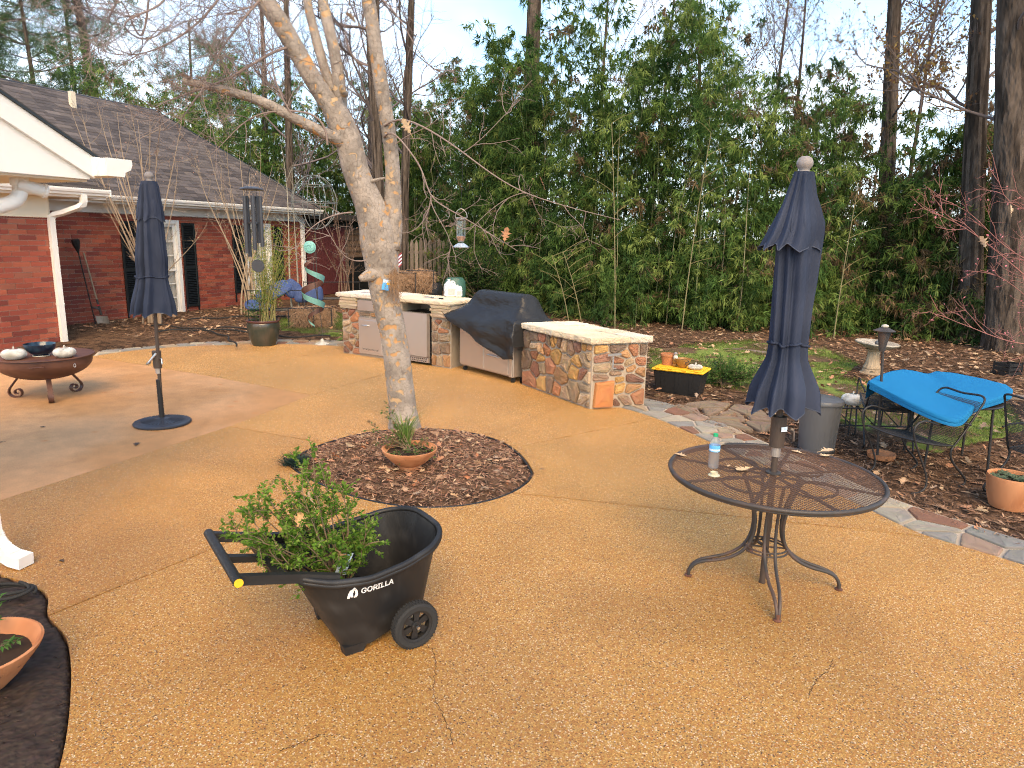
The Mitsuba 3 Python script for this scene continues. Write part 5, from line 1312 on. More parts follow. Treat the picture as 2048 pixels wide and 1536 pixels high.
tor = thing('garden_torch', 'dark metal garden torch on a thin pole in front of the bird bath', 'torch')
T0_, T1_ = np.array([3.71, 6.69, -.02]), np.array([3.615, 6.68, 1.12])
part(tor, 'pole', tube([T0_, T1_], .0125, 10), 'iron', smooth=True)
part(tor, 'cup', xf(lathe([(0, 0), (.026, 0), (.03, .02), (.055, .17), (.056, .20), (0, .20)], 28), (3.605, 6.68, 1.10)), 'iron', smooth=40)
part(tor, 'brim', xf(lathe([(.03, .20), (.098, .196), (.10, .202), (.05, .225), (.03, .235), (0, .238)], 32), (3.605, 6.68, 1.10)), 'iron', smooth=40)
part(tor, 'wick', xf(blob(.032, rs, 2, .2, (1, 1, .6)), (3.605, 6.68, 1.345)), 'palestone', smooth=True)

bb = thing('bird_bath', 'weathered stone bird bath on a fluted pedestal by the bamboo edge', 'bird bath')
ax, ay = 5.97, 11.30
part(bb, 'basin', xf(lathe([(0, .44), (.10, .44), (.2, .47), (.30, .52), (.325, .535), (.335, .55), (.325, .562), (.29, .56), (.27, .545), (.2, .525), (0, .515)], 56, lambda a, i: 1 + (.02 * math.cos(14 * a) if 2 < i < 7 else 0)), (ax, ay, 0), 0, .04, .05), 'concrete', smooth=40)
part(bb, 'pedestal', xf(lathe([(.0, .12), (.13, .12), (.135, .15), (.11, .2), (.095, .3), (.09, .40), (.12, .43), (.13, .445)], 60, lambda a, i: 1 - (.06 * abs(math.sin(6 * a)) if 2 <= i <= 5 else 0)), (ax, ay, 0)), 'sandstone', smooth=30)
part(bb, 'base', xf(lathe([(0, -.03), (.18, -.03), (.18, .05), (.15, .06), (.14, .11), (0, .12)], 40), (ax, ay, 0)), 'sandstone', smooth=30)


part(bb, 'pump', xf(sphere((-.05, -.18, .57), .045, 2), (ax, ay, 0)), 'can', smooth=True)

# blue foam pad folded over an iron table, with the chairs about it
bp = thing('blue_pad', 'bright blue foam pad draped over the iron furniture at the right', 'foam pad')
front = spline([(3.50, 6.62, .80), (3.58, 6.28, .745), (3.66, 5.96, .70), (3.80, 5.78, .66), (4.10, 6.0, .69), (4.55, 6.35, .72), (4.98, 6.72, .735), (5.06, 6.92, .72)], 70)
back = np.array([np.interp(np.linspace(0, 1, 70), [0, .12, .25, .38, .47, .50, .53, .58, .7, .85, 1], c) for c in ([3.50, 3.75, 4.02, 4.25, 4.42, 4.48, 4.53, 4.62, 4.80, 4.98, 5.10], [6.66, 6.95, 7.2, 7.38, 7.42, 7.35, 7.35, 7.42, 7.40, 7.2, 7.0], [.80, .81, .815, .805, .78, .765, .772, .785, .775, .755, .73])]).T
back[1:-1] = (back[:-2] + back[1:-1] * 2 + back[2:]) / 4
rowsu = [front - [0, 0, .034]] + [front * (1 - t) + back * t + np.array([0, 0, .012 * math.sin(t * 3.1)]) for t in np.r_[0.0, .012, np.linspace(.04, .97, 26), 1.0]]
roll = back - [0, 0, .03] + [.02, .05, 0]; rowsu += [roll, back + [.03, .07, -.16]]
G_ = np.array(rowsu); G_[1] += [0, 0, -.012]
G_[3:-3] += (.006 * (meshkit.fbm(G_[3:-3] * 6, 3)[..., None] - .5)) * [0, 0, 1]
nu, nv = G_.shape[:2]
def sheet(Gd, flip=False):
    nu, nv = Gd.shape[:2]; i, j = np.meshgrid(np.arange(nu - 1), np.arange(nv - 1), indexing='ij')
    q = np.stack([i * nv + j, i * nv + j + 1, (i + 1) * nv + j + 1, (i + 1) * nv + j], -1).reshape(-1, 4)
    return Gd.reshape(-1, 3), (q[:, ::-1] if flip else q)
under = G_.copy(); under[..., 2] -= .032; under[:, :, 2] = np.minimum(under[:, :, 2], G_[..., 2] - .03)
put(bp, merge(sheet(G_), sheet(under, True), sheet(np.stack([G_[:, 0], under[:, 0]], 1)), sheet(np.stack([G_[:, -1], under[:, -1]], 1), True)), 'bluefoam', smooth=32)
it = thing('iron_table', 'black wrought-iron table standing under the blue foam pad', 'table')
part(it, 'top', xf(lathe([(0, .61), (.42, .61), (.43, .62), (.42, .63), (0, .63)], 40), (4.42, 6.75, 0)), 'ironblack')
for k in range(4):
    a = .6 + k * math.pi / 2; part(it, 'leg', tube([(4.42 + .36 * math.cos(a), 6.75 + .36 * math.sin(a), .61), (4.42 + .40 * math.cos(a), 6.75 + .40 * math.sin(a), -.03)], .012, 8), 'ironblack', smooth=True)
def mesh_panel(corner, U, V, nu, nv, w=.0042):
    """wire mesh over the patch corner(u,v)"""
    ms = []
    for k in range(nu + 1):
        pts = [corner(k / nu, t) for t in np.linspace(0, 1, 9)]; ms.append(tube(pts, w / 2, 3, False))
    for k in range(nv + 1):
        pts = [corner(t, k / nv) for t in np.linspace(0, 1, 7)]; ms.append(tube(pts, w / 2, 3, False))
    return merge(*ms)
def iron_chair(label, o, W, Dp, wide=.50, deep=.50, back=.48, lean=.30, group=None):
    """o: front corner of the seat on the ground plan; W across, Dp towards the back"""
    c = thing('iron_chair', label, 'chair', group)
    o, W, Dp = np.array(o), np.array(W) / np.linalg.norm(W), np.array(Dp) / np.linalg.norm(Dp)
    def P(w, d, z): return np.r_[o + W * w + Dp * d, z]
    seat = lambda u, v: P(u * wide, v * deep, .40 + .05 * (1 - v) ** 2 - .03 * v - .012 * math.sin(math.pi * u))
    bk = lambda u, v: P(u * wide * (1 - .08 * v) + .04 * v * wide, deep + lean * v ** .9, .37 + back * v)
    part(c, 'seat', mesh_panel(seat, W, Dp, 42, 34), 'ironblack'); part(c, 'backrest', mesh_panel(bk, W, Dp, 42, 30), 'ironblack')
    for u in (0, 1):
        part(c, 'side_rail', tube([seat(u, t) for t in np.linspace(0, 1, 8)] + [bk(u, t) for t in np.linspace(.05, 1, 10)], .009, 8), 'ironblack', smooth=True)
        s_ = -.03 if u == 0 else wide + .03
        part(c, 'arm', tube(spline([P(s_, deep + lean * .42, .56), P(s_, deep * .75, .585), P(s_, deep * .35, .60), P(s_, .06, .63), P(s_, -.03, .60), P(s_, -.02, .45), P(s_, .02, -.03)], 26), .009, 8), 'ironblack', smooth=True)
        part(c, 'leg', tube(spline([P(u * wide, deep * .98, .36), P(u * wide, deep + .03, .2), P(u * wide, deep + .20, .0), P(u * wide, deep + .12, -.03)], 18), .010, 8), 'ironblack', smooth=True)
    part(c, 'front_rail', tube([seat(t, 0) for t in np.linspace(0, 1, 8)], .009, 8), 'ironblack', smooth=True)
    part(c, 'top_rail', tube(spline([bk(0, 1), P(.06 * wide, deep + lean + .02, .37 + back + .03), P(.5 * wide, deep + lean + .025, .37 + back + .045), P(.94 * wide, deep + lean + .02, .37 + back + .03), bk(1, 1)], 20), .010, 8), 'ironblack', smooth=True)
    return c
iron_chair('black mesh iron chair in front of the blue pad, facing left', (3.36, 6.30), (.30, -.95), (.95, .30), .52, .47, .37, .30)
iron_chair('black mesh iron chair at the right frame edge, facing right behind the clay pot', (5.02, 5.55), (-.25, .97), (-.97, -.25), .5, .48, .46, .16)
iron_chair('black iron chair tucked behind and under the blue pad', (4.0, 7.75), (.9, -.4), (-.3, -.9), .46, .44, .30, .1)
be = thing('iron_bench', 'low black slatted iron bench with scroll ends behind the trash can', 'bench')
BO, BA, BBk = np.array([3.50, 7.62]), np.array([.88, -.02]), np.array([.16, .42])
def bpnt(a, b, z): return np.r_[BO + BA * a + BBk * b, z]
part(be, 'frame', merge(tube([bpnt(0, 0, .30), bpnt(1.15, 0, .30)], .010, 6), tube([bpnt(0, 1, .30), bpnt(1.15, 1, .30)], .010, 6), tube([bpnt(0, 0, .10), bpnt(1.15, 0, .10)], .009, 6)), 'ironblack')
for k in range(15): part(be, 'slat', flatbar([bpnt(k / 14 * 1.15, 0, .305), bpnt(k / 14 * 1.15, 1, .305)], .022, .006, np.r_[BA, 0]), 'ironblack')
for a in (0, .4, .8, 1.15):
    for b in (0, 1): part(be, 'leg', tube([bpnt(a, b, .30), bpnt(a, b, -.03)], .009, 6), 'ironblack')
part(be, 'scroll', tube(np.array([bpnt(.06 + (.012 + .005 * t) * math.cos(t), 0, .17 + (.012 + .005 * t) * math.sin(t)) for t in np.linspace(0, 10, 44)]), .007, 6), 'ironblack', smooth=True)
for k in range(3): part(be, 'diagonal', tube([bpnt(.2 + k * .3, 0, .29), bpnt(.42 + k * .3, 0, .11)], .006, 6), 'ironblack')
p = bpnt(.42, .35, .31); oil_lamp('round pale stone oil lamp on the black iron bench behind the torch pole', p[0], p[1], .312, .12, .125)
# old tray, planks and a box far right, small things on the grass
pk = thing('wooden_plank', 'grey weathered plank lying on the leaves beyond the blue pad', 'plank')
put(pk, xf(cbox(-.9, .9, -.09, .09, 0, .05, .006), (7.05, 9.75, .0), -.28), 'deadwood')
dk = thing('black_dish', 'small black plastic dish lying on the grass behind the tote', 'dish')
part(dk, 'dish', xf(lathe([(0, 0), (.12, 0), (.16, .05), (.165, .06), (.15, .055), (.11, .015), (0, .012)], 28), (*(3.052,13.327), -.02)), 'black', smooth=40)
bk2 = thing('black_crate', 'black plastic crate standing in the leaves at the far right edge', 'crate')
part(bk2, 'body', xf(merge(*[box(-.17, .17, y, y + .012, z, z + .05) for y in (-.13, .118) for z in (0, .07, .14, .21)], *[box(x, x + .012, -.13, .13, z, z + .05) for x in (-.17, .158) for z in (0, .07, .14, .21)], *[box(a - .01, a + .01, b - .01, b + .01, 0, .28) for a in (-.165, .165) for b in (-.125, .125)]), (*(8.237,11.32), 0), .4), 'black')
for i, (u, a) in enumerate(((.0, .5), (.35, .9))):
    t_ = thing('rotten_log', ('longer' if i == 0 else 'shorter') + ' split rotten log lying at the bamboo edge behind the tote', 'log')
    o = np.array([4.3 + u, 13.4 - u * .6, .02]); d_ = np.array([math.cos(-a), math.sin(-a), 0])
    put(t_, tube([o, o + d_ * (.9 - i * .3), o + d_ * (1.5 - i * .5)], [.08, .07, .04], 7), 'deadwood', smooth=30)
gb2 = thing('garden_gnome_bird', 'tiny dark green bird ornament standing in the ferny plant right of the tote', 'figurine')
p = np.array([*(3.383,11.124), .12])
part(gb2, 'body', merge(sphere(p, .05, 2, (1.5, .7, .8)), sphere(p + [-.06, 0, .05], .028, 2)), 'teal', smooth=True)
part(gb2, 'stand', tube([p, p - [0, 0, .15]], .006, 6), 'iron')
scene['teal'] = two(pr((.02, .10, .11), .4))

# ---------------------------------------------------------------- the patio tree
rs = np.random.default_rng(71)
elm = thing('patio_tree', 'leaning bare elm with mottled grey and orange bark growing from the mulch island', 'tree')
def limb(pts, rad, n=40, sides=20, amp=.045):
    p = spline(pts, n); d = np.r_[0, np.cumsum(np.linalg.norm(np.diff(np.asarray(pts, float), axis=0), axis=1))]
    r = np.interp(np.linspace(0, 1, n), d / d[-1], rad)
    v, f = tube(p, r, sides)
    c = np.repeat(p, sides, 0); k = len(c)
    nn = meshkit.fbm(v[:k] * 5.5, 3) - .5
    v[:k] = c + (v[:k] - c) * (1 + 2 * amp * nn[:, None])
    return v, f
trunk_pts = [(-1.20, 7.49, -.06), (-1.20, 7.48, .06), (-1.212,7.48,0.202), (-1.243,7.46,0.547), (-1.309,7.44,1.104), (-1.372,7.43,1.428), (-1.407,7.42,1.745), (-1.437,7.41,2.057), (-1.468,7.4,2.261), (-1.537,7.38,2.461), (-1.614,7.35,2.656), (-1.666,7.33,2.849), (-1.707,7.31,3.039), (-1.794,7.28,3.247), (-1.853,7.26,3.406)]
part(elm, 'trunk', limb(trunk_pts, [.20, .172, .152, .147, .143, .148, .172, .195, .178, .145, .136, .134, .135, .128, .11], 80, 26), 'elm', smooth=True)
LIMBS = [
    ([(-1.298,7.42,1.957), (-1.287,7.44,2.215), (-1.284,7.44,2.469), (-1.284,7.44,2.77), (-1.3,7.43,3.015), (-1.362,7.42,3.446), (-1.425,7.4,3.909), (-1.486,7.38,4.357), (-1.546,7.36,4.703), (-1.657,7.3,5.728)], [.09, .10, .088, .078, .074, .074, .070, .066, .062, .04]),
    ([(-1.732,7.3,3.133), (-1.865,7.26,3.36), (-1.951,7.23,3.491), (-2.044,7.2,3.644), (-2.165,7.15,3.868), (-2.273,7.1,4.06), (-2.424,7.05,4.279), (-2.63,7,4.553), (-2.875,6.9,4.997)], [.07, .098, .092, .088, .088, .088, .084, .075, .05]),
    ([(-1.733,7.3,3.085), (-1.774,7.3,3.415), (-1.786,7.3,3.648), (-1.823,7.32,3.881), (-1.891,7.35,4.16), (-1.934,7.37,4.345), (-1.994,7.4,4.665), (-2.098,7.5,5.483)], [.05, .070, .060, .058, .054, .050, .045, .03]),
    ([(-1.831,7.3,3.484), (-1.921,7.33,3.698), (-2.003,7.36,3.979), (-2.078,7.4,4.262), (-2.139,7.45,4.591), (-2.248,7.5,5.352)], [.05, .048, .046, .042, .038, .025]),
    ([(-1.687,7.3,2.942), (-1.8,7.2,3.032), (-1.929,7.1,3.09), (-2.132,6.98,3.182), (-2.367,6.85,3.294), (-2.605,6.75,3.357), (-2.802,6.68,3.395), (-3.017,6.62,3.425)], [.06, .058, .054, .050, .044, .040, .036, .030]),
]
for p_, r_ in LIMBS: part(elm, 'limb', limb(p_, r_, 50, 16, .04), 'elm', smooth=True)
part(elm, 'broken_stub', limb([(-1.383,7.4,1.721), (-1.469,7.3,1.708), (-1.543,7.25,1.683), (-1.605,7.22,1.653)], [.10, .075, .055, .030], 16, 14, .08), 'elm', smooth=True)
part(elm, 'short_stub', limb([(-1.502,7.3,2.635), (-1.43,7.3,2.656), (-1.341,7.32,2.679)], [.02, .016, .012], 8, 8), 'elm', smooth=True)
part(elm, 'broken_stub', limb([(-1.698,7.2,3.454), (-1.703,7.1,3.48), (-1.706,7.08,3.521)], [.035, .03, .022], 8, 10), 'elm', smooth=True)
TW = MB(); BUD = [[], []]
def twig_tree(o, d, L, r, lev, q, out, buds, kids=(5, 5, 4), grav=.0, side=4, up=.12, wander=.22):
    n = max(4, int(7 - lev)); p = [np.array(o, float)]; dd = np.array(d, float) / np.linalg.norm(d)
    for _ in range(n - 1):
        dd = dd + q.normal(0, wander, 3) + [0, 0, up * .3 - grav * .3]; dd /= np.linalg.norm(dd); p.append(p[-1] + dd * L / (n - 1))
    p = np.array(p); out.append(tube(p, np.linspace(r, r * .4, n), side if lev < 2 else 3, False))
    if lev < len(kids):
        for _ in range(kids[lev]):
            t = q.uniform(.2, 1.0); k = min(int(t * (n - 1)), n - 2); c = p[k] + (p[k + 1] - p[k]) * (t * (n - 1) - k)
            ax = p[k + 1] - p[k]; ax /= np.linalg.norm(ax); nd = ax * q.uniform(.4, .9) + q.normal(0, .6, 3) + [0, 0, up]; 
            twig_tree(c, nd, L * q.uniform(.38, .62), r * .5, lev + 1, q, out, buds, kids, grav, side, up, wander)
    elif buds is not None:
        for k in range(1, n):
            if q.random() < .55: buds.append(p[k] + q.normal(0, .006, 3))
BR_ = [([(-1.35,7.36,3.188), (-1.137,7.2,3.224), (-0.896,7.05,3.132), (-0.515,6.9,2.895), (-0.251,6.8,2.708), (0.083,6.7,2.526), (0.318,6.65,2.447), (0.596,6.6,2.374), (0.964,6.55,2.29)], .0105),
    ([(-1.352,7.36,3.082), (-1.213,7.2,3.082), (-1.075,7.1,2.945), (-0.916,7,2.713), (-0.828,6.95,2.5), (-0.633,6.85,2.358), (-0.34,6.8,2.199), (0.025,6.75,1.986)], .0105),
    ([(-0.828,6.95,2.49), (-0.863,6.95,2.333), (-0.962,6.95,2.188), (-1.153,7,2.137)], .008),
    ([(-0.828,6.95,2.49), (-0.711,6.9,2.216), (-0.635,6.88,1.979), (-0.709,6.88,1.881)], .006),
    ([(-2.217,7.1,3.841), (-2.349,7,3.756), (-2.445,6.9,3.661), (-2.669,6.7,3.462), (-2.907,6.5,3.307), (-3.129,6.3,3.142)], .014),
    ([(-1.86,7.1,2.961), (-1.992,7,3.229), (-2.199,6.9,3.235), (-2.435,6.8,3.174), (-2.606,6.7,3.019), (-2.809,6.6,2.791)], .012),
    ([(-3.036,6.2,4.111), (-3.22,6.2,3.806), (-3.233,6.1,3.908), (-3.353,6,3.672), (-3.468,5.95,3.553)], .010),
    ([(-2.919,6.2,4.039), (-3.056,6.2,3.885), (-3.222,6.1,3.721), (-3.178,6.2,3.673), (-2.992,6.3,3.761), (-2.849,6.4,4.027)], .010),
    ([(-1.673,7.3,2.329), (-1.902,7.15,2.265), (-2.076,7,2.107), (-2.163,6.9,1.898)], .009),
    ([(-1.534,7.3,1.851), (-1.744,7.2,1.89), (-1.865,7.1,2.098), (-1.96,7.1,2.243)], .007),
    ([(-1.492,7.3,3.746), (-1.592,7.2,3.775), (-1.658,7.1,4.006), (-1.582,7,4.195)], .010),
    ([(-2.598,6.9,4.436), (-2.807,6.8,4.069), (-3.144,6.6,3.717), (-3.402,6.4,3.581), (-3.557,6.3,3.594)], .013),
    ([(-2.418,7,4.221), (-2.591,6.8,3.906), (-2.708,6.6,3.602), (-2.776,6.4,3.27)], .012),
    ([(-1.978,7.3,4.587), (-2.262,7.1,4.298), (-2.572,6.9,4.103), (-2.951,6.7,3.954)], .012),
    ([(-2.124,6.95,3.164), (-2.174,6.9,3.267), (-2.28,6.85,3.627), (-2.18,6.8,3.914)], .010),
    ([(-2.605,6.75,3.353), (-2.621,6.7,3.501), (-2.744,6.6,3.725), (-2.773,6.5,3.94)], .009),
    ([(-2.802,6.68,3.395), (-2.911,6.6,3.263), (-3.062,6.5,3.031), (-3.151,6.4,2.964)], .008),
    ([(-1.502,7.3,4.42), (-1.151,7.2,4.132), (-0.899,7.1,3.756), (-0.751,7.05,3.614)], .009),
    ([(-1.3,7.4,2.962), (-1.029,7.3,3.123), (-0.866,7.2,3.183), (-0.664,7.15,3.41)], .007),
    ([(-0.515,6.9,2.895), (-0.352,6.85,3.006), (-0.165,6.8,3.18), (0.018,6.8,3.359)], .005),
    ([(0.083,6.7,2.526), (-0.103,6.7,2.454), (-0.336,6.7,2.267), (-0.477,6.7,2.125)], .004)]
tw, buds = [], []
for k, (p_, r_) in enumerate(BR_):
    p = spline(p_, 26); tw.append(tube(p, np.linspace(r_, max(r_ * .25, .0022), 26), 6))
    q = np.random.default_rng(200 + k); nk = 9 if k in (0, 1, 4, 5, 6, 7, 11, 12, 13, 15) else 5
    left = k in (4, 6, 7, 11, 12, 13, 14, 15)
    for _ in range(nk + (8 if left else 0)):
        i = q.integers(4, 25); ax = p[min(i + 1, 25)] - p[i - 1]; ax /= np.linalg.norm(ax)
        twig_tree(p[i], ax * .7 + q.normal(0, .6, 3) + [0, 0, .12 if left else -.05], q.uniform(.18, .5) * (1.5 if left else 1), .0042, 1, q, tw, buds, (0, 5, 4) if left else (0, 3, 2), .05 if left else .2)
part(elm, 'twigs', merge(*tw), 'vc', smooth=True, col=(.25, .19, .165), kind='stuff')
b_ = np.array(buds); q = np.random.default_rng(5); n = len(b_)
keep = q.random(n) < .5; b_ = b_[keep]; n = len(b_)
v, f = leaf2(b_, q.normal(0, 1, (n, 3)), q.normal(0, 1, (n, 3)), q.uniform(.008, .018, n), q.uniform(.006, .012, n))
part(elm, 'buds', MB().add((v, f), np.repeat(rcol((.34, .20, .15), n, q, .3), 4, 0)), 'vc', kind='stuff')
for (x, y, z), L_, a, tl, lab in (((0.256,6.6,2.564), .13, 1.2, (1.0, .5), 'rust brown oak leaf caught on the drooping branch tip before the bamboo'), ((-0.105,6.7,2.058), .14, .2, (1.5, .2), 'rust brown oak leaf hanging low on the branch above the grill'), ((-1.538,7.1,4.061), .14, 1.9, (.8, .4), 'pale oak leaf stuck between the limbs high in the patio tree'), ((-1.04,7.1,3.071), .16, 2.8, (1.4, .5), 'curled dead leaf bundle hanging beside the right limb of the tree'), ((-2.921,6.6,3.431), .13, 1.6, (.4, .5), 'tan oak leaf lying on the broken end of the low left limb')):
    lay_leaf(lab, x, y, z, L_, a, tilt=tl, col=(.38, .19, .10) if 'rust' in lab else (.5, .36, .22), curl=.5)
# tag, dry wreath and what hangs from the tree
tgx = thing('blue_tag', 'blue and white plastic plant tag fixed to the tree trunk', 'tag')
o = np.array((-1.334,7.24,1.601)); 
part(tgx, 'card', xf(cbox(-.038, .038, -.002, .002, -.055, .055, .001), o, .2, 0, .2), 'blueplastic')
part(tgx, 'white_top', xf(xf(box(-.036, .036, -.0035, -.0022, .022, .053), (0, 0, 0)), o, .2, 0, .2), 'paper')
part(tgx, 'yellow_mark', xf(xf(box(.005, .036, -.0042, -.0036, .004, .028), (0, 0, 0)), o, .2, 0, .2), 'yellow')
wr = thing('coco_strand', 'frayed tan coco fibre strand hanging down the right side of the tree trunk', 'fibre strand')
q = np.random.default_rng(8); ms = []
for _ in range(90):
    a = np.array((-1.249,7.24,1.731)) + q.normal(0, .02, 3) * [1, .4, 2]; l_ = q.uniform(.06, .46) ** 1.2
    ms.append(tube(spline([a, a + [q.normal(0, .03), q.normal(0, .02), -l_ * .5], a + [q.normal(.01, .04), q.normal(0, .02), -l_]], 6), .0016, 3, False))
put(wr, merge(*ms), 'coco')
ch = thing('wind_chime', 'grey wind chime with five tubes and a round sail hanging left of the tree', 'wind chime')
hx_, hy_, hz_ = (-2.334,6.3,2.481)
part(ch, 'cap', xf(lathe([(0, .02), (.05, .018), (.095, .006), (.105, -.004), (.10, -.01), (0, -.006)], 36), (hx_, hy_, hz_)), 'slate', smooth=40)
scene['slate'] = two(pr((.06, .062, .072), .35, .3))
for k in range(3): part(ch, 'cord', tube([(hx_, hy_, hz_ + .19), (hx_ + .085 * math.cos(k * 2.09 + .5), hy_ + .085 * math.sin(k * 2.09 + .5), hz_ + .008)], .002, 4), 'black')
part(ch, 'ring', tube(np.c_[hx_ + .018 * np.cos(np.linspace(0, 6.28, 16)), np.full(16, hy_), hz_ + .205 + .018 * np.sin(np.linspace(0, 6.28, 16))], .003, 5), 'iron')
for k, L_ in enumerate((.53, .50, .47, .44, .41)):
    a = k * 2 * np.pi / 5 + 2.6; px_, py_ = hx_ + .068 * math.cos(a), hy_ + .068 * math.sin(a)
    t_ = part(ch, 'tube', tube([(px_, py_, hz_ - .06), (px_, py_, hz_ - .06 - L_)], .0165, 16), 'slate', smooth=40)
    part(t_, 'cord', tube([(px_, py_, hz_ - .008), (px_, py_, hz_ - .06)], .0015, 4), 'black')
part(ch, 'striker', xf(lathe([(0, 0), (.045, 0), (.045, .016), (0, .018)], 28), (hx_, hy_, hz_ - .30)), 'slate', smooth=30)
part(ch, 'sail_cord', tube([(hx_, hy_, hz_ - .3), (hx_ + .02, hy_, hz_ - .615)], .0018, 4), 'black')
part(ch, 'sail', xf((lambda m: (np.c_[m[0][:, 0], m[0][:, 2], m[0][:, 1]], m[1]))(lathe([(0, -.004), (.055, -.004), (.058, 0), (.055, .004), (0, .004)], 36)), (hx_ + .02, hy_, hz_ - .67)), 'slate', smooth=30)
part(ch, 'hanger_cord', tube([(hx_, hy_, hz_ + .22), (hx_ - .02, hy_ + .1, hz_ + .50), (hx_ - .05, hy_ + .3, hz_ + 1.0)], .002, 4), 'black')
fe = thing('bird_feeder', 'clear glass jar hummingbird feeder hanging from a branch right of the tree', 'bird feeder')
fx_, fy_, fz_ = (-0.53,6.9,2.163)
part(fe, 'jar', xf(lathe([(.020, -.115), (.028, -.10), (.046, -.075), (.05, -.02), (.05, .09), (.053, .095), (.053, .12), (.05, .122), (.047, .09), (.047, -.02), (.043, -.072), (.02, -.105)], 36), (fx_, fy_, fz_)), 'jarglass', smooth=40)
scene['jarglass'] = {'type': 'thindielectric', 'int_ior': 1.5}
part(fe, 'rim', xf(lathe([(.046, .112), (.055, .112), (.056, .128), (.046, .13)], 30), (fx_, fy_, fz_)), 'steel', smooth=30)
part(fe, 'nectar', xf(lathe([(0, -.10), (.024, -.098), (.040, -.07), (.043, -.05), (0, -.048)], 28), (fx_, fy_, fz_)), 'amber', smooth=30)
scene['amber'] = two(pr((.42, .24, .17), .3))
part(fe, 'tray', xf(lathe([(0, -.15), (.03, -.152), (.075, -.16), (.078, -.152), (.06, -.135), (.03, -.116), (0, -.114)], 36), (fx_, fy_, fz_)), 'feederblue', smooth=35)
scene['feederblue'] = two(pr((.42, .50, .58), .3, .3))
part(fe, 'bail', tube(spline([(fx_ - .054, fy_, fz_ + .12), (fx_ - .05, fy_, fz_ + .17), (fx_, fy_, fz_ + .21), (fx_ + .05, fy_, fz_ + .17), (fx_ + .054, fy_, fz_ + .12)], 20), .003, 6), 'steel', smooth=True)
part(fe, 'hanger', tube([(fx_, fy_, fz_ + .21), (fx_ + .01, fy_, fz_ + .5), (-0.515,6.9,2.891)], .002, 4), 'black')

# ---------------------------------------------------------------- picket fence
rs = np.random.default_rng(81)
fe_ = thing('picket_fence', 'weathered dark wooden picket fence behind the stone counter', 'fence')
FA, FBk = np.array([-5.4, 25.2]), np.array([2.6, 25.6])
fd2 = (FBk - FA) / np.linalg.norm(FBk - FA)
for z in (.6, 1.5): part(fe_, 'rail', frame(box(0, 8.0, .03, .07, z, z + .09), FA, fd2, np.array([-fd2[1], fd2[0]])), 'deadwood')
for k in range(50):
    x = k * .163; w = .125; h = 1.98 + rs.uniform(-.05, .05)
    v, f = extrude(Polygon([(x, .1), (x + w, .1), (x + w, h - .1), (x + w * .8, h - .03), (x + w / 2, h + .05), (x + w * .2, h - .03), (x, h - .1)]), 0, .022)
    part(fe_, 'picket', MB().add(frame((np.c_[v[:, 0], v[:, 2], v[:, 1]], f[:, ::-1]), FA, fd2, np.array([-fd2[1], fd2[0]])), np.array((.25, .20, .16)) * rs.uniform(.6, 1.25)), 'vc')

# ---------------------------------------------------------------- bamboo grove
GROVE = np.array([(-9, 31.0), (-5, 28.5), (-1.8, 24.6), (-.2, 20.5), (1.3, 18.2), (3.2, 16.5), (5.6, 16.0), (8.0, 15.8), (10.2, 14.6), (13, 13.4), (17, 12.6)])
GD = np.r_[0, np.cumsum(np.linalg.norm(np.diff(GROVE, axis=0), axis=1))]
def grove_pt(s, depth, q):
    x = np.interp(s, GD, GROVE[:, 0]); y = np.interp(s, GD, GROVE[:, 1])
    return np.array([x + q.normal(0, .25) + depth * .2, y + depth + q.normal(0, .15)])
BGREEN = np.array([(.10, .18, .05), (.135, .22, .058), (.19, .28, .075), (.075, .14, .045), (.27, .34, .10)])  # greens brightened so the leaf colour stands in for background haze
BDRY = np.array([(.27, .19, .11), (.34, .23, .13), (.20, .15, .10)])
def leaf1(pos, dirs, norms, L, W):
    """small far leaves: one pointed triangle each"""
    d = dirs / np.linalg.norm(dirs, axis=1, keepdims=True); s = np.cross(d, norms); s /= np.linalg.norm(s, axis=1, keepdims=True) + 1e-9
    L, W = L[:, None], W[:, None]
    v = np.stack([pos + s * W / 2, pos - s * W / 2, pos + d * L + [0, 0, -.1] * L], 1).reshape(-1, 3)
    return v, np.arange(len(pos) * 3).reshape(-1, 3)
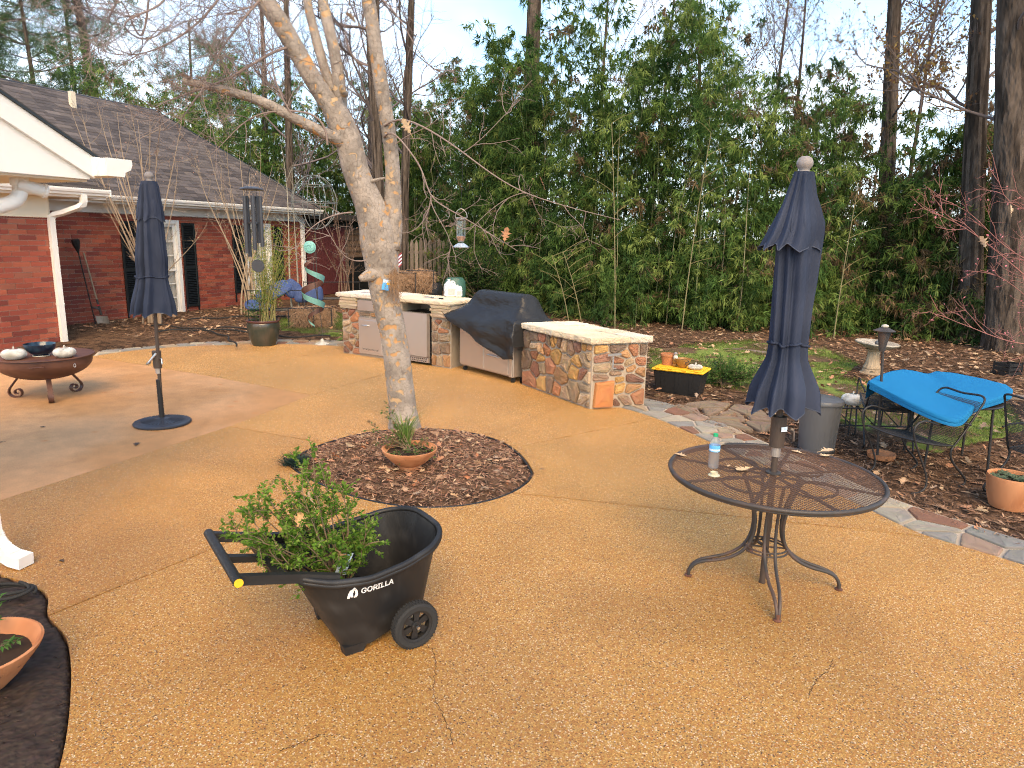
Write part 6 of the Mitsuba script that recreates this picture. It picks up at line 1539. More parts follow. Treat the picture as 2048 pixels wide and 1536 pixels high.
def bamboo(q, base, h, lean, nspray, nleaf, zlow, L, W, dry, out_w, out_l, out_c, cr=.016, dark=1.0, one=False):
    b = np.r_[base, gground(*base)]
    e = b + [lean[0], lean[1], h]
    mid = b + [lean[0] * .12, lean[1] * .12, h * .55]
    p = spline([b, mid, e - [0, 0, h * .04], e + [lean[0] * .25, lean[1] * .25, -h * .015]], 22)
    out_w.append(tube(p, np.linspace(cr, cr * .18, 22), 5, False))
    n = nspray
    z = zlow + (1 - zlow) * q.uniform(0, 1, n) ** 1.22
    k = z * 21; i0 = np.minimum(k.astype(int), 20); o = p[i0] + (p[i0 + 1] - p[i0]) * (k - i0)[:, None]
    a = q.uniform(0, 2 * np.pi, n); l_ = q.uniform(.35, 1.0, n) * (1.15 - .55 * z) * min(1, h / 5)
    d = np.stack([np.cos(a), np.sin(a), q.uniform(.0, .55, n)], -1); d /= np.linalg.norm(d, axis=1, keepdims=True)
    tip = o + d * l_[:, None] - np.stack([a * 0, a * 0, .28 * l_], -1)
    nc = max(1, nleaf // 6); s = np.repeat(np.sqrt(q.uniform(.06, 1, (n, nc))), 6, 1); nleaf = nc * 6
    jit = np.repeat(q.normal(0, .06, (n, nc, 3)), 6, 1); fan = np.repeat(q.normal(0, .45, (n, nc, 3)), 6, 1)
    mid_ = o + d * l_[:, None] * .55
    P = (1 - s)[..., None] ** 2 * o[:, None] + 2 * (s * (1 - s))[..., None] * mid_[:, None] + (s ** 2)[..., None] * tip[:, None] + jit + q.normal(0, .008, (n, nleaf, 3))
    D_ = d[:, None] * .45 + fan + q.normal(0, .42, (n, nleaf, 3)) + [0, 0, -.55]
    P, D_ = P.reshape(-1, 3), D_.reshape(-1, 3); m = len(P)
    v, f = (leaf1 if one else leaf2)(P, D_, q.normal(0, .45, (m, 3)) + [0, 0, 1], L * q.uniform(.6, 1.25, m), W * q.uniform(.7, 1.2, m))
    isd = np.repeat(q.random(n) < dry, nleaf)
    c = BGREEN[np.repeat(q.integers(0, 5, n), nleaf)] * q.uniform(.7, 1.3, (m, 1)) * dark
    c[isd] = BDRY[q.integers(0, 3, m)][isd] * q.uniform(.6, 1.2, (m, 1))[isd]
    out_l.append((v, f)); out_c.append(np.repeat(c, 3 if one else 4, 0))
def dryness(s): return .06 if s < 22 else min(.7, .06 + (s - 22) * .08)
q = np.random.default_rng(91)
CC = [(.20, .22, .10), (.26, .23, .13), (.14, .16, .07), (.30, .26, .16)]
for k in range(64):
    s = q.uniform(4.5, GD[-1] - .5); dp = q.uniform(.0, 1.5); b = grove_pt(s, dp, q)
    h = q.uniform(4.2, 7.9) if s < 21.5 else q.uniform(3.6, 6.0) if s < 24 else q.uniform(2.2, 4.8)
    t = thing('bamboo_cane', 'leafy green bamboo cane leaning at the front of the dense grove behind the yard', 'bamboo', 'bamboo canes along the front of the grove')
    w, l, c = [], [], []
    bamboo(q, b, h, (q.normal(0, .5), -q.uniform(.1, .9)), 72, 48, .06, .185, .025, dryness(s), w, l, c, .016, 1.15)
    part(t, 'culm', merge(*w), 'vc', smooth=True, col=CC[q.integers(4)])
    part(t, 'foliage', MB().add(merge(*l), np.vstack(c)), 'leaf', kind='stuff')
th_ = thing('bamboo_thicket', 'dense mass of green bamboo behind the front canes', 'bamboo', kind='stuff')
w, l, c = [], [], []
for k in range(230):
    s = q.uniform(0, GD[-1]); dp = .6 + 5.5 * q.random() ** 1.3; b = grove_pt(s, dp, q)
    h = q.uniform(5.2, 8.6) if s < 21.5 else q.uniform(4.2, 6.6) if s < 24 else q.uniform(2.8, 5.4)
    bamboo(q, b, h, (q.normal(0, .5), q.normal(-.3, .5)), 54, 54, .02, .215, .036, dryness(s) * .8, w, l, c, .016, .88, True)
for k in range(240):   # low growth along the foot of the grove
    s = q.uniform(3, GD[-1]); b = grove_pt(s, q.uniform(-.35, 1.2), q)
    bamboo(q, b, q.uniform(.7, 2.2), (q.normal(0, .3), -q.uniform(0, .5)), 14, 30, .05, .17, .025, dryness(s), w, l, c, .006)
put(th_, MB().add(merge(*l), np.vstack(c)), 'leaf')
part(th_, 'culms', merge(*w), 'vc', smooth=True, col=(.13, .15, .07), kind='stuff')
# bare and leaning yellowed canes in front
for k, (x, y, h, lx) in enumerate(((2.4, 16.2, 4.6, -.35), (3.9, 15.9, 4.4, .25), (6.3, 15.3, 3.4, -.3), (1.4, 17.2, 1.7, -.5), (1.7, 17.0, 1.8, -.55), (7.1, 15.2, 3.3, .0))):
    t = thing('bare_cane', 'bare yellowish bamboo cane standing in front of the leafy grove', 'bamboo', 'bare canes before the grove')
    p = spline([(x, y, 0), (x + lx * .4, y - .1, h * .5), (x + lx, y - .3, h)], 20)
    part(t, 'culm', tube(p, np.linspace(.015, .007, 20), 7), 'vc', smooth=True, col=(.24, .21, .11))
    ms = []
    for j in range(7, 20, 2):
        d_ = np.array([q.choice([-1, 1]) * q.uniform(.5, 1), q.normal(0, .3), q.uniform(.3, .8)]); ms.append(tube(spline([p[j], p[j] + d_ * .3, p[j] + d_ * [.75, .75, .55]], 6), np.linspace(.006, .002, 6), 4, False))
    part(t, 'branches', merge(*ms), 'vc', smooth=True, col=(.30, .24, .11))

# ---------------------------------------------------------------- trees behind
def bare_tree(name, label, base, h, r0, kids, L1, seed, lean=(0, 0), first=.35, leaves=None, nl=0, leafL=.1, wood=(.13, .10, .09), up=.35, trunk_mat='bark', group=None, tw_r=.02, wander=.16, zmax=1.0):
    q = np.random.default_rng(seed); t = thing(name, label, 'tree', group)
    if len(base) == 3:
        lo, hi = np.array(base), np.array(lean); d_ = (hi - lo) / (hi - lo)[2]; b = lo - d_ * (lo[2] + .1); e = b + d_ * h
    else: b = np.r_[base, gground(*base) - .1]; e = b + [lean[0], lean[1], h]
    p = spline([b, b * .6 + e * .4 + np.r_[q.normal(0, .03, 2), 0], b * .3 + e * .7 + np.r_[q.normal(0, .04, 2), 0], e], 30)
    rr = np.interp(np.linspace(0, 1, 30), [0, .06, .5, 1], [r0 * 1.12, r0, r0 * .8, r0 * .35])
    part(t, 'trunk', limb_mesh(p, rr), trunk_mat, smooth=True)
    out, ends = [], []
    n1 = kids[0]
    for i in range(n1):
        u = first + (zmax - first) * (i + q.random()) / n1; k = min(int(u * 29), 28); o = p[k]
        a = q.uniform(0, 6.28); d = np.array([math.cos(a), math.sin(a), up + q.uniform(-.1, .4)])
        twig_tree(o, d, L1 * q.uniform(.6, 1.1) * (1.2 - .5 * u), min(rr[k] * .24 + .008, .036), 0, q, out, ends, kids[1:], .0, 5, .3, wander)
    if out: part(t, 'branches', merge(*out), 'vc', smooth=True, col=wood, kind='stuff')
    if nl and ends:
        ee = np.array(ends); k = q.integers(len(ee), size=nl); P = ee[k] + q.normal(0, .06, (nl, 3))
        v, f = leaf2(P, q.normal(0, 1, (nl, 3)) + [0, 0, -.4], q.normal(0, 1, (nl, 3)), leafL * q.uniform(.6, 1.3, nl), leafL * .55)
        part(t, 'leaves', MB().add((v, f), np.repeat(np.array(leaves)[q.integers(len(leaves), size=nl)] * q.uniform(.6, 1.3, (nl, 1)), 4, 0)), 'leaf', kind='stuff')
    return t, p
def limb_mesh(p, rr, sides=20):
    v, f = tube(p, rr, sides); n = len(p) * sides; c = np.repeat(p, sides, 0)
    nn = meshkit.fbm(v[:n] * [4, 4, 1.2], 3) - .5; v[:n] = c + (v[:n] - c) * (1 + .12 * nn[:, None]); return v, f
BRN = [(.24, .13, .06), (.32, .19, .07), (.18, .10, .06), (.38, .26, .08)]
bare_tree('pine_tree', 'tall straight grey pine trunk rising out of the bamboo grove', (0.393,24,5.776), 16, .30, (5, 3, 3), 1.2, 1, (0.437,24,9.544), .75)
bare_tree('tall_tree', 'tall grey trunk with a side limb, between the umbrella and the big right trunks', (10.766,20.8,3.431), 15, .235, (12, 6, 5, 3), 4.0, 2, (10.267,20.8,8.746), .36, BRN, 5200, .10)
t, p = bare_tree('oak_tree', 'thick dark trunk at the right edge, right one of the pair', (9.806,13.9,1.107), 13, .375, (10, 6, 5, 3), 3.8, 3, (9.015,13.9,6.584), .36, BRN, 4200, .09)
bare_tree('oak_tree', 'grey trunk just left of the thickest trunk at the right edge', (9.893,15,1.014), 13, .235, (11, 6, 5, 3), 3.6, 4, (9.125,15,6.927), .36, BRN, 4200, .09)
bare_tree('bare_tree', 'slim grey trunk seen between the limbs of the patio tree', (-3.571,18.6,3.891), 11, .165, (10, 5, 4, 3), 3.0, 5, (-3.707,18.6,7.221), .36)
bare_tree('bare_tree', 'second slim grey trunk behind the right limb of the patio tree', (-3.1, 19.6), 12, .13, (9, 5, 4, 3), 3.0, 15, (.4, 0), .3)
for k, (x, y, h, ln) in enumerate(((4.9, 26, 12, .4), (6.3, 24, 12, -.6), (8.0, 23, 10, .2), (9.6, 25, 11, -.2), (12.9, 24, 12, .5), (15.0, 22, 11, -.4), (3.0, 27, 13, .1))):
    bare_tree('bare_tree', 'bare purplish tree standing behind the bamboo grove', (x, y), h, .07, (12, 6, 5, 3), 3.4, 20 + k, (ln, 0), .22, BRN, 1500 if x > 7 else 500, .09, (.22, .17, .17), .8, group='bare trees behind the grove')
for k, (x, y, h) in enumerate(((-7.6, 24.0, 12), (-5.6, 27.5, 13), (-9.5, 27, 11), (-4.4, 22.5, 11))):
    bare_tree('bare_tree', 'bare grey tree standing between the house roof and the patio tree limbs', (x, y), h, .14, (12, 5, 5, 3), 3.6, 40 + k, (.2, 0), .2, BRN, 600, .07, (.20, .16, .155), .5, group='bare trees behind the house end')
# evergreen pines at the left, behind the house
PINE = np.array([(.10, .16, .06), (.13, .19, .07), (.16, .20, .085), (.08, .13, .06)])
def pine(label, base, h, r0, seed, z0, lean=(0, 0), spread=2.2, nb=26, group=None, cols=PINE, Ln=.30):
    q = np.random.default_rng(seed); t = thing('pine_tree', label, 'tree', group)
    if len(base) == 3:
        lo, hi = np.array(base), np.array(lean); d_ = (hi - lo) / (hi - lo)[2]; b = lo - d_ * lo[2]; e = b + d_ * h
    else: b = np.r_[base, 0]; e = b + [lean[0], lean[1], h]
    p = spline([b, b * .5 + e * .5 + [q.normal(0, .1), 0, 0], e], 30)
    rr = np.linspace(r0, r0 * .3, 30); part(t, 'trunk', limb_mesh(p, rr, 14), 'bark', smooth=True)
    out, P, D_ = [], [], []
    for i in range(nb):
        u = z0 + (1 - z0) * q.random(); k = min(int(u * 29), 28); a = q.uniform(0, 6.28)
        L = spread * q.uniform(.5, 1.2) * (1.25 - .7 * (u - z0) / (1 - z0)); d = np.array([math.cos(a), math.sin(a), q.uniform(-.1, .5)])
        pp = spline([p[k], p[k] + d * L * .5 + [0, 0, -.05 * L], p[k] + d * L + [0, 0, .1 * L]], 8); out.append(tube(pp, np.linspace(rr[k] * .22 + .01, .008, 8), 4, False))
        for _ in range(16):
            c = pp[q.integers(3, 8)] + q.normal(0, .28, 3)
            m = 26; dd = q.normal(0, 1, (m, 3)) + [0, 0, .35]; P.append(np.repeat(c[None], m, 0) + q.normal(0, .05, (m, 3))); D_.append(dd)
    part(t, 'branches', merge(*out), 'vc', smooth=True, col=(.12, .09, .075), kind='stuff')
    P, D_ = np.vstack(P), np.vstack(D_); m = len(P)
    v, f = leaf2(P, D_, q.normal(0, 1, (m, 3)), Ln * q.uniform(.6, 1.2, m), .022)
    part(t, 'needles', MB().add((v, f), np.repeat(np.asarray(cols)[q.integers(len(cols), size=m)] * q.uniform(.7, 1.3, (m, 1)), 4, 0)), 'leaf', kind='stuff')
pine('tall pine with a thick reddish trunk leaning above the house roof ridge', (-17.961,31,7.674), 17, .27, 1, .60, (-18.301,31,11.344), 3.2, 30)
pine('pine at the far left whose branches fill the sky over the roof', (-18.486,28,7.536), 13.5, .13, 2, .36, (-18.62,28,10.409), 2.8, 60)
pine('slender pine between the far left pine and the thick leaning pine', (-20.146,33,8.119), 14.5, .14, 3, .38, (-20.143,33,11.525), 2.8, 56)
for k, (x, y, h) in enumerate(((-16.8, 38, 12.5), (-14.9, 37, 11.5), (-13.3, 33, 9.0), (-24, 32, 12))):
    pine('distant pine standing low behind the roof ridge', (x, y), h, .15, 10 + k, .22, (0, 0), 2.3, 34, 'distant pines behind the roof')
# light green bamboo behind the roof end
w, l, c = [], [], []
for k in range(95):
    b = np.array([q.uniform(-15.5, -7.4), q.uniform(25.5, 31)])
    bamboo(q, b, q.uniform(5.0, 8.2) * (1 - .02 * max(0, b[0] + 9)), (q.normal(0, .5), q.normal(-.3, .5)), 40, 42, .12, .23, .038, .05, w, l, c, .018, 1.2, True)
tk = thing('bamboo_thicket', 'light green bamboo mass rising behind the end of the house roof', 'bamboo', kind='stuff')
put(tk, MB().add(merge(*l), np.vstack(c)), 'leaf'); part(tk, 'culms', merge(*w), 'vc', smooth=True, col=(.16, .17, .08), kind='stuff')
# far wood closing the view
q = np.random.default_rng(99); P, D_ = [], []
fw = thing('far_wood', 'hazy brown and green wood far behind the yard', 'trees', kind='stuff')
out = []
for k in range(150):
    a = q.uniform(-.95, .95); dist = q.uniform(34, 60); b = np.array([dist * math.sin(a), dist * math.cos(a), 0]); hh = q.uniform(3.5, 7)
    out.append(tube([b, b + [q.normal(0, .3), 0, hh]], [q.uniform(.08, .2), .03], 5, False))
    m = 250; P.append(b + np.c_[q.normal(0, 1.5, (m, 2)), q.uniform(.2, hh, m)]); D_.append(q.normal(0, 1, (m, 3)))
P, D_ = np.vstack(P), np.vstack(D_); m = len(P)
v, f = leaf2(P, D_, q.normal(0, 1, (m, 3)), q.uniform(.2, .4, m), q.uniform(.06, .14, m))
put(fw, MB().add((v, f), np.repeat(np.array([(.10, .09, .05), (.07, .09, .04), (.13, .10, .07), (.05, .07, .03)])[q.integers(4, size=m)] * q.uniform(.7, 1.3, (m, 1)), 4, 0)), 'leaf')
part(fw, 'trunks', merge(*out), 'vc', smooth=True, col=(.12, .10, .09), kind='stuff')

# ---------------------------------------------------------------- bare shrubs along the house wall
def stems_shrub(name, label, base, tips, seed, r=.016, col=(.27, .19, .13), kids=(6, 4), pods=True):
    q = np.random.default_rng(seed); t = thing(name, label, 'shrub'); b = np.array(base, float)
    for e in tips:
        e = np.array(e, float); o = b + np.r_[q.normal(0, .10, 2), 0]
        p = spline([o, o * .68 + e * .32 + np.r_[(e - o)[:2] * -.12, .15], o * .3 + e * .7 + np.r_[q.normal(0, .04, 2), .1], e], 24)
        ms = [tube(p, np.linspace(r * q.uniform(.8, 1.2), .003, 24), 6)]; bud = []
        for _ in range(7):
            k = q.integers(8, 23); ax = p[k + 1] - p[k]; ax /= np.linalg.norm(ax)
            twig_tree(p[k], ax + q.normal(0, .5, 3), q.uniform(.25, .6), .005, 1, q, ms, bud, (0, 3), .0, 4, .3, .12)
        part(t, 'stem', merge(*ms), 'vc', smooth=True, col=np.array(col) * q.uniform(.8, 1.2))
        if pods and bud:
            bb_ = np.array(bud); bb_ = bb_[q.random(len(bb_)) < .35]; n = len(bb_)
            if n: v, f = leaf2(bb_, q.normal(0, 1, (n, 3)), q.normal(0, 1, (n, 3)), q.uniform(.02, .05, n), q.uniform(.012, .03, n)); part(t, 'pods', MB().add((v, f), np.repeat(rcol((.33, .22, .15), n, q, .3), 4, 0)), 'vc', kind='stuff')
    return t
T1 = [(-9.194,15,4.594), (-8.958,15,4.405), (-8.739,15.2,4.688), (-8.621,15.3,4.362), (-8.451,15.4,4.532), (-8.242,15.5,4.753), (-8.093,15.5,4.405), (-7.868,15.6,4.527), (-7.699,15.7,4.343), (-7.36,15.6,3.512), (-6.706,15.4,2.306), (-7.264,15.8,4.572), (-8.907,15,3.42), (-8.496,15.2,3.449), (-8.765,15.1,2.824)]
stems_shrub('bare_shrub', 'bare many-stemmed shrub against the brick wall behind the left umbrella', (-7.95, 15.15, .0), T1, 1, .028, (.31, .23, .16))
T2 = [(-7.547,17,3.649), (-7.235,17,3.881), (-7.025,17,3.489), (-6.807,17,4.114), (-6.543,17,4.008), (-6.303,17,3.674), (-6.084,17.1,4.029), (-5.839,17.2,3.704), (-7.186,17,2.855), (-6.813,17,3.093), (-5.703,17.3,3.485), (-5.994,17.2,3.007)]
stems_shrub('bare_shrub', 'bare tan many-stemmed shrub in front of the second window', (-6.55, 17.1, .05), T2, 2, .024, (.33, .25, .17))
T3 = [(-5.707,21.5,2.538), (-5.461,21.5,3.13), (-5.171,21.5,2.696), (-4.975,21.6,2.407), (-5.924,21.4,2.087), (-4.787,21.6,1.962), (-5.341,21.5,2.1), (-5.602,21.5,3.419)]
stems_shrub('bare_shrub', 'brown multi-stemmed shrub in front of the maroon shed', (-5.25, 21.6, .05), T3, 3, .03, (.17, .11, .08))
stems_shrub('bare_sapling', 'pale lichen-covered sapling stem leaning before the house corner post', (-5.9, 18.6, .05), [(-5.94,18.2,4.284), (-5.703,18.3,3.817)], 4, .03, (.36, .33, .26), pods=False)
# shovel, rod and small lantern bracket on the wall
sv = thing('shovel', 'wooden handled shovel with a worn steel blade leaning on the brick wall', 'shovel')
a_, b_ = np.array((-9.082,14.75,1.626)), np.array((-8.898,14.85,0.28)); ax = (b_ - a_) / np.linalg.norm(b_ - a_)
part(sv, 'handle', tube([a_, a_ + ax * 1.05], .018, 8), 'vc', smooth=True, col=(.30, .22, .15))
part(sv, 'socket', tube([a_ + ax * 1.0, b_ + [0, 0, .02]], [.021, .026], 8), 'iron', smooth=True)
bw2 = np.array([.75, .3, 0]); bw2 /= np.linalg.norm(bw2); dn = ax * .6 + np.array([.2, -.1, -.7]); dn /= np.linalg.norm(dn)
gr_ = []
for t in np.linspace(0, 1, 9):
    w_ = .115 * (1 if t < .6 else math.sqrt(max(1 - ((t - .6) / .4) ** 2, .0)) * .9 + .1)
    gr_.append([b_ + dn * (t * .30) + bw2 * w_ * s + np.array([.3, -.8, 0]) * (-.03 * (1 - s * s)) for s in np.linspace(-1, 1, 7)])
gr_ = np.array(gr_); part(sv, 'blade', merge(sheet(gr_), sheet(gr_ + [.004, -.01, 0], True)), 'steelworn', smooth=True)
scene['steelworn'] = two(pr((.24, .21, .18), .6, .4))
rk = thing('black_pole', 'thin black pole with a funnel-shaped top leaning on the wall beside the shovel', 'garden tool')
a_, b_ = np.array((-9.119,14.6,1.781)), np.array((-8.971,14.75,0.041))
part(rk, 'pole', tube([a_, b_], .012, 8), 'black', smooth=True)
ax = (b_ - a_) / np.linalg.norm(b_ - a_); part(rk, 'head', tube([a_ - ax * .12, a_ - ax * .1, a_ + ax * .02, a_ + ax * .16], [.05, .085, .065, .015], 8), 'black')
rk2 = thing('red_spigot', 'small tap with a red handle on the brick wall beside the shovel', 'tap')
o = np.array((-8.955,14.85,0.462)); part(rk2, 'body', tube([o - [.1, 0, 0], o + [.04, -.05, -.02]], .025, 8), 'can', smooth=True); part(rk2, 'handle', sphere(o + [.03, -.04, .05], .035, 2, (1, 1, .4)), 'red', smooth=True)
scene['red'] = two(pr((.5, .02, .03), .5))
# black irrigation hoses on the bed
for k, lab in enumerate(('long black hose curving over the mulch below the first window', 'black hose lying nearest the flagstone edge on the mulch', 'black hose looped beside the glazed planter on the mulch', 'thin black hose lying close to the brick wall')):
    q = np.random.default_rng(300 + k); t_ = thing('garden_hose', lab, 'hose')
    x0 = [(-7.7, 14.6), (-7.2, 13.9), (-6.3, 14.6), (-7.4, 15.6)][k]; pts = []; a = -.1 + .5 * k * (k % 2); p = np.array(x0)
    for j in range(9): a += q.normal(.1, .5); pts.append((p[0], p[1], gground(*p) + .035 + .02 * (j % 2))); p = p + .38 * np.array([math.cos(a * .6), math.sin(a * .6)])
    put(t_, tube(spline(pts, 60), .016, 7), 'rubber', smooth=True)
# seats with blue cushions
def lounge(label, o, w, group=None):
    t = thing('iron_settee', label, 'chair'); o = np.array(o); U = np.array([.93, .36, 0]); V = np.array([-.36, .93, 0])
    P = lambda a, b, z: o + U * a + V * b + [0, 0, z]
    for a in (0, w):
        part(t, 'arm', tube(spline([P(a, 0, 0), P(a, -.02, .3), P(a, .02, .56), P(a, .2, .60), P(a, .5, .58), P(a, .55, .3), P(a, .6, 0)], 24), .011, 6), 'ironblack', smooth=True)
    part(t, 'seat', mesh_panel(lambda u, v: P(u * w, v * .55, .36), 0, 0, 20, 14, .005), 'ironblack')
    part(t, 'frame', merge(*[tube([P(0, b, .36), P(w, b, .36)], .010, 6) for b in (0, .55)], tube([P(0, .55, .78), P(w, .55, .78)], .010, 6), *[tube([P(a, .55, 0), P(a, .58, .80)], .010, 6) for a in (0, w)]), 'ironblack')
    return P
def cushion(label, c, sz, rz, rx, ry=0):
    t = thing('blue_cushion', label, 'cushion'); m = trimesh.creation.icosphere(subdivisions=4); v = np.array(m.vertices)
    s = np.sign(v) * np.abs(v) ** .55; s[:, 2] = v[:, 2] * (1 - .55 * np.clip(np.maximum(np.abs(s[:, 0]), np.abs(s[:, 1])), 0, 1) ** 4) + .03 * (meshkit.fbm(v * 3 + rz, 3) - .5)
    put(t, xf((s * np.array(sz), np.array(m.faces)), c, rz, rx, ry), 'cushion', smooth=True)
P1 = lounge('black iron settee with blue cushions against the wall behind the glazed planter', (-6.05, 15.7, .0), 1.25)
cushion('blue cushion lying flat at the left of the settee behind the glazed planter', np.array((-5.876,15.9,0.483)), (.30, .26, .10), .4, .25)
cushion('blue cushion leaning tilted above the flat one behind the glazed planter', np.array((-5.573,16.1,0.784)), (.42, .24, .12), .5, .5, -.45)
P2 = lounge('black iron settee holding upright blue cushions beside the house corner post', (-5.5, 18.3, .05), 1.5)
cushion('blue cushion standing upright on its corner left of the white corner post', np.array((-5.836,18.2,0.7)), (.22, .22, .08), .3, 1.5, .7)
cushion('blue cushion just left of the wind spinner', np.array((-5.567,18.2,0.537)), (.20, .20, .08), .2, 1.45)
cushion('blue cushion behind the wind spinner', np.array((-5.251,18.2,0.569)), (.24, .22, .08), .5, 1.4)
# coco fibre baskets
def coco(label, c, w, h, seed, rack):
    q = np.random.default_rng(seed); t = thing('coco_basket', label, 'planter basket'); c = np.array(c)
    m = trimesh.creation.icosphere(subdivisions=4); v = np.array(m.vertices); v[:, 2] = np.where(v[:, 2] > .35, .35 + (v[:, 2] - .35) * .2, v[:, 2])
    v = v * [w / 2, w * .33, h / 1.5] * (1 + .7 * (meshkit.fbm(v * 2.6 + seed, 4)[:, None] - .5))
    part(t, 'liner', (v + c, np.array(m.faces)), 'coco', smooth=True)
    ms = []
    n = 1100; k = q.integers(len(v), size=n); L = q.uniform(.04, .20, n) ** 1.15
    for i in range(n):
        a = v[k[i]] * 1.0 + c; o_ = v[k[i]] / np.linalg.norm(v[k[i]]) * q.uniform(.01, .07); ms.append(tube(np.array([a, a + o_ + [q.normal(0, .03), -.01, -L[i] * .25], a + o_ * 1.3 + [q.normal(0, .05), -.015, -L[i]]]), .0026, 3, False))
    part(t, 'fibres', MB().add(merge(*ms), (.40, .25, .15)), 'vc', smooth=True, kind='stuff')
    if rack:
        rk_ = [tube(spline([c + [-w / 2 - .04, -w * .32, h * .3], c + [0, -w * .36, h * .32], c + [w / 2 + .04, -w * .32, h * .3]], 10), .009, 6), tube([c + [-w / 2 - .04, w * .3, h * .3], c + [w / 2 + .04, w * .3, h * .3]], .009, 6)]
        for a in (-1, 1):
            rk_.append(tube([c + [a * (w / 2 + .04), -w * .32, h * .3], c + [a * (w / 2 + .04), -w * .32, -c[2]]], .010, 6)); rk_.append(tube([c + [a * (w / 2 + .04), -w * .32, h * .3], c + [a * (w / 2 + .04), w * .3, h * .3]], .009, 6))
        part(t, 'rack', merge(*rk_), 'ironblack')
coco('left shaggy coco fibre basket on a wire stand behind the wind spinner', (-4.584,15,0.4), .46, .42, 1, True)
coco('right shaggy coco fibre basket on a wire stand behind the wind spinner', (-4.24,15.1,0.418), .50, .44, 2, True)
coco('shaggy coco fibre basket hanging behind the counter right of the tree trunk', (-2.622,16.2,1.152), .62, .42, 3, True)
coco('second coco fibre basket behind the counter, left of the white jugs', (-2.195,16.4,1.196), .55, .42, 4, True)
# wind spinner: a two-sided spiral ribbon under a round disc
ws = thing('wind_spinner', 'turquoise metal spiral wind spinner with a round disc on the grass', 'wind spinner')
wx, wy, _ = (-3.899,13.5,0.848)
n = 150; t = np.linspace(0, 1, n); an = 1.2 + t * 2 * np.pi * 2.6; R_ = .05 + .17 * np.sin(np.pi * np.clip(t * 1.02, 0, 1)) ** .6; z_ = 1.68 - 1.35 * t
ce = np.c_[wx + R_ * np.cos(an), wy + R_ * np.sin(an), z_]; wd = (.012 + .05 * np.sin(np.pi * t) ** .7)[:, None]
up_ = np.c_[np.cos(an) * .25, np.sin(an) * .25, np.ones(n)]
outp = np.c_[np.cos(an), np.sin(an), np.zeros(n)] * .004
rib = np.stack([ce - up_ * wd, ce + up_ * wd], 1)
part(ws, 'ribbon', sheet(rib), 'verdigris', smooth=True)
part(ws, 'ribbon_back', sheet(rib - outp[:, None] * 1.2), 'rust', smooth=True)
part(ws, 'disc', xf((lambda m: (np.c_[m[0][:, 0], m[0][:, 2], m[0][:, 1]], m[1]))(lathe([(0, -.012), (.04, -.014), (.09, -.006), (.118, 0), (.09, .008), (0, .01)], 36)), (wx - .03, wy - .05, 1.86)), 'verdigris', smooth=40)
part(ws, 'curl', tube(np.c_[wx - .03 + (.02 + .012 * np.linspace(0, 7, 30)) * np.cos(np.linspace(0, 7, 30)), np.full(30, wy - .068), 1.86 + (.02 + .012 * np.linspace(0, 7, 30)) * np.sin(np.linspace(0, 7, 30))], .006, 6), 'verdigris', smooth=True)
part(ws, 'pole', tube(spline([(wx + .05, wy + .05, 1.86), (wx + .03, wy + .03, 1.1), (wx + .12, wy + .05, .3), (wx + .16, wy - .1, 0)], 20), .007, 6), 'iron', smooth=True)
part(ws, 'foot', xf(lathe([(0, 0), (.16, 0), (.05, .04), (.02, .10), (0, .11)], 24), (wx + .16, wy - .1, 0)), 'palestone', smooth=30)
# wire topiary globe on a post
wt = thing('wire_globe', 'open wire globe ornament on a tall rod before the roof corner', 'garden ornament')
gx_, gy_, gz_ = (-4.963,17.5,2.868); R_ = .56
t = np.linspace(0, 2 * np.pi, 48, endpoint=False)
for k in range(4):
    a = k * np.pi / 4; part(wt, 'hoop', tube(np.c_[gx_ + R_ * np.cos(t) * math.cos(a), gy_ + R_ * np.cos(t) * math.sin(a), gz_ + R_ * 1.15 * np.sin(t)], .009, 5, closed=True), 'wiregrey', smooth=True)
for z, k in ((0, 1.0), (.4, .82)): part(wt, 'hoop', tube(np.c_[gx_ + R_ * k * np.cos(t), gy_ + R_ * k * np.sin(t), np.full(48, gz_ + z * 1.0)], .009, 5, closed=True), 'wiregrey', smooth=True)
scene['wiregrey'] = two(pr((.22, .23, .21), .5, .4))
part(wt, 'rod', tube([(gx_, gy_, gz_ + R_ * 1.15), (gx_, gy_, 0)], .012, 6), 'iron', smooth=True)
gp_ = thing('ribbed_jar', 'dark green ribbed round jar standing behind the counter before the fence', 'jar')
jx, jy, jz = (-1.445,17,0.939)
part(gp_, 'jar', xf(lathe([(0, -.55), (.16, -.55), (.24, -.35), (.27, -.05), (.25, .12), (.19, .2), (.17, .19), (.2, .1)], 40), (jx, jy, jz)), 'verdark', smooth=40)
scene['verdark'] = two(pr((.05, .13, .10), .5))
kt = thing('black_kettle', 'black rounded pot standing behind the coco baskets by the jugs', 'pot')
jx, jy, jz = (-2.009,16.8,0.904); part(kt, 'pot', xf(lathe([(0, -.5), (.2, -.5), (.27, -.2), (.28, 0), (.24, .12), (.22, .12), (.24, 0)], 32), (jx, jy, jz)), 'black', smooth=40)
scene['flagred'] = two(pr((.30, .04, .05), .8))
fg = thing('small_flag', 'small striped red and white flag on a stick behind the tree trunk', 'flag')
o = np.array((-2.571,15.5,1.531)); part(fg, 'stick', tube([o + [-.02, 0, .2], o + [.02, 0, -.5]], .004, 5), 'vc', col=(.4, .3, .2))
for k in range(7): part(fg, 'stripe', hull([o + np.array([x * .001 + .01 * (k % 1), y, .16 - k * .04 - z + (.001 * x)]) for x in (0, 70) for y in (-.002, .002) for z in (0, .04)]), 'flagred' if k % 2 == 0 else 'paper')
br = thing('dark_bush', 'dark leafy evergreen bush before the fence right of the ribbed jar', 'shrub')
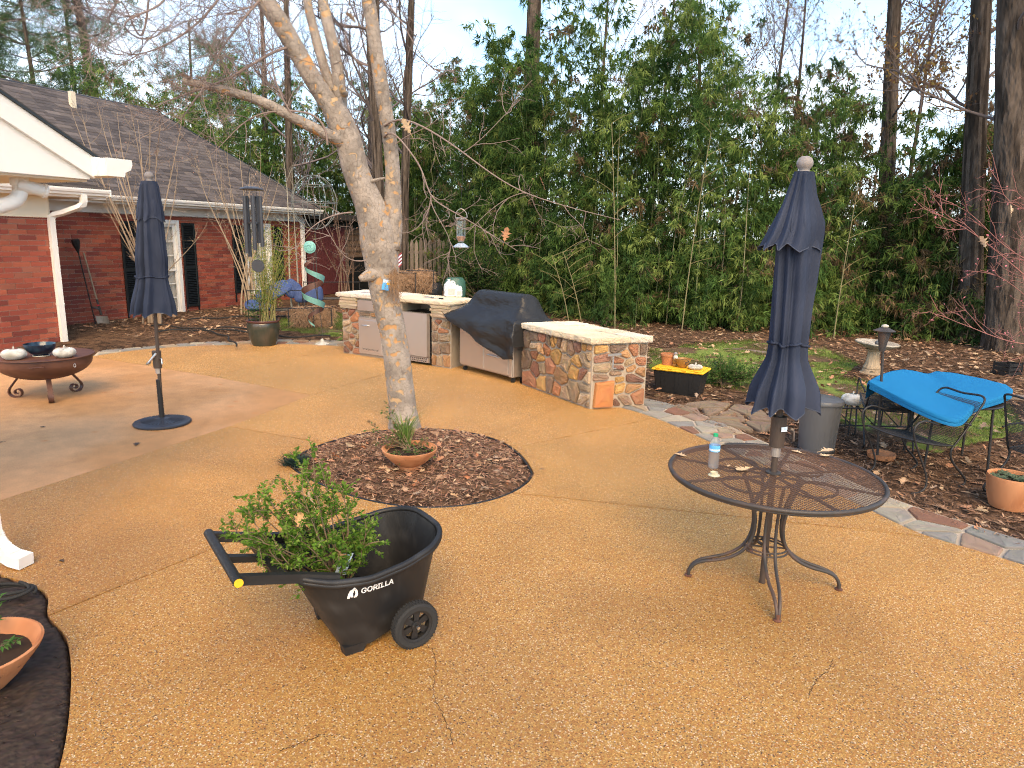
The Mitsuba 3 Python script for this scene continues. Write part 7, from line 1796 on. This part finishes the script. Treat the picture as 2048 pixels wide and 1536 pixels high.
shrub(br, (-0.97,18.5,0.478), [tuple(np.array((-0.97,18.5,0.478)) + [q.normal(0, .45), q.normal(0, .3), q.uniform(.3, 1.25)]) for _ in range(34)], 7, .085, .042, [(.05, .10, .03), (.08, .14, .04), (.04, .07, .03)], 41, spread=.3, stem_r=.012, twigs=12)
fn = thing('fern_bush', 'low feathery green fern beside the storage tote', 'fern')
shrub(fn, (*(3.132,10.049), .0), [tuple(np.array([*(3.132,10.049), 0]) + [q.normal(0, .22), q.normal(0, .16), q.uniform(.12, .36)]) for _ in range(30)], 8, .05, .016, [(.10, .2, .05), (.16, .27, .07), (.07, .14, .04)], 42, spread=.16, stem_r=.005, twigs=9)
# pink maple twigs reaching in from the right
mp = thing('japanese_maple', 'thin reddish maple branches with pink leaf scraps reaching in from the right edge', 'tree')
q = np.random.default_rng(55); ms, bud = [], []
o = np.array([6.9, 6.6, .0]); part(mp, 'trunk', limb_mesh(spline([o, o + [-.05, 0, .6], o + [-.1, 0, 1.4], o + [-.25, -.1, 2.2]], 16), np.linspace(.07, .035, 16), 12), 'vc', smooth=True, col=(.22, .13, .10))
for pts, r in (([o + [-.1, 0, 1.3], (4.796,6.5,1.826), (4.358,6.4,2.092), (3.944,6.3,2.303), (3.605,6.2,2.4)], .012), ([o + [-.2, 0, 1.9], (4.813,6.6,2.006), (4.381,6.5,2.226), (4.094,6.5,2.443), (3.88,6.5,2.505)], .010), ([o + [-.05, 0, .7], (4.797,6.3,1.245), (4.325,6.2,1.332), (4.062,6.2,1.426), (3.759,6.1,1.543), (3.649,6.1,1.694)], .009), ([o + [-.15, 0, 1.6], (4.754,6.4,1.648), (4.423,6.3,1.829), (4.118,6.2,1.916)], .009), ([o + [-.2, 0, 2.1], (4.734,6.6,2.46), (4.534,6.6,2.546), (4.368,6.6,2.852), (4.272,6.6,3.024)], .009)):
    p = spline(pts, 24); ms.append(tube(p, np.linspace(r, .002, 24), 6))
    for _ in range(12):
        k = q.integers(8, 23); ax = p[k + 1] - p[k]; ax /= np.linalg.norm(ax); twig_tree(p[k], ax + q.normal(0, .5, 3) + [0, 0, .2], q.uniform(.2, .45), .004, 1, q, ms, bud, (0, 4, 2), 0, 4, .1, .12)
part(mp, 'branches', merge(*ms), 'vc', smooth=True, col=(.34, .15, .13), kind='stuff')
b_ = np.array(bud); b_ = b_[q.random(len(b_)) < .28]; n = len(b_)
v, f = leaf2(b_, q.normal(0, 1, (n, 3)), q.normal(0, 1, (n, 3)), q.uniform(.012, .03, n), q.uniform(.008, .02, n)); part(mp, 'leaf_scraps', MB().add((v, f), np.repeat(rcol((.50, .17, .20), n, q, .3), 4, 0)), 'vc', kind='stuff')
for (p_, L_, a, lab) in (((4.45,6.4,2.403), .10, .5, 'pale tan leaf caught in the upper maple twigs'), ((4.208,6.3,2.099), .12, 2.1, 'tan leaf cluster caught in the middle maple twigs')):
    lay_leaf(lab, *p_, L_, a, tilt=(1.2, .4), col=(.48, .35, .23), curl=.5)

# ---------------------------------------------------------------- grass, mulch, straw and fallen leaves
q = np.random.default_rng(101)
def lawn(poly, n, seed, L=.06):
    q = np.random.default_rng(seed); x0, y0, x1, y1 = poly.bounds
    k = struct('lawn'); g_ = poly.buffer(.05).segmentize(.2)
    m = mound(poly, .03, .12, -.02); m[0][:, 2] += gz(m[0][:, 0], m[0][:, 1]) + .02; put(k, m, 'moss', smooth=True)
    P = np.c_[q.uniform(x0, x1, n * 3), q.uniform(y0, y1, n * 3)]; nn = meshkit.fbm(np.c_[P * 1.3, np.zeros(len(P))], 4, seed=2)
    P = P[shapely.contains_xy(poly, P[:, 0], P[:, 1]) & (nn + q.normal(0, .05, len(P)) > .43)][:n]
    m = len(P); z = gz(P[:, 0], P[:, 1]) + .01
    v, f = leaf2(np.c_[P, z], np.c_[q.normal(0, .5, (m, 2)), np.ones(m)], q.normal(0, 1, (m, 3)), L * q.uniform(.5, 1.4, m), .007)
    c = np.array([(.12, .19, .035), (.18, .25, .05), (.10, .15, .035), (.27, .26, .11)])[q.integers(4, size=m)] * q.uniform(.7, 1.3, (m, 1))
    t = thing('grass', 'short green grass blades on the mossy lawn patches', 'grass', kind='stuff')
    put(t, MB().add((v, f), np.repeat(c, 4, 0)), 'leaf')
def f_moss(p, n, uv):
    a = fbm(p.x * 1.6, p.y * 1.6, 0, 4); b = fbm(p.x * 22, p.y * 22, 0, 3)
    c = mix((.10, .14, .03), (.17, .215, .055), b)
    return mix(c, (.10, .065, .04), smoothstep(.46, .57, a))
scene['moss'] = pr(proc(f_moss), .95, specular=.1)
lawn(Polygon([(-5.038,14.642), (-3.387,13.784), (-4.232,17.392), (-5.228,18.614), (-5.545,16.322)]), 9000, 1)
lawn(Polygon([(2.234,11.344), (2.719,13.53), (5.08,14.666), (6.3,14.017), (6.15,12.034), (5.242,10.832), (5.849,10.326), (6.949,9.594), (6.182,7.959), (4.395,6.948), (4.062,8.012), (3.703,9.289), (2.971,10.139)]), 26000, 2)
def scatter(poly, n, q):
    x0, y0, x1, y1 = poly.bounds; P = np.c_[q.uniform(x0, x1, n * 6), q.uniform(y0, y1, n * 6)]
    return P[shapely.contains_xy(poly, P[:, 0], P[:, 1])][:n]
def litter(label, poly, n, Lr, zf, seed, cols, avoid=None, lift=0.0):
    q = np.random.default_rng(seed); P = scatter(poly if avoid is None else poly.difference(avoid), n, q)
    protos = [oak_leaf(1.0, q, .45) for _ in range(8)]; mb = MB()
    zz = zf(P[:, 0], P[:, 1])
    for i_, (x, y) in enumerate(P):
        v, f = protos[q.integers(8)]; L = q.uniform(*Lr)
        m = xf((v, f), (x, y, zz[i_] + .012 + lift), q.uniform(0, 6.28), q.normal(0, .25), q.normal(0, .25), L)
        c = np.array(cols[q.integers(len(cols))]) * q.uniform(.7, 1.25); mb.add(m, rcol(c, len(v), q, .1, .03))
    t = thing('leaf_litter', label, 'fallen leaves', kind='stuff'); put(t, mb, 'vc')
def chips(label, poly, n, seed, zf, cols, L=(.03, .09), W=(.008, .02), avoid=None):
    q = np.random.default_rng(seed); P = scatter(poly if avoid is None else poly.difference(avoid), n, q); m = len(P)
    z = zf(P[:, 0], P[:, 1]) + q.uniform(.002, .02, m)
    a = q.uniform(0, 6.28, m); v, f = leaf2(np.c_[P, z], np.c_[np.cos(a), np.sin(a), q.normal(0, .25, m)], q.normal(0, .4, (m, 3)) + [0, 0, 1], q.uniform(*L, m), q.uniform(*W, m))
    c = np.array(cols)[q.integers(len(cols), size=m)] * q.uniform(.6, 1.3, (m, 1))
    t = thing('mulch', label, 'mulch', kind='stuff'); put(t, MB().add((v, f), np.repeat(c, 4, 0)), 'vc')
LC = [(.34, .20, .115), (.42, .27, .155), (.27, .155, .09), (.47, .33, .20), (.38, .19, .105), (.31, .22, .15)]
MC = [(.18, .105, .066), (.26, .15, .09), (.11, .068, .046), (.33, .205, .125), (.22, .12, .074)]
RIGHT = Polygon(FLAG_OUT.tolist() + [(9, 2.6), (14, 8), (16, 12.5), (8.5, 16.4), (3.4, 17), (1.2, 18.4), (1.0, 12), (1.9, 9.2)])
NEARR = Polygon(FLAG_OUT.tolist() + [(6.5, 2.6), (7.0, 6.6), (4.8, 7.4), (3.0, 8.6), (1.9, 9.3)])
LEFTB = Polygon([(-9.026,14.007), (-6.725,13.094), (-5.832,13.841), (-4.841,14.212), (-5.746,17.11), (-6.7, 20), (-8.9, 15.4), (-9.5, 14.7)])
gfl = gz
isl = lambda x, y: -.03 + .10 * (1 - np.exp(-shapely.distance(shapely.points(x, y), ISLAND.exterior) / .22))
chips('brown bark mulch and pine straw in the right bed', NEARR, 9000, 1, gfl, MC, (.03, .13), (.004, .018))
chips('brown mulch and twigs on the bed below the brick wall', LEFTB, 5000, 2, gfl, MC, (.03, .12), (.006, .022))
chips('brown bark chips and pine straw on the tree island', ISLAND, 9000, 3, isl, [(.32, .16, .10), (.40, .235, .14), (.25, .12, .075), (.46, .30, .19), (.18, .095, .06)], (.02, .10), (.003, .012))
chips('brown forest floor scraps before the bamboo', RIGHT.difference(NEARR), 11000, 4, gfl, MC + [(.26, .17, .10), (.33, .23, .14)], (.05, .16), (.015, .05))
chips('dark damp mulch scraps on the corner bed', BED, 1500, 5, lambda x, y: -.03 + .05 * (1 - np.exp(-shapely.distance(shapely.points(x, y), BED.exterior) / .22)), [(.045, .028, .02), (.07, .04, .028), (.03, .02, .016)], (.015, .05), (.004, .012))
flat = lambda z0: (lambda x, y: np.full(len(x), z0))
chips('mulch scraps spilling over the outer half of the flagstone border', NEARR.buffer(.17).intersection(fp), 1100, 6, flat(.012), MC, (.02, .09), (.004, .014))
chips('bark scraps spilling over the island edge onto the paving', ISLAND.buffer(.10).difference(ISLAND), 260, 7, flat(.001), [(.25, .13, .085), (.18, .10, .07), (.33, .2, .13)], (.015, .06), (.003, .010))
chips('leaf scraps lying on the flagstones by the mulch bed and wall', LEFTB.buffer(.2).intersection(fb), 420, 8, flat(.012), MC, (.02, .08), (.004, .014))
litter('dead oak leaves strewn over the right bed', NEARR, 420, (.06, .13), gfl, 1, LC)
litter('dead oak leaves strewn over the mulch below the brick wall', LEFTB, 300, (.08, .17), gfl, 2, LC)
litter('dead oak leaves strewn over the tree island', ISLAND.buffer(-.05), 210, (.05, .11), isl, 3, LC + [(.42, .17, .08)])
litter('dead leaves covering the ground before the bamboo', RIGHT.difference(NEARR), 1900, (.07, .15), gfl, 4, LC, lift=.035)
litter('dead leaves on the ground behind the stone counter', Polygon([(-4.2, 13.8), (.9, 11), (1.2, 17), (-3, 22), (-5, 20)]), 400, (.08, .16), gfl, 5, LC)
# a few leaves and scraps on the paving
for (x, y), L_, a, lab in (((-3.724,6.569), .10, .4, 'dark curled leaf lying on the tan slab edge in front of the umbrella base'), ((-5.03,7.17), .06, 1.4, 'small dark leaf lying on the tan slab below the fire pit'), ((-5.065,6.607), .07, 2.2, 'small dark leaf on the tan slab at the left edge'), ((-2.859,4.097), .05, 1.0, 'tiny dark leaf on the pebbled patio right of the downspout')):
    lay_leaf(lab, x, y, .002, L_, a, col=(.07, .05, .04), curl=.4)
